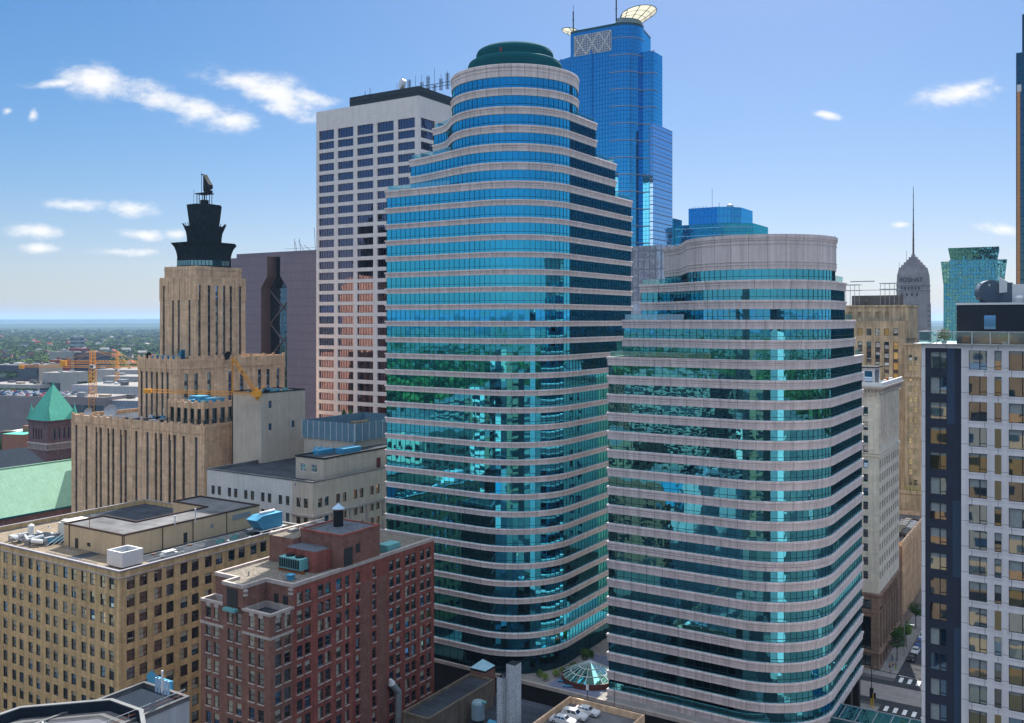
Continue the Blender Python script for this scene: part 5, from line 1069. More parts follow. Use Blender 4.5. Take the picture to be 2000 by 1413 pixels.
for i in range(8): x = rr.uniform(7.5, 13.5); m.tube((x, 12, 211), (x, 15, 212+rr.random()*1.2), .12, darkm, 4)
m.build('roof_clutter', cp)

# silver grey block
sg = bld('glass_block', 'silver grey glass block with blue bands between the two banded towers', 361, 149)
gl_body(sg, 'upper_glazing', [(-46, 0), (0, 0), (0, 17), (-46, 17)], 96, 119.5, grey_g)
gl_body(sg, 'glazing', [(-46, .01), (-.01, .01), (-.01, 17), (-46, 17)], 0, 96, whiteblue)
m = MB(); bb_ = M('blue_spandrel', (.02, .07, .35), .3, .05)
for z in (86.0, 79.0, 72.0, 65.0): m.ring([(-46, 0), (0, 0)], [(0, z), (.05, z), (.05, z+3.2), (0, z+3.2)], bb_, closed=False)
for i in range(0): m.box(-46+i*1.98, -46+i*1.98+.16, -.3, -.05, 60, 119.5, M('silver_fin', (.22, .24, .3), .4) if i == 0 else bpy.data.materials['silver_fin'])
m.build('blue_bands', sg)
# teal offices behind
tb = bld('glass_office', 'teal glass office with faceted corner behind the shorter banded tower', *[0, 0])
tb.location = (*at(1408, 468), 0)
gl_body(tb, 'lower_glazing', [(-30, 0), (1, 0), (3.5, 2.5), (14, 9), (14, 34), (-30, 34)], 0, 137.2, teal_b)
gl_body(tb, 'left_turret_glazing', [(-31.5, -1), (-25, -1), (-25, 10), (-31.5, 10)], 0, 141, teal_b)
m = MB(); z = 100
while z < 137: m.ring([(-30, 0), (1, 0), (3.5, 2.5), (14, 9)], [(0, z), (.15, z), (.15, z+.25), (0, z+.25)], wb, closed=False); z += 3.9
m.build('string_course', tb)
t2 = bld('glass_office', 'clear blue glass block with small roof dome rising behind the teal office', 0, 0); t2.location = (*at(1401, 500), 0)
gl_body(t2, 'left_glazing', [(-16.5, 0), (0, 0), (6, 3.5), (10, 10), (10, 30), (-16.5, 30)], 0, 149.5, teal_c)
m = MB(); m.lathe(5, 6, [(2, 149.5), (1.7, 150.6), (.8, 151.3), (0, 151.5)], greym, 16); m.tube((-4, 3, 149.5), (-4, 3, 160), .1, darkm, 4); m.tube((0, 3, 149.5), (0, 3, 152), .12, darkm, 4)
for i in range(6): m.tube((-15+i*1.5, 3, 149.5), (-15+i*1.5, 3, 150.8), .1, darkm, 4)
m.build('roof_plant', t2)
# ---------------------------------------------------------------- ornate pale building at the street corner
so = bld('office_building', 'slim ornate pale office building with white rooftop pavilion at the street corner', 243.9, 44.9)
W, D, Z = 36.0, 28.5, 71.0; os_ = []
rowsU = [(66.0-2.3-3.55*k, 66.0-3.55*k) for k in range(3)]; rowsM = [(52.6-2.0-3.5*k, 52.6-3.5*k) for k in range(9)]
cF = [W-5.6-6*i for i in range(5)]+[W-3.2-6*i for i in range(5)]
m = MB(); facade(m, 'F', (-W, 0, 0, D), 18.7, Z, cols_of(sorted(cF), 1.15), rowsU+[(54.0, 56.4)]+rowsM, paleterra, .3, None, os_)
cR = [1.8+3.1*i for i in range(9)]
facade(m, 'R', (-W, 0, 0, D), 18.7, Z, cols_of(cR, 1.75), [(56.8, 67.4)]+[(52.6-2.1-3.5*k, 52.6-3.5*k) for k in range(9)], paleterra, .3, None, os_)
facade(m, 'B', (-W, 0, 0, D), 0, Z, [], [], tanold); facade(m, 'L', (-W, 0, 0, D), 0, Z, [], [], tanold); m.build('wall', so)
windows(so, os_, dict(k='sash', f=frame_d, g=[win_dark, win_warm, win_blue], vars=[0, 0, 0, 0, 1, 2], t=.08), lambda x, y: x > 1680 and x < 1762)
brn = M('brown_sandstone', (.27, .18, .135), .9, .15, .5, streak=.3, brick=(1.5, .7, .03, .85, .7))
m = MB(); og = []
facade(m, 'F', (-W, 0, 0, D), 0, 18.7, [(W-6.5-7.5*i, W-1.9-7.5*i) for i in range(4)], [(.6, 3.6), (4.8, 13.2), (15.0, 17.4)], brn, .7, None, og)
facade(m, 'R', (-W, 0, 0, D), 0, 18.7, [(1.3+3.8*i, 3.9+3.8*i) for i in range(7)], [(.6, 3.6), (4.8, 15.6)], brn, .7, None, og)
m.build('base_wall', so)
windows(so, og, dict(k='wide', n=3, f=darkm, g=[win_dark], t=.12), None, 40)
m = MB(); c = [(-W, 0), (0, 0), (0, D)]
for z, h, o in ((18.3, .9, .55), (4.0, .5, .5), (53.4, .7, .35), (57.2-3.0, .35, .25), (68.6, .4, .3), (14.2, .3, .15)): m.ring(c, [(0, z), (o, z+h*.4), (o, z+h), (0, z+h+.05)], paleterra if z > 30 else brn, closed=False)
m.ring(c, [(0, 69.8), (.5, 70.2), (1.3, 70.9), (1.3, 71.3), (-.6, 71.3)], trim, closed=False)
for i in range(44): m.box(-W+.4+i*.82, -W+.75+i*.82, -.9, 0, 69.6, 70.2, trim)
for i in range(34): m.box(0, .9, .3+i*.83, .65+i*.83, 69.6, 70.2, trim)
for i in range(9): m.box(0, .25, .3+3.1*i, .9+3.1*i, 56.4, 68.6, paleterra)
for i in range(6): m.box(.0, .6, 6+3.8*i-2.8, 6+3.8*i-2.5, 15.0, 18.2, brn)
m.build('cornice', so)
m = MB(); m.face([(-W, 0, 71.0), (0, 0, 71.0), (0, D, 71.0), (-W, D, 71.0)], rooftan); m.ring(c, [(.9, 71.3), (.9, 72.3), (.5, 72.3), (.4, 71.3)], whitem, closed=False); m.build('roof', so)
m = MB(); m.box(-26, -1.5, 1.5, 9, 71, 75.8, whitepanel, tmat=roofgrey); m.box(-3.7, -1.9, 1.42, 1.5, 72.0, 75.0, win_blue); m.box(-6.8, -4.2, 1.42, 1.5, 72.0, 75.0, win_dark); m.box(-1.5, -1.42, 3, 5, 71.6, 75.2, darkpanel2); m.box(-1.5, -1.42, 5.8, 7.6, 71.6, 75.2, darkpanel2)
m.box(-27, -.8, .8, 9.6, 75.8, 76.1, darkm); m.build('pavilion', so)
m = MB()
for i in range(5): m.box(-1.6+.3*(i % 2), -.7, 10+i*3, 11+i*3, 71, 72+.3*(i % 3), [bluem, whitem, rust][i % 3])
m.build('roof_clutter', so)
# ---------------------------------------------------------------- parking garage behind it
pg = bld('parking_garage', 'tan ribbed parking garage with cars on its open roof deck beyond the ornate corner building', 277, 44.9)
m = MB(); m.box(-34, 0, 0, 46, 0, 24.4, M('brown_pink_concrete', (.32, .22, .17), .9, .12, .3, streak=.3), tmat=roofgrey); m.build('wall', pg); m = MB(); m.ring([(-34, 0), (0, 0), (0, 46), (-34, 46)], [(0, 24.3), (.1, 24.3), (.1, 25.5), (-.3, 25.5), (-.3, 24.4)], tanstone)
m.build('parapet', pg); m = MB()
for i in range(30): m.box(0, .5, .5+i*1.53, 1.0+i*1.53, 5, 24.2, tanstone)
m.build('ribs', pg)
# ---------------------------------------------------------------- tan stone tower with stepped top
tt = bld('office_tower', 'weathered tan stone tower with stepped top and roof scaffold behind the ornate building', 333, 53)
W, D, Z = 22.5, 26, 87.6; ot = []
cs = [W-c for c in (3.0, 5.9, 8.8, 11.6, 14.5)]
m = MB(); facade(m, 'F', (-W, 0, 0, D), 0, Z, cols_of(cs, 1.6), [(20, 80.5), (82.6, 85.0)], tanold, .4, None, ot)
facade(m, 'R', (-W, 0, 0, D), 0, Z, cols_of([4, 9, 14, 19], 1.4), [(20, 76), (79, 82)], tanold, .4, None, ot); facade(m, 'B', (-W, 0, 0, D), 0, Z, [], [], tanold); facade(m, 'L', (-W, 0, 0, D), 0, Z, [], [], tanold)
m.face([(-W, 0, Z), (0, 0, Z), (0, D, Z), (-W, D, Z)], roofdark); m.build('wall', tt)
amber = G('amber_window_glass', (.8, .6, .3), (.5, .30, .09), .15, None)
o1 = [o for o in ot if o[3] > 5]; o2 = [o for o in ot if o[3] <= 5]
windows(tt, o1, dict(k='strip', f=frame_b, g=[win_dark, win_dark, amber], vars=[0, 0, 1, 1, 0, 2], t=.1, nf=17, sp=M('brown_spandrel', (.10, .08, .07), .7)))
windows(tt, o2, dict(k='sash', f=frame_b, g=[amber, win_dark, win_dark], vars=[0, 1, 2, 1, 2], t=.1))
m = MB(); facade(m, 'F', (-W-2.5+1, 2.0-1.5, 3.5, D-2), Z, 92.6, cols_of([5.5, 8.6, 11.6, 14.6, 17.6], 1.3), [(88.6, 90.8)], tanold, .4); m.box(-W-1.5, .5, 3.6+.4, D-2, Z-6, 92.6, tanold, tmat=roofdark); m.ring([(-W-1.5, 3.5), (.5, 3.5), (.5, D-2), (-W-1.5, D-2)], [(0, 92.3), (.3, 92.5), (.3, 93.1), (-.5, 93.1), (-.5, 92.4)], tanold); m.build('upper_wall', tt)
m = MB(); P = [(-W+4, 6), (-4, 6), (-2, 9), (-4, 16), (-W+4, 16)]; m.prism(P, 92.6, 96.5, M('stained_dark_stone', (.13, .11, .10), .9, .3), capmat=roofdark); m.build('roof_house', tt)
m = MB()
for x0, x1, z1 in ((-W-4, -W+7, 100.3), (-9, -2, 100.6)):
    for y in (4, 8): m.tube((x0, y, z1), (x1, y, z1), .14, greym, 4); m.tube((x0, y, z1-2), (x1, y, z1-2), .1, greym, 4)
    x = x0+.4
    while x < x1: m.tube((x, 4, 92.8), (x, 4, z1), .1, greym, 4); x += 1.5
m.tube((-W-7, 4, 98.3), (-2, 4, 98.3), .12, greym, 4); m.tube((-W+4, 4, 101.4), (-W+12, 4, 101.4), .22, greym, 4); m.build('scaffold', tt)
m = MB(); ow2 = []; bx = (1.0-.5, 7.2-.5, -4, 20)   # right-hand lower wing
Wd = bx[1]-bx[0]; rws = [(76.4-2.0-3.45*k, 76.4-3.45*k) for k in range(14)]
facade(m, 'F', bx, 27, 79.8, [(1.2, 2.4), (2.75, 3.95)], rws, tanold, .3, None, ow2); facade(m, 'R', bx, 0, 79.8, [], [], tanold); facade(m, 'L', bx, 0, 79.8, [], [], tanold); facade(m, 'B', bx, 0, 79.8, [], [], tanold); m.face([(bx[0], -4, 79.8), (bx[1], -4, 79.8), (bx[1], 20, 79.8), (bx[0], 20, 79.8)], roofdark)
m.ring([(bx[0], -4), (bx[1], -4), (bx[1], 20)], [(0, 79.3), (.4, 79.6), (.4, 80.2), (-.4, 80.2)], tanold, closed=False); m.ring([(bx[0], -4), (bx[1], -4), (bx[1], 20)], [(0, 68.6), (.5, 68.9), (.5, 69.4), (0, 69.6)], tanold, closed=False); m.build('wing_wall', tt)
windows(tt, ow2, dict(k='sash', f=M('sulphur_frame', (.36, .34, .16), .7), g=[win_dark, win_warm], vars=[0, 1], t=.16), None, 30)
m = MB(); m.box(-20, 8.6, -6.5, 20, 0, 30.6, tanold, tmat=rooftan); m.ring([(-20, -6.5), (8.6, -6.5), (8.6, 20), (-20, 20)], [(0, 30.4), (.3, 30.6), (.3, 31.6), (-.4, 31.6), (-.4, 30.6)], tanold)
for i in range(6): m.box(1+i*.95, 1.35+i*.95, -6.4, -6.0, 31.6, 33.2, M('sulphur_finial', (.40, .38, .12), .7) if i == 0 else bpy.data.materials['sulphur_finial'])
m.build('base_wall', tt)
rbk = bld('low_building', 'low reddish brown building down the street beyond the parking garage', 356, 45.2)
m = MB(); m.box(-20, 0, 0, 60, 0, 13, redb, tmat=roofdark); m.build('wall', rbk); m = MB(); m.box(0, 2.5, -3, 40, 4.6, 5.6, bluem); m.build('canopy', rbk)
# ---------------------------------------------------------------- stepped limestone obelisk with lettering
fx, fy = at(1809, 655); fo = empty('obelisk_tower', fx, fy, 0, GR, 'tapering limestone obelisk tower with FOSHAY lettering and a tall thin spire', 'tower')
m = MB(); W = 20.0; of = []
def taper(x0, x1, y0, y1, z0, z1, ins, mt=foshay_m):
    A = [(x0, y0), (x1, y0), (x1, y1), (x0, y1)]; B = [(x0+ins, y0+ins), (x1-ins, y0+ins), (x1-ins, y1-ins), (x0+ins, y1-ins)]
    for i in range(4): j = (i+1) % 4; m.face([(*A[i], z0), (*A[j], z0), (*B[j], z1), (*B[i], z1)], mt)
    m.face([(*b, z1) for b in B], mt)
taper(-W-1.6, 1.6, -1.6, W+1.6, 0, 100, 1.3); taper(-W, 0, 0, W, 100, 113.8, .2); taper(-W+.2, -.2, .2, W-.2, 113.8, 121.0, .3)
taper(-W+.7, -.7, .7, W-.7, 121, 124, .5)
z = 124.0; ins = 1.4
while ins < 9.2: taper(-W+ins, -ins, ins, W-ins, z, z+1.9, .1); z += 1.9; ins += 1.45
m.ring([(-W, 0), (0, 0), (0, W), (-W, W)], [(0, 112.6), (.3, 112.8), (.3, 113.2), (0, 113.4)], foshay_m); m.ring([(-W, 0), (0, 0), (0, W), (-W, W)], [(0, 108.8), (.3, 109), (.3, 109.4), (0, 109.6)], foshay_m)
m.build('wall', fo); ztop = z
m = MB()
for k in range(26):
    z = 97-3.6*k
    for u in (4, 7.2, 10.4, 13.6): m.box(-W+u, -W+u+1.1, -1.75+.013*(z), .0, z, z+1.9, spand) if z < 50 else m.box(-W+u, -W+u+1.1, -1.6+.013*z-.05, .0, z, z+1.9, spand)
    for u in (4, 7.2, 10.4, 13.6): m.box(-.5, 1.65-.013*z, u, u+1.1, z, z+1.9, spand)
for zz, n in ((110.2, 6), (105.6, 4)):
    for i in range(n): x = -W+3.2+i*(13.6/n); m.box(x, x+1.2, -.08, .1, zz-.6, zz+1.6, spand)
m.build('window', fo, kind='stuff')
m = MB(); m.tube((-W/2, W/2, ztop), (-W/2, W/2, 160), .75, M('spire_red_brown', (.12, .05, .05), .6), 6, r2=.45); m.tube((-W/2, W/2, 160), (-W/2, W/2, 185), .38, darkm, 6, r2=.18)
for z_ in (146, 157, 168, 178): m.tube((-W/2-1, W/2, z_), (-W/2+1, W/2, z_), .15, darkm, 4)
m.tube((-W+1.5, 3, 124), (-W+1.5, 3, 130), .12, darkm, 4); m.tube((-W/2-4, 6, 131), (-W/2-4, 6, 138), .12, darkm, 4); m.build('spire', fo)
def lettering(parent, s, size, loc, rot, mat, ext=.1):
    cu = bpy.data.curves.new('t', 'FONT'); cu.body = s; cu.size = size; cu.extrude = ext; cu.align_x = 'CENTER'; o = bpy.data.objects.new('t', cu); COL.objects.link(o)
    bpy.context.view_layer.update(); me = bpy.data.meshes.new_from_object(o.evaluated_get(bpy.context.evaluated_depsgraph_get())); bpy.data.objects.remove(o)
    me.name = 'lettering'; me.materials.clear(); me.materials.append(mat); k = bpy.data.objects.new('lettering', me); COL.objects.link(k); k.parent = parent; k.location = loc; k.rotation_euler = (pi/2, 0, rot); return k
L_ = lettering(fo, 'FOSHAY', 4.7, (-W/2+.1, -.12, 115.3), 0, spand, .15); L_.scale = (.88, 1, 1)
# ---------------------------------------------------------------- flaring teal tower
fx, fy = at(1843, 520); ft = empty('flared_tower', fx, fy, 0, GR+radians(4), 'teal glass tower with flaring stepped crown behind the black penthouse', 'tower')
gt = G('patterned_teal_glass', (.15, .48, .60), (.01, .04, .05), .75, (1.5, 1.95, .12), .03, .15, line=(.02, .09, .10), wscale=.5)
m = MB()
def fr(x0, x1, y0, y1, z0, z1, o, mt=gt):
    A = [(x0, y0), (x1, y0), (x1, y1), (x0, y1)]; B = [(x0-o, y0-o), (x1+o, y0-o), (x1+o, y1+o), (x0-o, y1+o)]
    for i in range(4): j = (i+1) % 4; m.face([(*A[i], z0), (*A[j], z0), (*B[j], z1), (*B[i], z1)], mt)
    m.face([(*b, z1) for b in B], darkm)
fr(0, 30, -1.5, 30, 0, 108.5, 0); m.build('shaft_glazing', ft); m = MB(); fr(3.2, 26.6, -2.2, 28, 108.5, 121.5, .2); m.build('upper_glazing', ft); m = MB()
fr(3.6, 26.6, -2.6, 28, 121.5, 128.2, 1.2, G('dark_teal_crown_glass', (.06, .25, .32), (.004, .03, .05), .75, (1.5, 1.95, .12), .02, .1, line=(.01, .05, .07))); m.build('crown_glazing', ft); m = MB()
fr(-.2, 4, -.5, 12, 108.5, 120.8, 1.2); fr(26, 30.2, -.5, 12, 108.5, 121.2, 1.4); m.build('shoulder_glazing', ft); m = MB()
lt_ = M('light_teal_mullion', (.10, .42, .48), .4)
for x in (10, 19.5): m.box(x, x+.8, -3.0, -2.3, 112, 128, lt_)
for x in (0.2, 4): m.box(x, x+.7, -2.5 if x > 1 else -1.9, -1.4, 80, 121 if x > 1 else 108, lt_)
m.build('mullions', ft)
# far right tower at the frame edge
fe = bld('skyscraper', 'very tall glass and orange terracotta tower cut by the right picture edge', 455, 27.5)
m = MB(); P = [(0, 0), (80, 0), (80, 34), (0, 34)]; m.prism(P, 0, 204, G('edge_tower_glass', (.09, .20, .25), (.01, .02, .03), .6, (3.0, 3.9, .3), line=(.03, .05, .08))); m.prism([(2.2, 2), (76, 2), (76, 30), (2.2, 30)], 204, 221, bpy.data.materials['edge_tower_glass']); m.build('glazing', fe)
m = MB(); m.box(.35, 1.6, -.4, .01, 0, 187, orange); m.box(5.5, 7, -.4, .01, 0, 187, orange); m.box(12.5, 14, -.4, .01, 0, 187, orange); m.box(.35, 2.0, -.45, .0, 187, 190, whitem); m.build('pilaster', fe)

# ---------------------------------------------------------------- near apartment tower at the right
ap = bld('apartment_tower', 'white and charcoal panelled apartment tower with glass roof terrace at the right edge', 121.6, 17.5)
Z = 85.0; oa = []; W = 26.0
zr = [84.35-3.05*k for k in range(27)]
m = MB()
facade(m, 'F', (4.4, W, 0, 22), 0, Z, [(a-4.4, b-4.4) for a, b in ((5.2, 7.15), (7.92, 8.66), (9.4, 11.75), (12.5, 14.45), (15.2, 15.95), (16.7, 19.0), (20, 22), (23, 24))], [(z-2.28, z) for z in zr], whitepanel, .22, lambda u, z: abs(u+4.4-8.29) < .3 and int((84.35-z)/3.05) in (3, 4, 5, 10, 14, 18, 19, 20), oa)
m.box(0, .42, 0, 22, 0, Z, whitepanel); m.box(.42, 4.4, 0, 22, Z-.42, Z, whitepanel); facade(m, 'R', (0, W, 0, 22), 0, Z, [], [], whitepanel); facade(m, 'B', (0, W, 0.5, 22), 0, Z, [], [], whitepanel); m.build('white_wall', ap)
m = MB(); facade(m, 'F', (.42, 4.4, .18, 22), 0, Z-.42, [(.52, 2.36)], [(z-2.30, z-.22) for z in zr], darkpanel, .2, None, oa); m.build('charcoal_wall', ap)
m = MB()
for (a, b, u0, u1, mt) in ((0, 3, 2.85, 3.65, darkpanel2), (6, 9, 3.45, 4.38, darkpanel2), (11, 16.6, 3.6, 4.38, darkpanel2), (16.6, 27, 2.85, 3.5, darkpanel2)): m.box(u0, u1, .16, .19, Z-.44-b*3.05+(0), Z-.44-a*3.05, mt)
m.build('slate_panel', ap)
tanp = M('tan_infill_panel', (.22, .17, .09), .7, .05); m = MB()
for k in (3, 4, 5, 10, 14, 18, 19, 20): m.box(7.94, 8.64, -.01, -.005, zr[k]-2.28, zr[k], tanp)
m.build('tan_panel', ap)
m = MB()
for z in zr:
    for a, b in ((5.2, 7.15), (7.92, 8.66), (9.4, 11.75), (12.5, 14.45), (15.2, 15.95), (16.7, 19.0)): m.box(a-.18, b+.18, -.06, -.003, z-2.42, z-2.32, whitepanel); m.box(a-.22, a-.14, -.04, -.003, z-2.32, z+.1, whitepanel); m.box(b+.14, b+.22, -.04, -.003, z-2.32, z+.1, whitepanel)
m.build('window_surround', ap)
curt = M('grey_curtain', (.27, .30, .30), .8, .15, 3)
ST_a = dict(k='apt', f=frame_d, g=[win_dark, win_blue, G('pale_reflecting_glass', (.62, .78, .84), (.08, .11, .11), .5, None, .03, .004), win_warm, win_dark, win_blue, win_dark, G('olive_glass', (.42, .45, .36), (.05, .05, .03), .42, None, .03, .004)], blind=curt, vars=[0, 1, 2, 2, 3, 4, 5, 6, 7, 7], t=.05)
windows(ap, oa, ST_a, None, 100, True)
m = MB(); m.face([(0, 0, Z-.02), (W, 0, Z-.02), (W, 22, Z-.02), (0, 22, Z-.02)], concrete); m.box(-.6, W, -.35, .0, Z+.0, Z+.12, greym); m.box(-.9, .4, -.35, 8, Z+.0, Z+.12, greym); m.build('roof_terrace', ap)
m = MB(); g = MB(); r = MB()
for i in range(14):
    x = -.2+i*1.93; g.face([(x, -.15, Z+.2), (x+1.9, -.15, Z+.2), (x+1.9, -.15, Z+1.55), (x, -.15, Z+1.55)], rail_g); r.box(x+1.86, x+1.94, -.2, -.1, Z+.1, Z+1.5, whitem)
r.box(-.2, W, -.21, -.12, Z+1.55, Z+1.61, whitem)
for i in range(4): y = -.15+i*2; g.face([(-.2, y, Z+.2), (-.2, y+1.95, Z+.2), (-.2, y+1.95, Z+1.55), (-.2, y, Z+1.55)], rail_g)
r.box(-.25, -.15, -.15, 8, Z+1.55, Z+1.61, whitem); g.build('railing_glass', ap); r.build('railing', ap)
m = MB(); op = []; facade(m, 'F', (3.3, W, 5.2, 20), Z, 90.0, [(3.0, 4.4)], [(86.8, 88.6)], M('black_corrugated', (.012, .018, .03), .6, .1, brick=(.3, 60, .03, .9, .6)), .15, None, op); m.box(3.3, W, 5.4, 20, 89, 90, darkpanel); facade(m, 'L', (3.3, W, 5.2, 20), Z, 90, [], [], darkpanel); m.box(3.2, W, 5.1, 5.2, 89.85, 90.1, whitem); m.build('penthouse', ap); windows(ap, op, dict(k='wide', n=1, f=frame_d, g=[win_blue], t=.06))
gx = lambda x, y: (Matrix.Translation(ap.location) @ Matrix.Rotation(GR, 4, 'Z') @ Vector((x, y, 0)))
def top(x, y, z, name, label, cat, group=None): p = gx(x, y); return empty(name, p.x, p.y, z, GR, label, cat, group)
t = top(6.7, 8, 90.0, 'exhaust_drum', 'round dark grey exhaust drum standing on the black penthouse', 'exhaust drum')
m = MB(); m.lathe(0, 0, [(0, -1.2), (1.45, -1.2), (1.45, 1.2), (0, 1.2)], M('slate_drum', (.07, .10, .14), .5), 26); o = m.build('drum', t); o.location = (0, 0, 1.5); o.rotation_euler = (pi/2, 0, .3); m = MB(); m.box(-1, 2.6, -.8, .8, 0, 2.6, M('slate_box', (.08, .11, .15), .5)); m.build('housing', t); m = MB(); m.box(-.2, .2, -1.24, -1.2, 2.2, 2.45, whitem); m.build('plate', t)
t = top(9.6, 8, 90.0, 'horn_vent', 'white flared horn vent pointing left on the black penthouse', 'vent')
m = MB(); m.box(-.3, 1.2, -.8, .8, 0, 2.4, whitem); P0 = [(-1.7, -1.1, 1.3), (-1.7, 1.1, 1.3), (-1.7, 1.1, 3.3), (-1.7, -1.1, 3.3)]; P1 = [(-.3, -.6, 1.5), (-.3, .6, 1.5), (-.3, .6, 2.4), (-.3, -.6, 2.4)]
for i in range(4): j = (i+1) % 4; m.face([P0[i], P0[j], P1[j], P1[i]], whitem)
m.build('horn', t); m = MB(); m.face([(-1.62, -1, 1.4), (-1.62, 1, 1.4), (-1.62, 1, 3.2), (-1.62, -1, 3.2)], darkm); m.box(1.2, 2.2, -.5, .5, .4, 1.6, whitem); m.lathe(.5, -1.4, [(.5, 0), (.5, .7), (.3, .95), (0, 1)], whitem, 14); m.build('grille', t)
t = top(12.6, 7, 90.0, 'roof_box', 'black plant box with small white units on the penthouse at the picture edge', 'plant box')
m = MB(); m.box(-1.4, 6, 0, 4, 0, 2.1, darkpanel); m.build('box', t); m = MB()
for x in (-.8, .9): m.box(x, x+1.3, -1.6, -.5, 0, .9, whitem); m.tube((x+.65, -1.0, .9), (x+.65, -1.0, 1.3), .3, greym, 10)
m.build('unit', t)
rr = random.Random(12)
def plant(x, y, z, rad, h, label, name='potted_plant', pot=True, world=None, n=500, cat='plant', s=.12, group=None, mat=None):
    t = empty(name, *(world if world else gx(x, y)[:2]), z, GR, label, cat, group)
    if pot: m = MB(); m.lathe(0, 0, [(0, 0), (rad*.35, 0), (rad*.45, .45), (rad*.38, .45), (0, .4)], greym, 12); m.build('pot', t)
    m = MB(); m.tube((0, 0, .2), (0, 0, h*.6), .05+.02*h, bark, 5, r2=.03); m.build('stem', t); m = MB()
    for k in range(n):
        u = Vector((rr.gauss(0, 1), rr.gauss(0, 1), rr.gauss(0, 1))).normalized()*rad*(.45+.55*rr.random()**.5)*(.8+.3*sin(k*.37)); c_ = Vector((u.x, u.y, h*.62+u.z*h*.42/rad)); a = Vector((rr.uniform(-1, 1), rr.uniform(-1, 1), rr.uniform(-1, 1))).normalized(); b = a.orthogonal().normalized()
        m.face([c_-a*s, c_+b*s*.7, c_+a*s, c_-b*s*.7], mat or lm1)
    m.build('foliage', t); return t
plant(2.2, 2.6, Z, .8, 1.9, 'dry yellowish grass plant in a pot at the left of the glass terrace', s=.1, mat=leafmat('dry_leaf', (.16, .13, .06), (.35, .28, .12), 2))
plant(8.9, 1.8, Z, .75, 1.4, 'round green shrub behind the glass railing of the roof terrace')
plant(12.5, 1.8, Z, .5, 1.0, 'small dark potted shrub behind the glass railing at the right edge')
for i, (x, l_) in enumerate(((4.6, 'tan wicker lounge chair behind the glass railing, left one'), (7.4, 'dark lounge chair beside the green shrub on the roof terrace'))):
    t = top(x, 2.4, Z, 'lounge_chair', l_, 'chair', 'terrace chairs'); mt = rust if i == 0 else darkm; m = MB(); m.box(-.4, .4, -.4, .4, .3, .45, mt); m.build('seat', t); m = MB(); m.box(-.4, .4, .35, .48, .45, 1.1, mt); m.build('backrest', t)
    for a, b in ((-.36, -.36), (.36, -.36), (-.36, .36), (.36, .36)): m = MB(); m.tube((a, b, 0), (a, b, .3), .03, darkm, 4); m.build('leg', t)

# ---------------------------------------------------------------- parking deck, chimney, low roofs at the bottom
pk_ = bld('parking_deck', 'concrete parking deck with low parapet at the bottom of the picture holding three white cars', 112, 67.4)
m = MB(); m.box(-15.1, 0, 0, 39.3, 0, 16.4, darkpod, tmat=roofgrey); m.build('wall', pk_); m = MB(); m.ring([(-15.1, 0), (0, 0), (0, 39.3), (-15.1, 39.3)], [(.05, 16), (.05, 17.55), (-.3, 17.55), (-.3, 16.42)], tanstone); m.build('parapet', pk_)
m = MB(); m.tube((-11.5, 39.5, 16.4), (-11.5, 39.5, 20.3), .06, darkm, 5); m.tube((-6, 39.5, 16.4), (-6, 39.5, 24), .06, darkm, 5); m.box(-11.75, -11.25, 39.4, 39.55, 19.4, 20.4, whitem); m.build('sign_post', pk_)
m = MB()
for i in range(5): m.face([(-14.6, 14+i*4.6, 16.424), (-9.4, 14+i*4.6, 16.424), (-9.4, 14.12+i*4.6, 16.424), (-14.6, 14.12+i*4.6, 16.424)], white_paint)
m.build('bay_line', pk_)
cn = bld('chimney', 'tall pale concrete twin slab chimney with a ladder rising from the dark low roofs', 139, 86.1)
conc = M('speckled_pale_concrete', (.42, .46, .50), .9, .1, .5, streak=.2, speck=.3)
m = MB(); m.box(-1.9, -.05, -1.2, .9, 8, 26.8, conc, tmat=darkm); m.build('right_shaft', cn); m = MB(); m.box(-3.7, -2.05, -1.5, 1.2, 8, 24.2, conc, tmat=darkm); m.build('left_shaft', cn)
m = MB(); m.box(-2.05, -1.9, -1.1, .8, 8, 24, darkm)
for i in range(38): m.tube((-2.3, -1.65, 9+i*.42), (-1.7, -1.65, 9+i*.42), .03, greym, 4)
m.tube((-2.3, -1.65, 8.6), (-2.3, -1.65, 25), .04, greym, 4); m.tube((-1.7, -1.65, 8.6), (-1.7, -1.65, 25), .04, greym, 4); m.build('ladder', cn)
m = MB(); m.box(0, 1.2, -1.5, 0, 8, 10.8, conc); m.build('side_box', cn)
lr = bld('low_building', 'low dark roofed buildings with a long tan parapet wall behind the red brick block', 112, 84.5)
dk = M('dark_stained_brick', (.05, .045, .045), .9, .3, .5)
m = MB(); m.box(-30, 0, 0, 52, 0, 8.6, dk, tmat=roofdark); m.build('wall', lr)
m = MB(); m.box(-25.5, -19.5, 24, 46, 8.0, 13.4, M('brown_parapet_block', (.17, .14, .11), .9, .2, streak=.3), tmat=roofdark); m.ring([(-25.5, 24), (-19.5, 24), (-19.5, 46), (-25.5, 46)], [(.0, 13.4), (.1, 13.5), (.1, 14), (-.3, 14), (-.3, 13.4)], bpy.data.materials['brown_parapet_block']); m.build('raised_roof', lr)
m = MB(); m.box(-25.3, -21.7, 46, 50, 8.0, 14.8, brownb, tmat=roofdark); m.box(-21.7, -21.62, 46.8, 48, 10.2, 13.4, win_blue); m.build('stair_house', lr)
m = MB(); m.box(-13.2, -12.8, 2, 44, 8.6, 9.6, concrete); m.box(-29, -20, 40, 46, 8.6, 9.8, greym); m.box(-28, -21, 30, 34, 8.6, 9.2, bluem); m.build('roof_ledge', lr)
X = lambda r_, x, y: (Matrix.Translation(r_.location) @ Matrix.Rotation(r_.rotation_euler.z, 4, 'Z') @ Vector((x, y, 0)))
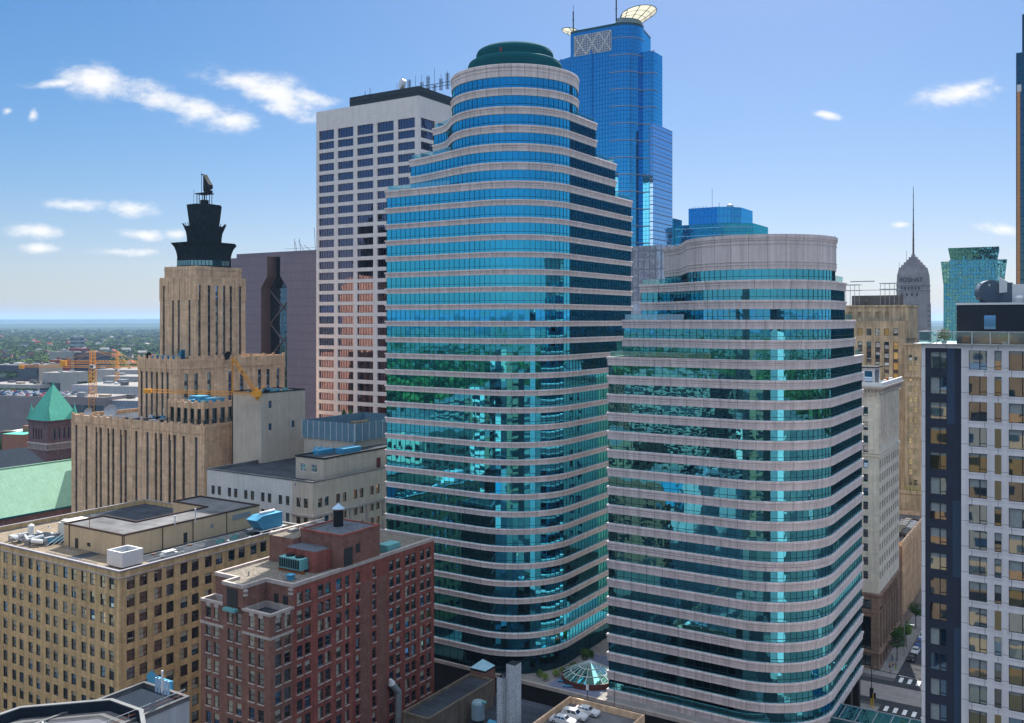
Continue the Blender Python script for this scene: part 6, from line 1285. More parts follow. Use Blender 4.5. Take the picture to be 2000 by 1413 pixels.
p = X(lr, -23.5, 48); t = empty('roof_lantern', p.x, p.y, 14.8, GR, 'pale blue pyramid roof lantern on the small brick stair house', 'roof lantern'); m = MB(); B = [(-1.9, -1.9), (1.9, -1.9), (1.9, 1.9), (-1.9, 1.9)]
lp = M('pale_blue_lantern', (.30, .52, .62), .4)
for i in range(4): m.face([(*B[i], .4), (*B[(i+1) % 4], .4), (0, 0, 2.0)], lp)
m.build('pyramid', t); m = MB(); m.prism(B, 0, .4, darkm); m.build('kerb', t)
p = X(lr, -17.2, 37); t = empty('water_tank', p.x, p.y, 8.6, GR, 'squat blue grey water tank on a dark stand beside the pale chimney', 'tank'); m = MB(); m.lathe(0, 0, [(0, 1.2), (1.3, 1.2), (1.3, 4.2), (1.1, 4.6), (0, 4.8)], M('blue_grey_tank', (.25, .36, .42), .5, streak=.3), 20); m.build('tank', t); m = MB()
for a in range(4): m.tube((cos(a*pi/2), sin(a*pi/2), 0), (cos(a*pi/2), sin(a*pi/2), 1.3), .1, darkm, 4)
m.build('leg', t); m = MB(); m.tube((1, 0, 4.7), (1.9, 0, 4.7), .3, tealpaint, 8); m.tube((2.6, 0, .8), (4.4, 0, .8), .8, bluem, 12); m.build('pipe', t)
# skyway
sw = bld('skyway', 'teal glass roofed skyway bridging the street at the bottom right', 188.5, 17.5)
m = MB(); g = G('skyway_glass', (.10, .40, .46), (.01, .06, .08), .6, (1.6, 1.4, .1), .03, .05, line=(.05, .14, .17)); m.box(-31, 0, 0, 7.5, 5.2, 9.0, g, tmat=g); m.build('glazing', sw); m = MB(); m.box(-31, 0, -.15, 7.65, 4.6, 5.2, greym); m.box(-31, 0, -.1, .12, 8.9, 9.12, greym); m.box(-31, 0, 7.4, 7.6, 8.9, 9.12, greym)
for i in range(11): m.box(-31+i*3.05, -31+i*3.05+.15, -.1, 7.6, 9.0, 9.12, greym)
m.build('frame', sw)
# ---------------------------------------------------------------- cars
def car_proto(kind, col):
    L_, W_, H_ = dict(sedan=(4.7, 1.82, 1.42), suv=(4.7, 1.88, 1.68), van=(5.2, 1.95, 1.95))[kind]; h = L_/2
    if kind == 'sedan': lo = [(-h, .32), (-h, .78), (-h+.15, .92), (-h+.9, .98), (h-1.35, .95), (h-.25, .78), (h, .62), (h, .32)]; cab = [(-h+.45, .95), (-h+1.15, 1.36), (-h+1.9, 1.42), (.35, 1.40), (h-1.25, .93)]
    else: lo = [(-h, .38), (-h, .9), (-h+.05, 1.05), (h-1.3, 1.05), (h-.2, .92), (h, .72), (h, .38)]; cab = [(-h+.08, 1.03), (-h+.3, H_-.08), (-h+.6, H_), (.3, H_-.02), (h-1.45, 1.03)]
    b = MB(); pm = paint[col]
    def loft(m, prof, w0, w1, mt, zr):
        z0, z1 = zr; hw = lambda z: (w0+(w1-w0)*(z-z0)/(z1-z0))/2; Lp = [(x, -hw(z), z) for x, z in prof]; Rp = [(x, hw(z), z) for x, z in prof]
        m.face(Lp[::-1], mt); m.face(Rp, mt)
        for i in range(len(prof)): j = (i+1) % len(prof); m.face([Lp[i], Lp[j], Rp[j], Rp[i]], mt)
    loft(b, lo, W_*1.02, W_*.93, pm, (.3, 1.05)); loft(b, [(x, z) for x, z in cab], W_*.92, W_*.68, pm, (.93, H_))
    g = MB(); zc0, zc1 = cab[0][1]+.07, H_-.10
    def hw(z): return (W_*.92+(W_*.68-W_*.92)*(z-.93)/(H_-.93))/2+.012
    def xb(z): a, c = cab[0], cab[1]; return a[0]+(c[0]-a[0])*(z-a[1])/(c[1]-a[1])
    def xf(z): a, c = cab[-1], cab[-2]; return a[0]+(c[0]-a[0])*(z-a[1])/(c[1]-a[1])
    for s in (-1, 1):
        for f0, f1 in ((.06, .32), (.36, .60), (.64, .95)):
            A = lambda f, z: xb(z)+(xf(z)-xb(z))*f; q = [(A(f0, zc0), s*hw(zc0), zc0), (A(f1, zc0), s*hw(zc0), zc0), (A(min(f1, .93), zc1), s*hw(zc1), zc1), (A(max(f0, .1), zc1), s*hw(zc1), zc1)]; g.face(q, win_dark)
    for fx, o in ((xf, .012), (xb, -.012)): g.face([(fx(zc0)+o, -hw(zc0)*.88, zc0+.01), (fx(zc0)+o, hw(zc0)*.88, zc0+.01), (fx(zc1)+o, hw(zc1)*.86, zc1+.01), (fx(zc1)+o, -hw(zc1)*.86, zc1+.01)], win_dark)
    root = bpy.data.objects.new('parked_car', None); root.empty_display_size = 1
    parts = [('body', b.mesh('body'), (0, 0, 0)), ('window_glass', g.mesh('window_glass'), (0, 0, 0))]
    wl = MB(); wl.tube((0, -.11, 0), (0, .11, 0), .33, rubber, 14); wl.tube((0, -.12, 0), (0, .12, 0), .19, greym, 10); wm_ = wl.mesh('wheel')
    for x in (-h+.85, h-.9):
        for y in (-W_/2+.09, W_/2-.09): parts.append(('wheel', wm_, (x, y, .33)))
    hl = MB(); hl.box(-.03, .04, -.2, .2, -.07, .07, M('headlamp_lens', (.6, .6, .6), .1) if 'headlamp_lens' not in bpy.data.materials else bpy.data.materials['headlamp_lens']); hm = hl.mesh('headlight')
    tl = MB(); tl.box(-.04, .03, -.2, .2, -.08, .08, redm); tm = tl.mesh('tail_light')
    for y in (-.62, .62): parts.append(('headlight', hm, (h-.05, y, .66))); parts.append(('tail_light', tm, (-h+.02, y, .76)))
    return parts
CARS = {}
def car(kind, col, x, y, z, rot, label, group, full=True):
    if (kind, col) not in CARS: CARS[(kind, col)] = car_proto(kind, col)
    r = empty('parked_car', x, y, z, rot, label, 'car', group)
    for n, me, loc in CARS[(kind, col)]:
        if not full and n not in ('body', 'window_glass'): continue
        o = bpy.data.objects.new(n, me); COL.objects.link(o); o.parent = r; o.location = loc
    return r
ORD = 'first second third fourth fifth sixth seventh eighth ninth tenth eleventh twelfth thirteenth fourteenth fifteenth sixteenth seventeenth eighteenth nineteenth twentieth twenty-first twenty-second twenty-third twenty-fourth twenty-fifth twenty-sixth'.split()
RIGHT = GR; AWAY = GR+pi/2     # along -b, along +a
for i, (a, b, k, l_) in enumerate(((142.8, 79.2, 'sedan', 'white sedan nearest the camera on the sunlit parking deck'), (145.6, 78.4, 'suv', 'white hatchback with dark roof glass in the middle of the three on the parking deck'), (148.4, 77.4, 'sedan', 'white sedan farthest of the three on the parking deck by the parapet'))):
    x, y = ab(a, b); car(k, 'white', x, y, 16.42, RIGHT+radians(4), l_, 'white cars on the parking deck')
for i, (a, b, k, c, l_) in enumerate(((256.5, 39.2, 'sedan', 'black', 'black car first in the kerbside row near the crosswalk'), (262.3, 39.2, 'sedan', 'white', 'white car second in the kerbside row behind the black one'), (268.3, 39.1, 'suv', 'blue', 'dark blue car third in the kerbside row'), (274.6, 39.1, 'van', 'white', 'white van fourth in the kerbside row'), (281, 39.2, 'suv', 'white', 'white car fifth in the kerbside row'), (270, 35.0, 'sedan', 'black', 'black car driving in the street beside the kerbside row'), (292, 34.6, 'sedan', 'grey', 'grey car driving far down the shaded street'))):
    x, y = ab(a, b); car(k, c, x, y, .03, AWAY+pi, l_, 'cars in the shaded street')
rr = random.Random(21); cl = list(paint)
names = iter(['white', 'black'])
for i in range(9):
    a = 288+i*2.9; x, y = ab(a+1, 48.0); c = rr.choice(['white', 'black', 'silver', 'grey', 'white']); car('sedan', c, x, y, 24.42, RIGHT+rr.uniform(-.03, .03), c+' car parked on the open roof of the tan ribbed garage, '+['nearest', 'second', 'third', 'fourth', 'fifth', 'sixth', 'seventh', 'eighth', 'farthest'][i], 'cars on the garage roof')

# ---------------------------------------------------------------- people at the corner
skin = M('skin', (.35, .2, .14), .6, .03); hairm = M('dark_hair', (.03, .02, .015), .7, .05)
def person(a, b, rot, shirt, pants, label, stride=.25, h=1.72):
    me = bpy.data.meshes.new('body'); k = h/1.72
    V = [(0, 0, .95), (0, 0, 1.15), (0, 0, 1.38), (0, 0, 1.50), (0, .01, 1.62), (0, 0, 1.70),
         (-.10, 0, .90), (-.10, stride*.4, .50), (-.10, stride*.55, .08), (-.10, stride*.55-.14, .04), (.10, 0, .90), (.10, -stride*.3, .50), (.10, -stride*.7, .09), (.10, -stride*.7-.14, .04),
         (-.20, 0, 1.40), (-.25, -.06*stride*4, 1.13), (-.25, -.16, .90), (.20, 0, 1.40), (.25, .06, 1.13), (.25, -.04, .88)]
    E = [(0, 1), (1, 2), (2, 3), (3, 4), (4, 5), (0, 6), (6, 7), (7, 8), (8, 9), (0, 10), (10, 11), (11, 12), (12, 13), (2, 14), (14, 15), (15, 16), (2, 17), (17, 18), (18, 19)]
    Rr = [.15, .14, .15, .055, .095, .07, .095, .065, .042, .04, .095, .065, .042, .04, .06, .045, .032, .06, .045, .032]
    me.from_pydata([(x*k, y*k, z*k) for x, y, z in V], E, []); o = bpy.data.objects.new('body', me); COL.objects.link(o)
    md = o.modifiers.new('skin', 'SKIN'); 
    if not me.skin_vertices: me.attributes.new('x', 'FLOAT', 'POINT')
    return o, V, E, Rr, k
def skinmesh(V, E, Rr, k):
    # tapered limbs merged with a remesh: one continuous surface
    me = bpy.data.meshes.new('t'); me.from_pydata([(x*k, y*k, z*k) for x, y, z in V], E, []); o = bpy.data.objects.new('t', me); COL.objects.link(o)
    bm = bmesh.new(); bm.from_mesh(me); ly = bm.verts.layers.skin.verify(); bm.verts.ensure_lookup_table()
    for v, r in zip(bm.verts, Rr): v[ly].radius = (r*k, r*k); v[ly].use_root = (v.index == 0)
    bm.to_mesh(me); bm.free(); o.modifiers.new('s', 'SKIN'); o.modifiers.new('b', 'SUBSURF').levels = 1
    bpy.context.view_layer.update(); r = bpy.data.meshes.new_from_object(o.evaluated_get(bpy.context.evaluated_depsgraph_get())); bpy.data.objects.remove(o); return r
def make_person(a, b, rot, shirt, pants, label, stride=.25, h=1.72):
    k = h/1.72
    V = [(0, 0, .95), (0, 0, 1.15), (0, 0, 1.38), (0, 0, 1.50), (0, .01, 1.60), (0, 0, 1.66),
         (-.10, 0, .90), (-.10, -stride*.4, .50), (-.10, -stride*.45, .09), (-.10, -stride*.45-.14, .04), (.10, 0, .90), (.10, stride*.2, .50), (.10, stride*.7, .10), (.10, stride*.7-.12, .04),
         (-.20, 0, 1.40), (-.25, .03, 1.13), (-.25, -.12, .90), (.20, 0, 1.40), (.25, .03, 1.13), (.25, -.10, .90)]
    E = [(0, 1), (1, 2), (2, 3), (3, 4), (4, 5), (0, 6), (6, 7), (7, 8), (8, 9), (0, 10), (10, 11), (11, 12), (12, 13), (2, 14), (14, 15), (15, 16), (2, 17), (17, 18), (18, 19)]
    Rr = [.14, .13, .14, .055, .095, .08, .09, .065, .042, .04, .09, .065, .042, .04, .06, .045, .032, .06, .045, .032]
    me = skinmesh(V, E, Rr, k); me.materials.clear(); me.materials.append(skin); x, y = ab(a, b); t = empty('person', x, y, .14, GR+rot, label, 'person', None)
    o = bpy.data.objects.new('body', me); COL.objects.link(o); o.parent = t
    def sub(ids, grow, nm, mt):
        mp = {v: i for i, v in enumerate(ids)}; m2 = skinmesh([V[i] for i in ids], [(mp[p], mp[q]) for p, q in E if p in mp and q in mp], [Rr[i]+grow for i in ids], k); m2.materials.clear(); m2.materials.append(mt); c = bpy.data.objects.new(nm, m2); COL.objects.link(c); c.parent = t
    sub([1, 2, 14, 15, 17, 18], .02, 'shirt', shirt); sub([0, 6, 7, 8, 10, 11, 12], .018, 'trousers', pants)
    hm = MB(); hm.lathe(0, .02, [(.105*k, 1.60*k), (.11*k, 1.66*k), (.08*k, 1.73*k), (0, 1.76*k)], hairm, 10); hm.build('hair', t)
cloth = {k: M('cloth_'+k, c, .9, .05) for k, c in dict(white=(.6, .6, .6), red=(.5, .04, .03), yellow=(.6, .4, .03), black=(.02, .02, .025), green=(.2, .45, .04), blue=(.1, .15, .3), grey=(.2, .2, .22)).items()}
for a in ((244.6-1.6, 42.0, .4, 'white', 'grey', 'person in a white top walking at the kerb by the crosswalk', .3), (246.2, 42.8, 2.2, 'red', 'black', 'person in a red top standing on the shaded corner', .1), (247.6, 42.3, 1.2, 'yellow', 'black', 'person in a yellow top standing on the shaded corner', .1), (246.4, 41.4, -.5, 'black', 'green', 'person in a dark top and green trousers near the kerb corner', .15),
          (242.6, 45.6, 1.5, 'blue', 'grey', 'person in a pale blue top at the foot of the ornate building', .25), (252.2, 43.3, 3.0, 'black', 'blue', 'person in dark clothes walking away along the shaded pavement', .3)):
    make_person(a[0], a[1], a[2], cloth[a[3]], cloth[a[4]], a[5], a[6])
# ---------------------------------------------------------------- signals, lamps, street trees
def signal(a, b, label, h=3.4, lamp=False):
    x, y = ab(a, b); t = empty('traffic_signal', x, y, .02, GR, label, 'traffic signal', 'traffic signals at the crossing'); m = MB(); m.tube((0, 0, 0), (0, 0, h), .11, yellow_p, 8); m.build('post', t)
    for s in (-1, 1):
        m = MB(); m.box(s*.34-.2, s*.34+.2, -.18, .18, h-.9, h+.3, yellow_p if lamp else darkm)
        for k in range(3): m.tube((s*.34, -.18, h-.65+k*.36), (s*.34, -.28, h-.65+k*.36), .12, darkm, 8)
        m.build('signal_head', t)
signal(219.2, 41.6, 'yellow post signal with black heads beside the pole near the skyway'); signal(226.5-5, 46.0+1.6, 'yellow traffic signal near the dark columns of the shorter tower', 4.2, True)
def mast(a, b, h, arm, label, rot=0, name='street_lamp', cat='street lamp', wt=None):
    x, y = ab(a, b); t = empty(name, x, y, .02, GR+rot, label, cat); m = MB(); m.tube((0, 0, 0), (0, 0, h), .13, darkm if wt is None else wt, 6, r2=.08); m.build('pole', t); m = MB(); m.tube((0, 0, h-.2), (arm, 0, h+.1), .07, darkm if wt is None else wt, 5); m.build('arm', t); return t
t = mast(220.5, 42.2, 8.8, 12.0, 'dark mast with a long signal arm reaching over the crossing', -.15, 'signal_mast', 'signal mast'); m = MB(); m.box(11.3, 12.0, -.15, .2, 7.5, 9.6, darkm); m.build('signal_head', t); m = MB(); m.box(-.35, .35, -.25, .25, 2.0, 4.2, darkm); m.box(-.15, .15, -.3, -.2, 0, 2, yellow_p); m.build('control_box', t)
t = mast(258, 41.3, 8.6, 2.0, 'pale street lamp pole with short arm on the shaded pavement', -.2, wt=greym); m = MB(); m.box(1.6, 2.6, -.15, .15, 8.55, 8.75, whitem); m.build('lamp_head', t)
t = mast(296, 41.3, 8.6, 2.0, 'farther street lamp down the shaded street', -.2, wt=greym); m = MB(); m.box(1.6, 2.6, -.15, .15, 8.55, 8.75, whitem); m.build('lamp_head', t)
def tree(x, y, z, h, r, label, group, n=900, s=.32, mat=None, name='street_tree', cat='tree', seed=0):
    t = empty(name, x, y, z, 0, label, cat, group); q = random.Random(seed+int(x*7+y*3)); m = MB(); m.tube((0, 0, 0), (0, 0, h*.5), .14, bark, 6, r2=.08)
    lobes = []
    for i in range(7):
        a = q.uniform(0, 6.28); rr_ = r*q.uniform(.25, .6); e = Vector((rr_*cos(a), rr_*sin(a), h*q.uniform(.5, .88))); m.tube((0, 0, h*.42), e, .07, bark, 4, r2=.03); lobes.append((e, r*q.uniform(.35, .55)))
    m.build('trunk', t); m = MB()
    for k in range(n):
        e, lr_ = q.choice(lobes); u = Vector((q.gauss(0, 1), q.gauss(0, 1), q.gauss(0, .8))).normalized()*lr_*q.uniform(.5, 1.05); c_ = e+u; a = Vector((q.uniform(-1, 1), q.uniform(-1, 1), q.uniform(-1, 1))).normalized(); b = a.orthogonal().normalized(); ss = s*q.uniform(.6, 1.2)
        m.face([c_-a*ss, c_+b*ss*.6, c_+a*ss, c_-b*ss*.6], mat or lm1)
    m.build('crown', t); return t
for i, (a, b, l_) in enumerate(((253, 42.2, 'dark leafy street tree by the corner of the ornate building'), (265.5, 42.0, 'dark street tree against the arcade of the ornate building'), (283, 42.2, 'street tree beside the ribbed parking garage'), (300, 42.4, 'farthest street tree down the shaded street'))):
    x, y = ab(a, b); tree(x, y, .1, 7.5 if i else 8.5, 2.3, l_, 'street trees', 700, .3)
# terrace planting
for i, (a, b, r_, h_, l_) in enumerate(((186.5, 97.3, 2.0, 5.0, 'green tree on the terrace behind the glass cone'), (190, 90.5, 2.2, 4.2, 'sunlit tree on the terrace beside the shorter tower'), (196, 92.5, 2.2, 4.2, 'leafy tree farther back on the terrace'), (202, 91, 2.0, 4.0, 'small tree at the back of the terrace'))):
    x, y = ab(a, b); tree(x, y, 8.45, h_, r_, l_, 'terrace trees', 600, .26)
lw = [(176, 106.5), (177, 103.6), (178.2, 101.4), (179.5, 110.5-3), (175.5, 100.6)]
for i, (a, b) in enumerate(((175.4, 101.8), (176.6, 103.9), (178.5, 100.9), (180.6, 100.2), (184.5, 99.6))):
    x, y = ab(a, b); plant(0, 0, 8.45, .9, 1.5, ['low shrub nearest the podium edge on the terrace', 'low shrub second from the podium edge', 'rounded shrub left of the glass cone', 'rounded shrub just behind the left of the glass cone', 'rounded shrub by the tall tower foot'][i], 'shrub', False, (x, y), 260, 'shrub', .16, 'terrace shrubs')
for i, (a, b, c, l_) in enumerate(((188.4, 91.2, redm, 'small red parasol on the sunlit terrace'), (193.2, 89.5, whitem, 'white parasol on the terrace behind the red one'), (198.5, 89.6, yellow_p, 'yellow parasol at the back of the terrace'))):
    x, y = ab(a, b); t = empty('parasol', x, y, 8.45, GR, l_, 'parasol', 'terrace parasols'); m = MB(); m.tube((0, 0, 0), (0, 0, 2.5), .04, whitem, 5); m.build('pole', t); m = MB(); m.lathe(0, 0, [(1.4, 2.1), (.05, 2.7), (0, 2.72)], c, 8); m.build('canopy', t)
for i, (a, b) in enumerate(((192, 88.6), (195.5, 90.4), (200, 92.4), (187, 89.3))):
    x, y = ab(a, b); t = empty('bench', x, y, 8.45, GR+i*.6, ['curved white stone bench by the red parasol', 'white bench in the middle of the sunlit terrace', 'white bench at the back of the terrace', 'white bench beside the glass cone'][i], 'bench', 'terrace benches'); m = MB(); m.box(-1.6, 1.6, -.3, .3, .38, .5, whitem); m.build('seat', t); m = MB(); m.box(-1.4, -1.1, -.25, .25, 0, .38, concrete); m.box(1.1, 1.4, -.25, .25, 0, .38, concrete); m.build('leg', t)
for i, (a, b) in enumerate(((176.5, 97.8), (174.6, 95.6))):
    x, y = ab(a, b); t = empty('bench', x, y, 8.45, GR+.4, ['dark blue bench at the terrace edge left of the cone', 'dark bench nearest the podium coping'][i], 'bench', 'terrace benches'); m = MB(); m.box(-1.2, 1.2, -.3, .3, .38, .5, bluem); m.build('seat', t); m = MB(); m.box(-1, -.8, -.25, .25, 0, .38, darkm); m.box(.8, 1, -.25, .25, 0, .38, darkm); m.build('leg', t)

# ---------------------------------------------------------------- cranes
def crane(px, d, zt, zj, jl, cl_, rot, label, wd=1.9):
    x, y = at(px, d); t = empty('tower_crane', x, y, 0, rot, label, 'crane', 'construction cranes'); m = MB(); m.lattice((0, 0, 0), (0, 0, zj-3), wd, 2.4, .16, craney); m.build('mast', t)
    m = MB(); m.lattice((0, 0, zj-1), (0, 0, zt), wd*.8, 2.2, .16, craney); m.build('apex', t); m = MB(); m.lattice((wd/2, 0, zj+.6), (jl, 0, zj+.6), 1.6, 2.2, .14, craney); m.build('jib', t)
    m = MB(); m.lattice((-wd/2, 0, zj+.6), (-cl_, 0, zj+.6), 1.6, 2.4, .14, craney); m.box(-cl_, -cl_+3.4, -1.2, 1.2, zj-1.6, zj+1.6, craney); m.build('counter_jib', t)
    m = MB(); 
    for e in (jl*.45, jl*.85): m.tube((0, 0, zt), (e, 0, zj+1.4), .1, craney, 4)
    m.tube((0, 0, zt), (-cl_+2, 0, zj+1.4), .12, craney, 4); m.tube((0, 0, zt), (-cl_*.5, 0, zj+1.4), .1, craney, 4); m.build('tie_rod', t)
    m = MB(); m.box(-1.2, 1.2, -1.6, 1.2, zj-3.2, zj-1.0, whitem); m.box(-1.0, 1.0, -1.66, -1.6, zj-2.7, zj-1.4, win_dark); m.build('cab', t)
crane(181, 560, 69.3, 61.6, 46, 19.5, 0, 'yellow tower crane standing beyond the left wing roof', 3.2)
crane(229, 760, 62, 48.5, 24, 88, radians(-8), 'farther orange crane half hidden behind the yellow one', 2.4)
x, y = at(502, 263); t = empty('derrick_crane', x, y, 66.0, 0, 'yellow roof derrick with raised boom on the beige lift block', 'crane', 'construction cranes')
m = MB(); m.box(-1.2, 1.2, -1, 1, 0, 1.6, craney); m.tube((0, 0, -1), (0, 0, 2.5), .5, craney, 8); m.build('turntable', t)
m = MB(); m.lattice((-.3, 0, 1.2), (-7.0, 0, 11.2), .8, 1.1, .08, craney); m.build('boom', t); m = MB(); m.tube((-7, 0, 11.2), (-7.2, 0, 1.5), .05, rust, 4); m.lattice((-7.0, 0, 1.2), (-7.0, 0, 10.8), .35, 1.0, .05, craney); m.build('mast', t); m = MB(); m.lattice((-.5, 0, .8), (-31.5, 0, 1.7), .8, 1.1, .07, craney); m.box(-32.4, -30.2, -.5, .5, 1.0, 2.2, craney); m.build('jib', t); m = MB(); m.tube((.8, 0, 1.8), (2.2, 0, 3.2), .18, craney, 4); m.build('strut', t)

# ---------------------------------------------------------------- mid-distance district at the left
wall_l = M('mauve_grey_wall', (.22, .20, .21), .9, .12, .1); dkb = M('dark_office_wall', (.06, .06, .09), .6, .1); palec = M('pale_concrete', (.34, .33, .32), .9, .1, .1); tanc = M('tan_concrete', (.40, .33, .26), .9, .1, .1); redc = M('oxblood_brick', (.25, .05, .045), .9, .1)
def far(px0, px1, ytop, ybase, name, label, wall, roofm=None, rows=3, dep=30, glass=None, parts=None, group='low blocks in the district beyond the art deco tower'):
    d = CAMZ*F/(ybase-625); z = CAMZ-(ytop-625)*d/F; x0, x1 = (px0-1000)/F*d, (px1-1000)/F*d; w_ = x1-x0
    t = empty(name, x0, d, 0, radians(-14), label, 'building', group); m = MB(); m.box(0, w_*1.02, 0, dep, 0, z, wall, tmat=roofm or roofgrey); m.build('wall', t)
    if rows:
        m = MB(); fh = z/(rows+.3)
        for k in range(rows): z0 = k*fh+fh*.45; m.box(w_*.03, w_*.99, -.15, -.02, z0, z0+fh*.45, glass or backwin); m.box(w_*1.02+.02, w_*1.02+.15, 1, dep-1, z0, z0+fh*.45, glass or backwin)
        m.build('windows', t, kind='stuff')
    q = random.Random(int(px0*3+ytop)); m = MB()
    for k in range(max(3, int(w_/9))):
        if name in ('parking_ramp', 'plant_tower'): break
        x = q.uniform(1, w_*.9); y = q.uniform(1, dep*.75); s = q.uniform(1.5, 5); m.box(x, x+s*1.5, y, y+s, z, z+q.uniform(1, 3.2), q.choice([greym, wall, tanc, roofgrey, whitem]))
    if m.f: m.build('roof_units', t)
    return t, d, z, w_
t, d, z, w_ = far(-60, 142, 772, 856, 'parking_ramp', 'large mauve grey parking ramp with rows of cars on its roof beyond the green tower', wall_l, roofgrey, 0, 46)
rr = random.Random(33)
for r_ in range(4):
    for k in range(26):
        if rr.random() < .12: continue
        lx, ly = 2+k*3.0, 3+r_*9+rr.uniform(-.3, .3); P = Matrix.Translation(t.location) @ Matrix.Rotation(radians(-14), 4, 'Z') @ Vector((lx, ly, z)); kd = rr.choice(['sedan', 'suv']); cc = rr.choice(['white', 'black', 'blue', 'blue', 'silver', 'grey', 'white', 'red']); car(kd, cc, P.x, P.y, z+.02, radians(76), '%s %s, %s bay from the left in the %s row of the mauve ramp roof' % (cc, 'saloon' if kd == 'sedan' else 'van', ORD[k], ['front', 'second', 'third', 'back'][r_]), 'cars on the parking ramp roof', full=False)
far(-40, 95, 762-12, 790, 'low_block', 'long white roofed block behind the parking ramp at the left edge', palec, planeroof, 2, 40)
far(-20, 46, 713, 780, 'low_block', 'dark glazed low block at the left edge under the trees', dkb, roofgrey, 2, 30)
far(26, 82, 713, 772, 'low_block', 'tan windowless drum-like block beside the dark glazed one', tanc, roofgrey, 0, 40)
far(96, 119, 687, 745, 'low_block', 'pale concrete end wall left of the dark office slab', palec, roofgrey, 0, 30)
far(119, 198, 688, 742, 'office_slab', 'dark blue office slab behind the yellow crane mast', dkb, roofgrey, 5, 30, G('slab_glass', (.25, .35, .55), (.02, .02, .05), .5, (1.6, 30, .5), line=(.3, .3, .35)))
far(96, 122, 703, 752, 'low_block', 'dark red brick block in front of the pale end wall', redc, roofgrey, 0, 20)
t, d, z, w_ = far(136, 159, 658, 706, 'apartment_tower', 'grey and white slab apartment tower rising from the distant trees', M('grey_blue_slab', (.30, .33, .38), .8, .06), roofgrey, 6, 14, group=None)
far(134, 166, 681, 716, 'low_block', 'dark red gabled block at the foot of the distant apartment tower', redc, redc, 1, 20)
far(82, 140, 728, 790, 'low_block', 'low white roofed block between the tan drum and the crane', palec, planeroof, 1, 30)
far(118, 140, 727, 800, 'plant_tower', 'pale square roof plant box left of the crane mast', palec, planeroof, 0, 10)
far(140, 205, 752, 850, 'glass_hall', 'pale glass walled hall left of the crane mast', M('white_frame', (.38, .40, .43), .7), planeroof, 2, 40, G('hall_glass', (.5, .65, .75), (.1, .15, .18), .5, (3, 3, .3), line=(.4, .42, .45)))
far(192, 300, 754, 860, 'glass_hall', 'long pale glass roofed hall right of the crane mast', M('white_frame2', (.36, .38, .40), .7), planeroof, 2, 50, bpy.data.materials['hall_glass'])
far(200, 300, 735, 806, 'low_block', 'pale block with a row of dark windows behind the long hall', palec, planeroof, 3, 30)
far(186, 300, 722, 778, 'low_block', 'low white roofed sheds behind the crane jib', palec, planeroof, 1, 60)
far(130, 215, 775, 905, 'office_block', 'dark glazed office with flat pale parapet just beyond the art deco wing roof, left', wall_l, planeroof, 3, 24, G('office_dark_glass', (.12, .2, .3), (.01, .015, .02), .7, (2.5, 4, .2)))
far(208, 330, 782, 905, 'office_block', 'blue glazed office behind the art deco wing roof, right of the crane mast', M('blue_grey_wall', (.2, .25, .32), .7), planeroof, 4, 24, G('office_blue_glass', (.3, .5, .75), (.03, .06, .1), .7, (2.5, 4, .3), line=(.25, .3, .35)))
# arched roof and brown block near the green tower
t = empty('arched_hall', *atz(-30, 905, 0), 0, radians(-14), 'pale arched roof hall at the left edge beside the green tower', 'building'); m = MB(); P = [(-10, 0)]+[(18-26*cos(radians(a)), 20*sin(radians(a))) for a in range(10, 171, 8)]+[(46, 0)]
m.face([(x, 0, max(z_, 0)) for x, z_ in P], roofgrey)
for (xa, za), (xb, zb) in zip(P, P[1:]): m.face([(xa, 0, za), (xb, 0, zb), (xb, 60, zb), (xa, 60, za)], whitem)
m.build('arched_roof', t); m = MB()
for (xa, za), (xb, zb) in zip(P[1:], P[2:-1]): m.tube((xa, -.2, za+.3), (xb, -.2, zb+.3), .6, tanc, 4)
m.build('arch_rim', t)
far(4, 52, 848, 960, 'low_block', 'brown brick block between the arched hall and the green tower', M('terracotta_brick', (.28, .14, .10), .9, .15), copper, 0, 24)
rr = random.Random(44); k = 0
for px, py in ((30, 838), (40, 842), (12, 850), (52, 850)):
    x, y = atz(px, 905-(k % 2)*8, 0); tree(x, y, 0, 19, 8, ['bright tree left of the green tower, topmost', 'bright tree left of the green tower, right one', 'green tree by the arched hall', 'green tree touching the green tower wall'][k], 'trees by the green tower', 900, 1.0, None, 'deciduous_tree'); k += 1
ordn = lambda n: ['first', 'second', 'third', 'fourth', 'fifth', 'sixth', 'seventh', 'eighth', 'ninth', 'tenth', 'eleventh', 'twelfth', 'thirteenth', 'fourteenth', 'fifteenth', 'sixteenth', 'seventeenth', 'eighteenth', 'nineteenth', 'twentieth'][n] if n < 20 else ('twenty-' if n < 29 else 'thirty-')+['first', 'second', 'third', 'fourth', 'fifth', 'sixth', 'seventh', 'eighth', 'ninth'][(n-20) % 9]
for i, px in enumerate(sorted(rr.uniform(0, 300) for _ in range(34))):
    x, y = atz(px, rr.uniform(722, 752), 0)
    tree(x, y, 0, rr.uniform(12, 17), rr.uniform(6, 9), '%s leafy tree at the near rim of the wood, %s from the left' % (['broad', 'tall', 'low'][i % 3], ordn(i)), 'trees at the near rim of the wood', 260, 1.5, lm2, 'deciduous_tree', seed=i)

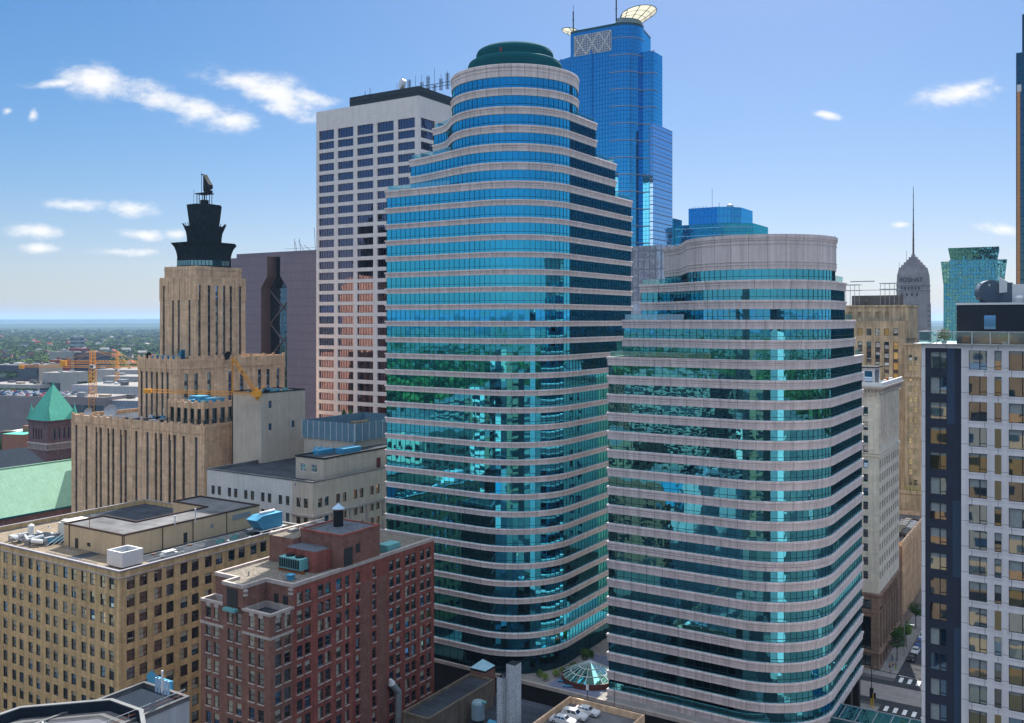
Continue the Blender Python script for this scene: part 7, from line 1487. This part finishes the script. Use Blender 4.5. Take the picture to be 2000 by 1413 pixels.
# small houses among the trees of the far side
rr = random.Random(8)
def house(px, py, colr, label, roof):
    x, y = atz(px, py, 0); t = empty('house', x, y, 0, rr.uniform(0, 3), label, 'house', 'small houses among the far trees'); w_, d_, h_ = rr.uniform(11, 22), rr.uniform(10, 16), rr.uniform(12, 15)
    m = MB(); m.box(-w_/2, w_/2, -d_/2, d_/2, 0, h_, colr); m.build('wall', t); m = MB(); m.face([(-w_/2, -d_/2-.5, h_), (w_/2, -d_/2-.5, h_), (w_/2, 0, h_+4), (-w_/2, 0, h_+4)], roof); m.face([(w_/2, d_/2+.5, h_), (-w_/2, d_/2+.5, h_), (-w_/2, 0, h_+4), (w_/2, 0, h_+4)], roof)
    for x_ in (-w_/2, w_/2): m.face([(x_, -d_/2, h_), (x_, d_/2, h_), (x_, 0, h_+4)], colr)
    m.build('roof', t)
wl = [('white', M('house_white', (.6, .58, .55))), ('cream', M('house_cream', (.5, .42, .3))), ('grey', M('house_grey', (.3, .3, .31))), ('brick', M('house_brick', (.3, .13, .09)))]
rf = [('grey', roofgrey), ('red brown', redc), ('pale', planeroof), ('dark', darkslate)]
k = 0
for gx_ in range(10):
    for gy_ in range(5):
        if rr.random() < .15: continue
        a, b = wl[rr.randrange(4)], rf[rr.randrange(4)]; px = 8+gx_*31+rr.uniform(-12, 12); py = [668, 682, 695, 708, 722][gy_]+rr.uniform(-5, 5)
        house(px, py, a[1], '%s house, %s roof, %s row of far trees, %s' % (a[0], b[0], ['farthest', 'far', 'middle', 'near', 'nearest'][gy_], ['at the left edge', 'near the left edge', 'left of the tan drum', 'over the tan drum', 'left of the slab tower', 'by the slab tower', 'right of the slab tower', 'above the crane', 'above the orange crane', 'beside the art deco tower'][gx_]), b[1]); k += 1
# ---------------------------------------------------------------- far-off wood (one mass)
def crown_mesh(seed):
    q = random.Random(seed); m = MB()
    for i in range(230):
        u = Vector((q.gauss(0, 1), q.gauss(0, 1), abs(q.gauss(0, .8)))).normalized(); r = q.uniform(.6, 1.08); c_ = Vector((u.x*r, u.y*r, .25+u.z*r*.75)); a = Vector((q.uniform(-1, 1), q.uniform(-1, 1), q.uniform(-.5, .5))).normalized(); b = u.cross(a).normalized(); s = .19*q.uniform(.6, 1.3)
        m.face([c_-a*s, c_+b*s, c_+a*s, c_-b*s], lm2)
    return m.mesh('leaf_mass')
wood = MB(); pts = []; q = random.Random(77)
def scatter(n, r0, r1, a0, a1):
    out = []
    for i in range(n):
        u = q.random(); r = 1/((1-u)/r0+u/r1); a = radians(q.uniform(a0, a1)); out.append((r*sin(a), r*cos(a), -1.5))
    return out
def clear(p): return not (-230 < p[0] < 400 and -100 < p[1] < 900)
pts = [p for p in scatter(15000, 1250, 9000, -33, -19)+scatter(5000, 1100, 9000, -19, 30)+scatter(5000, 700, 6000, -180, -33)+scatter(2500, 700, 6000, 30, 180) if clear(p)]
me = bpy.data.meshes.new('wood'); me.from_pydata(pts, [], []); wo_ = bpy.data.objects.new('wood', me); COL.objects.link(wo_); tag(wo_, 'far-off green wood stretching to the horizon', 'wood', None, 'stuff')
ng = bpy.data.node_groups.new('wood', 'GeometryNodeTree'); ng.interface.new_socket('Geometry', in_out='INPUT', socket_type='NodeSocketGeometry'); ng.interface.new_socket('Geometry', in_out='OUTPUT', socket_type='NodeSocketGeometry')
gi = ng.nodes.new('NodeGroupInput'); go = ng.nodes.new('NodeGroupOutput'); mp_ = ng.nodes.new('GeometryNodeMeshToPoints'); ip = ng.nodes.new('GeometryNodeInstanceOnPoints'); oi = ng.nodes.new('GeometryNodeObjectInfo'); rv = ng.nodes.new('FunctionNodeRandomValue'); rz = ng.nodes.new('FunctionNodeRandomValue')
src = bpy.data.objects.new('wood_leaf_mass', crown_mesh(1)); 
oi.inputs[0].default_value = src
rv.data_type = 'FLOAT_VECTOR'; rv.inputs[0].default_value = (6.5, 6.5, 6.5); rv.inputs[1].default_value = (15, 15, 15)
rz.data_type = 'FLOAT_VECTOR'; rz.inputs[0].default_value = (0, 0, 0); rz.inputs[1].default_value = (0, 0, 6.28); rz.inputs['Seed'].default_value = 5
ng.links.new(gi.outputs[0], mp_.inputs[0]); ng.links.new(mp_.outputs[0], ip.inputs[0]); ng.links.new(oi.outputs['Geometry'], ip.inputs['Instance']); ng.links.new(rv.outputs[0], ip.inputs['Scale']); ng.links.new(rz.outputs[0], ip.inputs['Rotation']); ng.links.new(ip.outputs[0], go.inputs[0])
md = wo_.modifiers.new('scatter', 'NODES'); md.node_group = ng
# ---------------------------------------------------------------- the city behind and beside the viewpoint, seen mirrored in the glass
rr = random.Random(61)
bm_ = [M('reflected_wall%d' % i, c, .85, .12, .2, streak=.15) for i, c in enumerate(((.48, .43, .33), (.26, .18, .12), (.62, .60, .54), (.19, .10, .07), (.26, .25, .22), (.05, .05, .055)))]
def back(a, b, W, D, z, mt, label, fw=4.0, fh=3.7, gh=.5, gw=.6):
    r = bld('city_block', label, a, b, 'building', 'city blocks behind the viewpoint'); m = MB(); m.box(-W, 0, 0, D, 0, z, mt, tmat=roofgrey); m.build('wall', r); m = MB()
    n = int(W/fw); k = int(z/fh)
    for j in range(k):
        z0 = j*fh+fh*(1-gh)*.6
        if gw >= .99: m.box(-W+.4, -.4, D+.02, D+.12, z0, z0+fh*gh, backwin); m.box(.02, .12, .4, D-.4, z0, z0+fh*gh, backwin); continue
        for i in range(n): x = -W+(i+.5)*W/n; m.face([(x+fw*gw/2, D+.1, z0), (x-fw*gw/2, D+.1, z0), (x-fw*gw/2, D+.1, z0+fh*gh), (x+fw*gw/2, D+.1, z0+fh*gh)], backwin)
        for i in range(int(D/fw)): y = (i+.5)*D/int(D/fw); m.face([(.1, y-fw*gw/2, z0), (.1, y+fw*gw/2, z0), (.1, y+fw*gw/2, z0+fh*gh), (.1, y-fw*gw/2, z0+fh*gh)], backwin)
    m.build('windows', r, kind='stuff')
B_ = [(20, 225, 40, 34, 42, 0), (-60, 300, 60, 40, 30, 3), (-70, 215, 44, 40, 54, 2), (-160, 260, 60, 50, 40, 1), (-30, 160, 34, 36, 38, 1), (10, 128, 20, 40, 30, 3), (-90, 150, 40, 36, 62, 4), (-190, 170, 50, 40, 50, 0), (-60, 90, 36, 34, 46, 2), (-150, 95, 50, 36, 72, 5), (-55, -40, 40, 38, 60, 1), (-150, 10, 50, 50, 70, 0),
      (-280, 220, 70, 60, 45, 3), (-300, 120, 60, 50, 60, 2), (-270, 340, 80, 60, 28, 4), (-140, 400, 80, 60, 26, 0), (0, 420, 90, 50, 24, 2), (-330, 30, 60, 60, 80, 1), (-30, -150, 50, 50, 52, 4), (-20, -82, 45, 50, 62, 5), (-75, 3, 34, 50, 74, 1), (-60, 40, 34, 44, 58, 5)]
for i, (a, b, W, D, z, k) in enumerate(B_):
    back(a, b, W, D, z, bm_[k], '%s %s %s block %s, mirrored in the teal glass' % ('wide' if W > 55 else 'broad' if W > 42 else 'narrow', ['pale', 'brown', 'white', 'red brick', 'grey', 'dark'][k], 'low' if z < 35 else 'mid height' if z < 58 else 'tall', 'left of the viewpoint' if a > -20 and b > 0 else 'far behind the viewpoint' if a < -200 else 'right of the viewpoint' if b < 0 else 'behind the viewpoint'), 5+(i % 3), 3.9, .55, 1 if i % 4 == 2 else .6)
back(-125, 232, 15, 15, 128, bm_[1], 'slim brown tower behind the viewpoint, mirrored in the tall banded tower', 3.6)
back(-70, 118, 8, 20, 112, bm_[4], 'slim white slab behind the viewpoint, mirrored as a pale strip in the banded towers', 4)
back(-240, 60, 30, 30, 118, bm_[5], 'dark slab tower behind the viewpoint, mirrored beside the pale strip', 4)
# ---------------------------------------------------------------- haze
hz = bpy.data.materials.new('haze_air'); hz.use_nodes = True; t = hz.node_tree; t.nodes.clear(); o = t.nodes.new('ShaderNodeOutputMaterial'); v = t.nodes.new('ShaderNodeVolumePrincipled'); t.links.new(v.outputs[0], o.inputs['Volume'])
v.inputs['Density'].default_value = HAZE; v.inputs['Color'].default_value = (.40, .63, .97, 1); v.inputs['Anisotropy'].default_value = .2
m = MB(); m.box(-36000, 36000, -36000, 36000, -2, 240, hz); ho = m.build('haze', None, 'thin blue air haze over the whole city', kind='stuff')
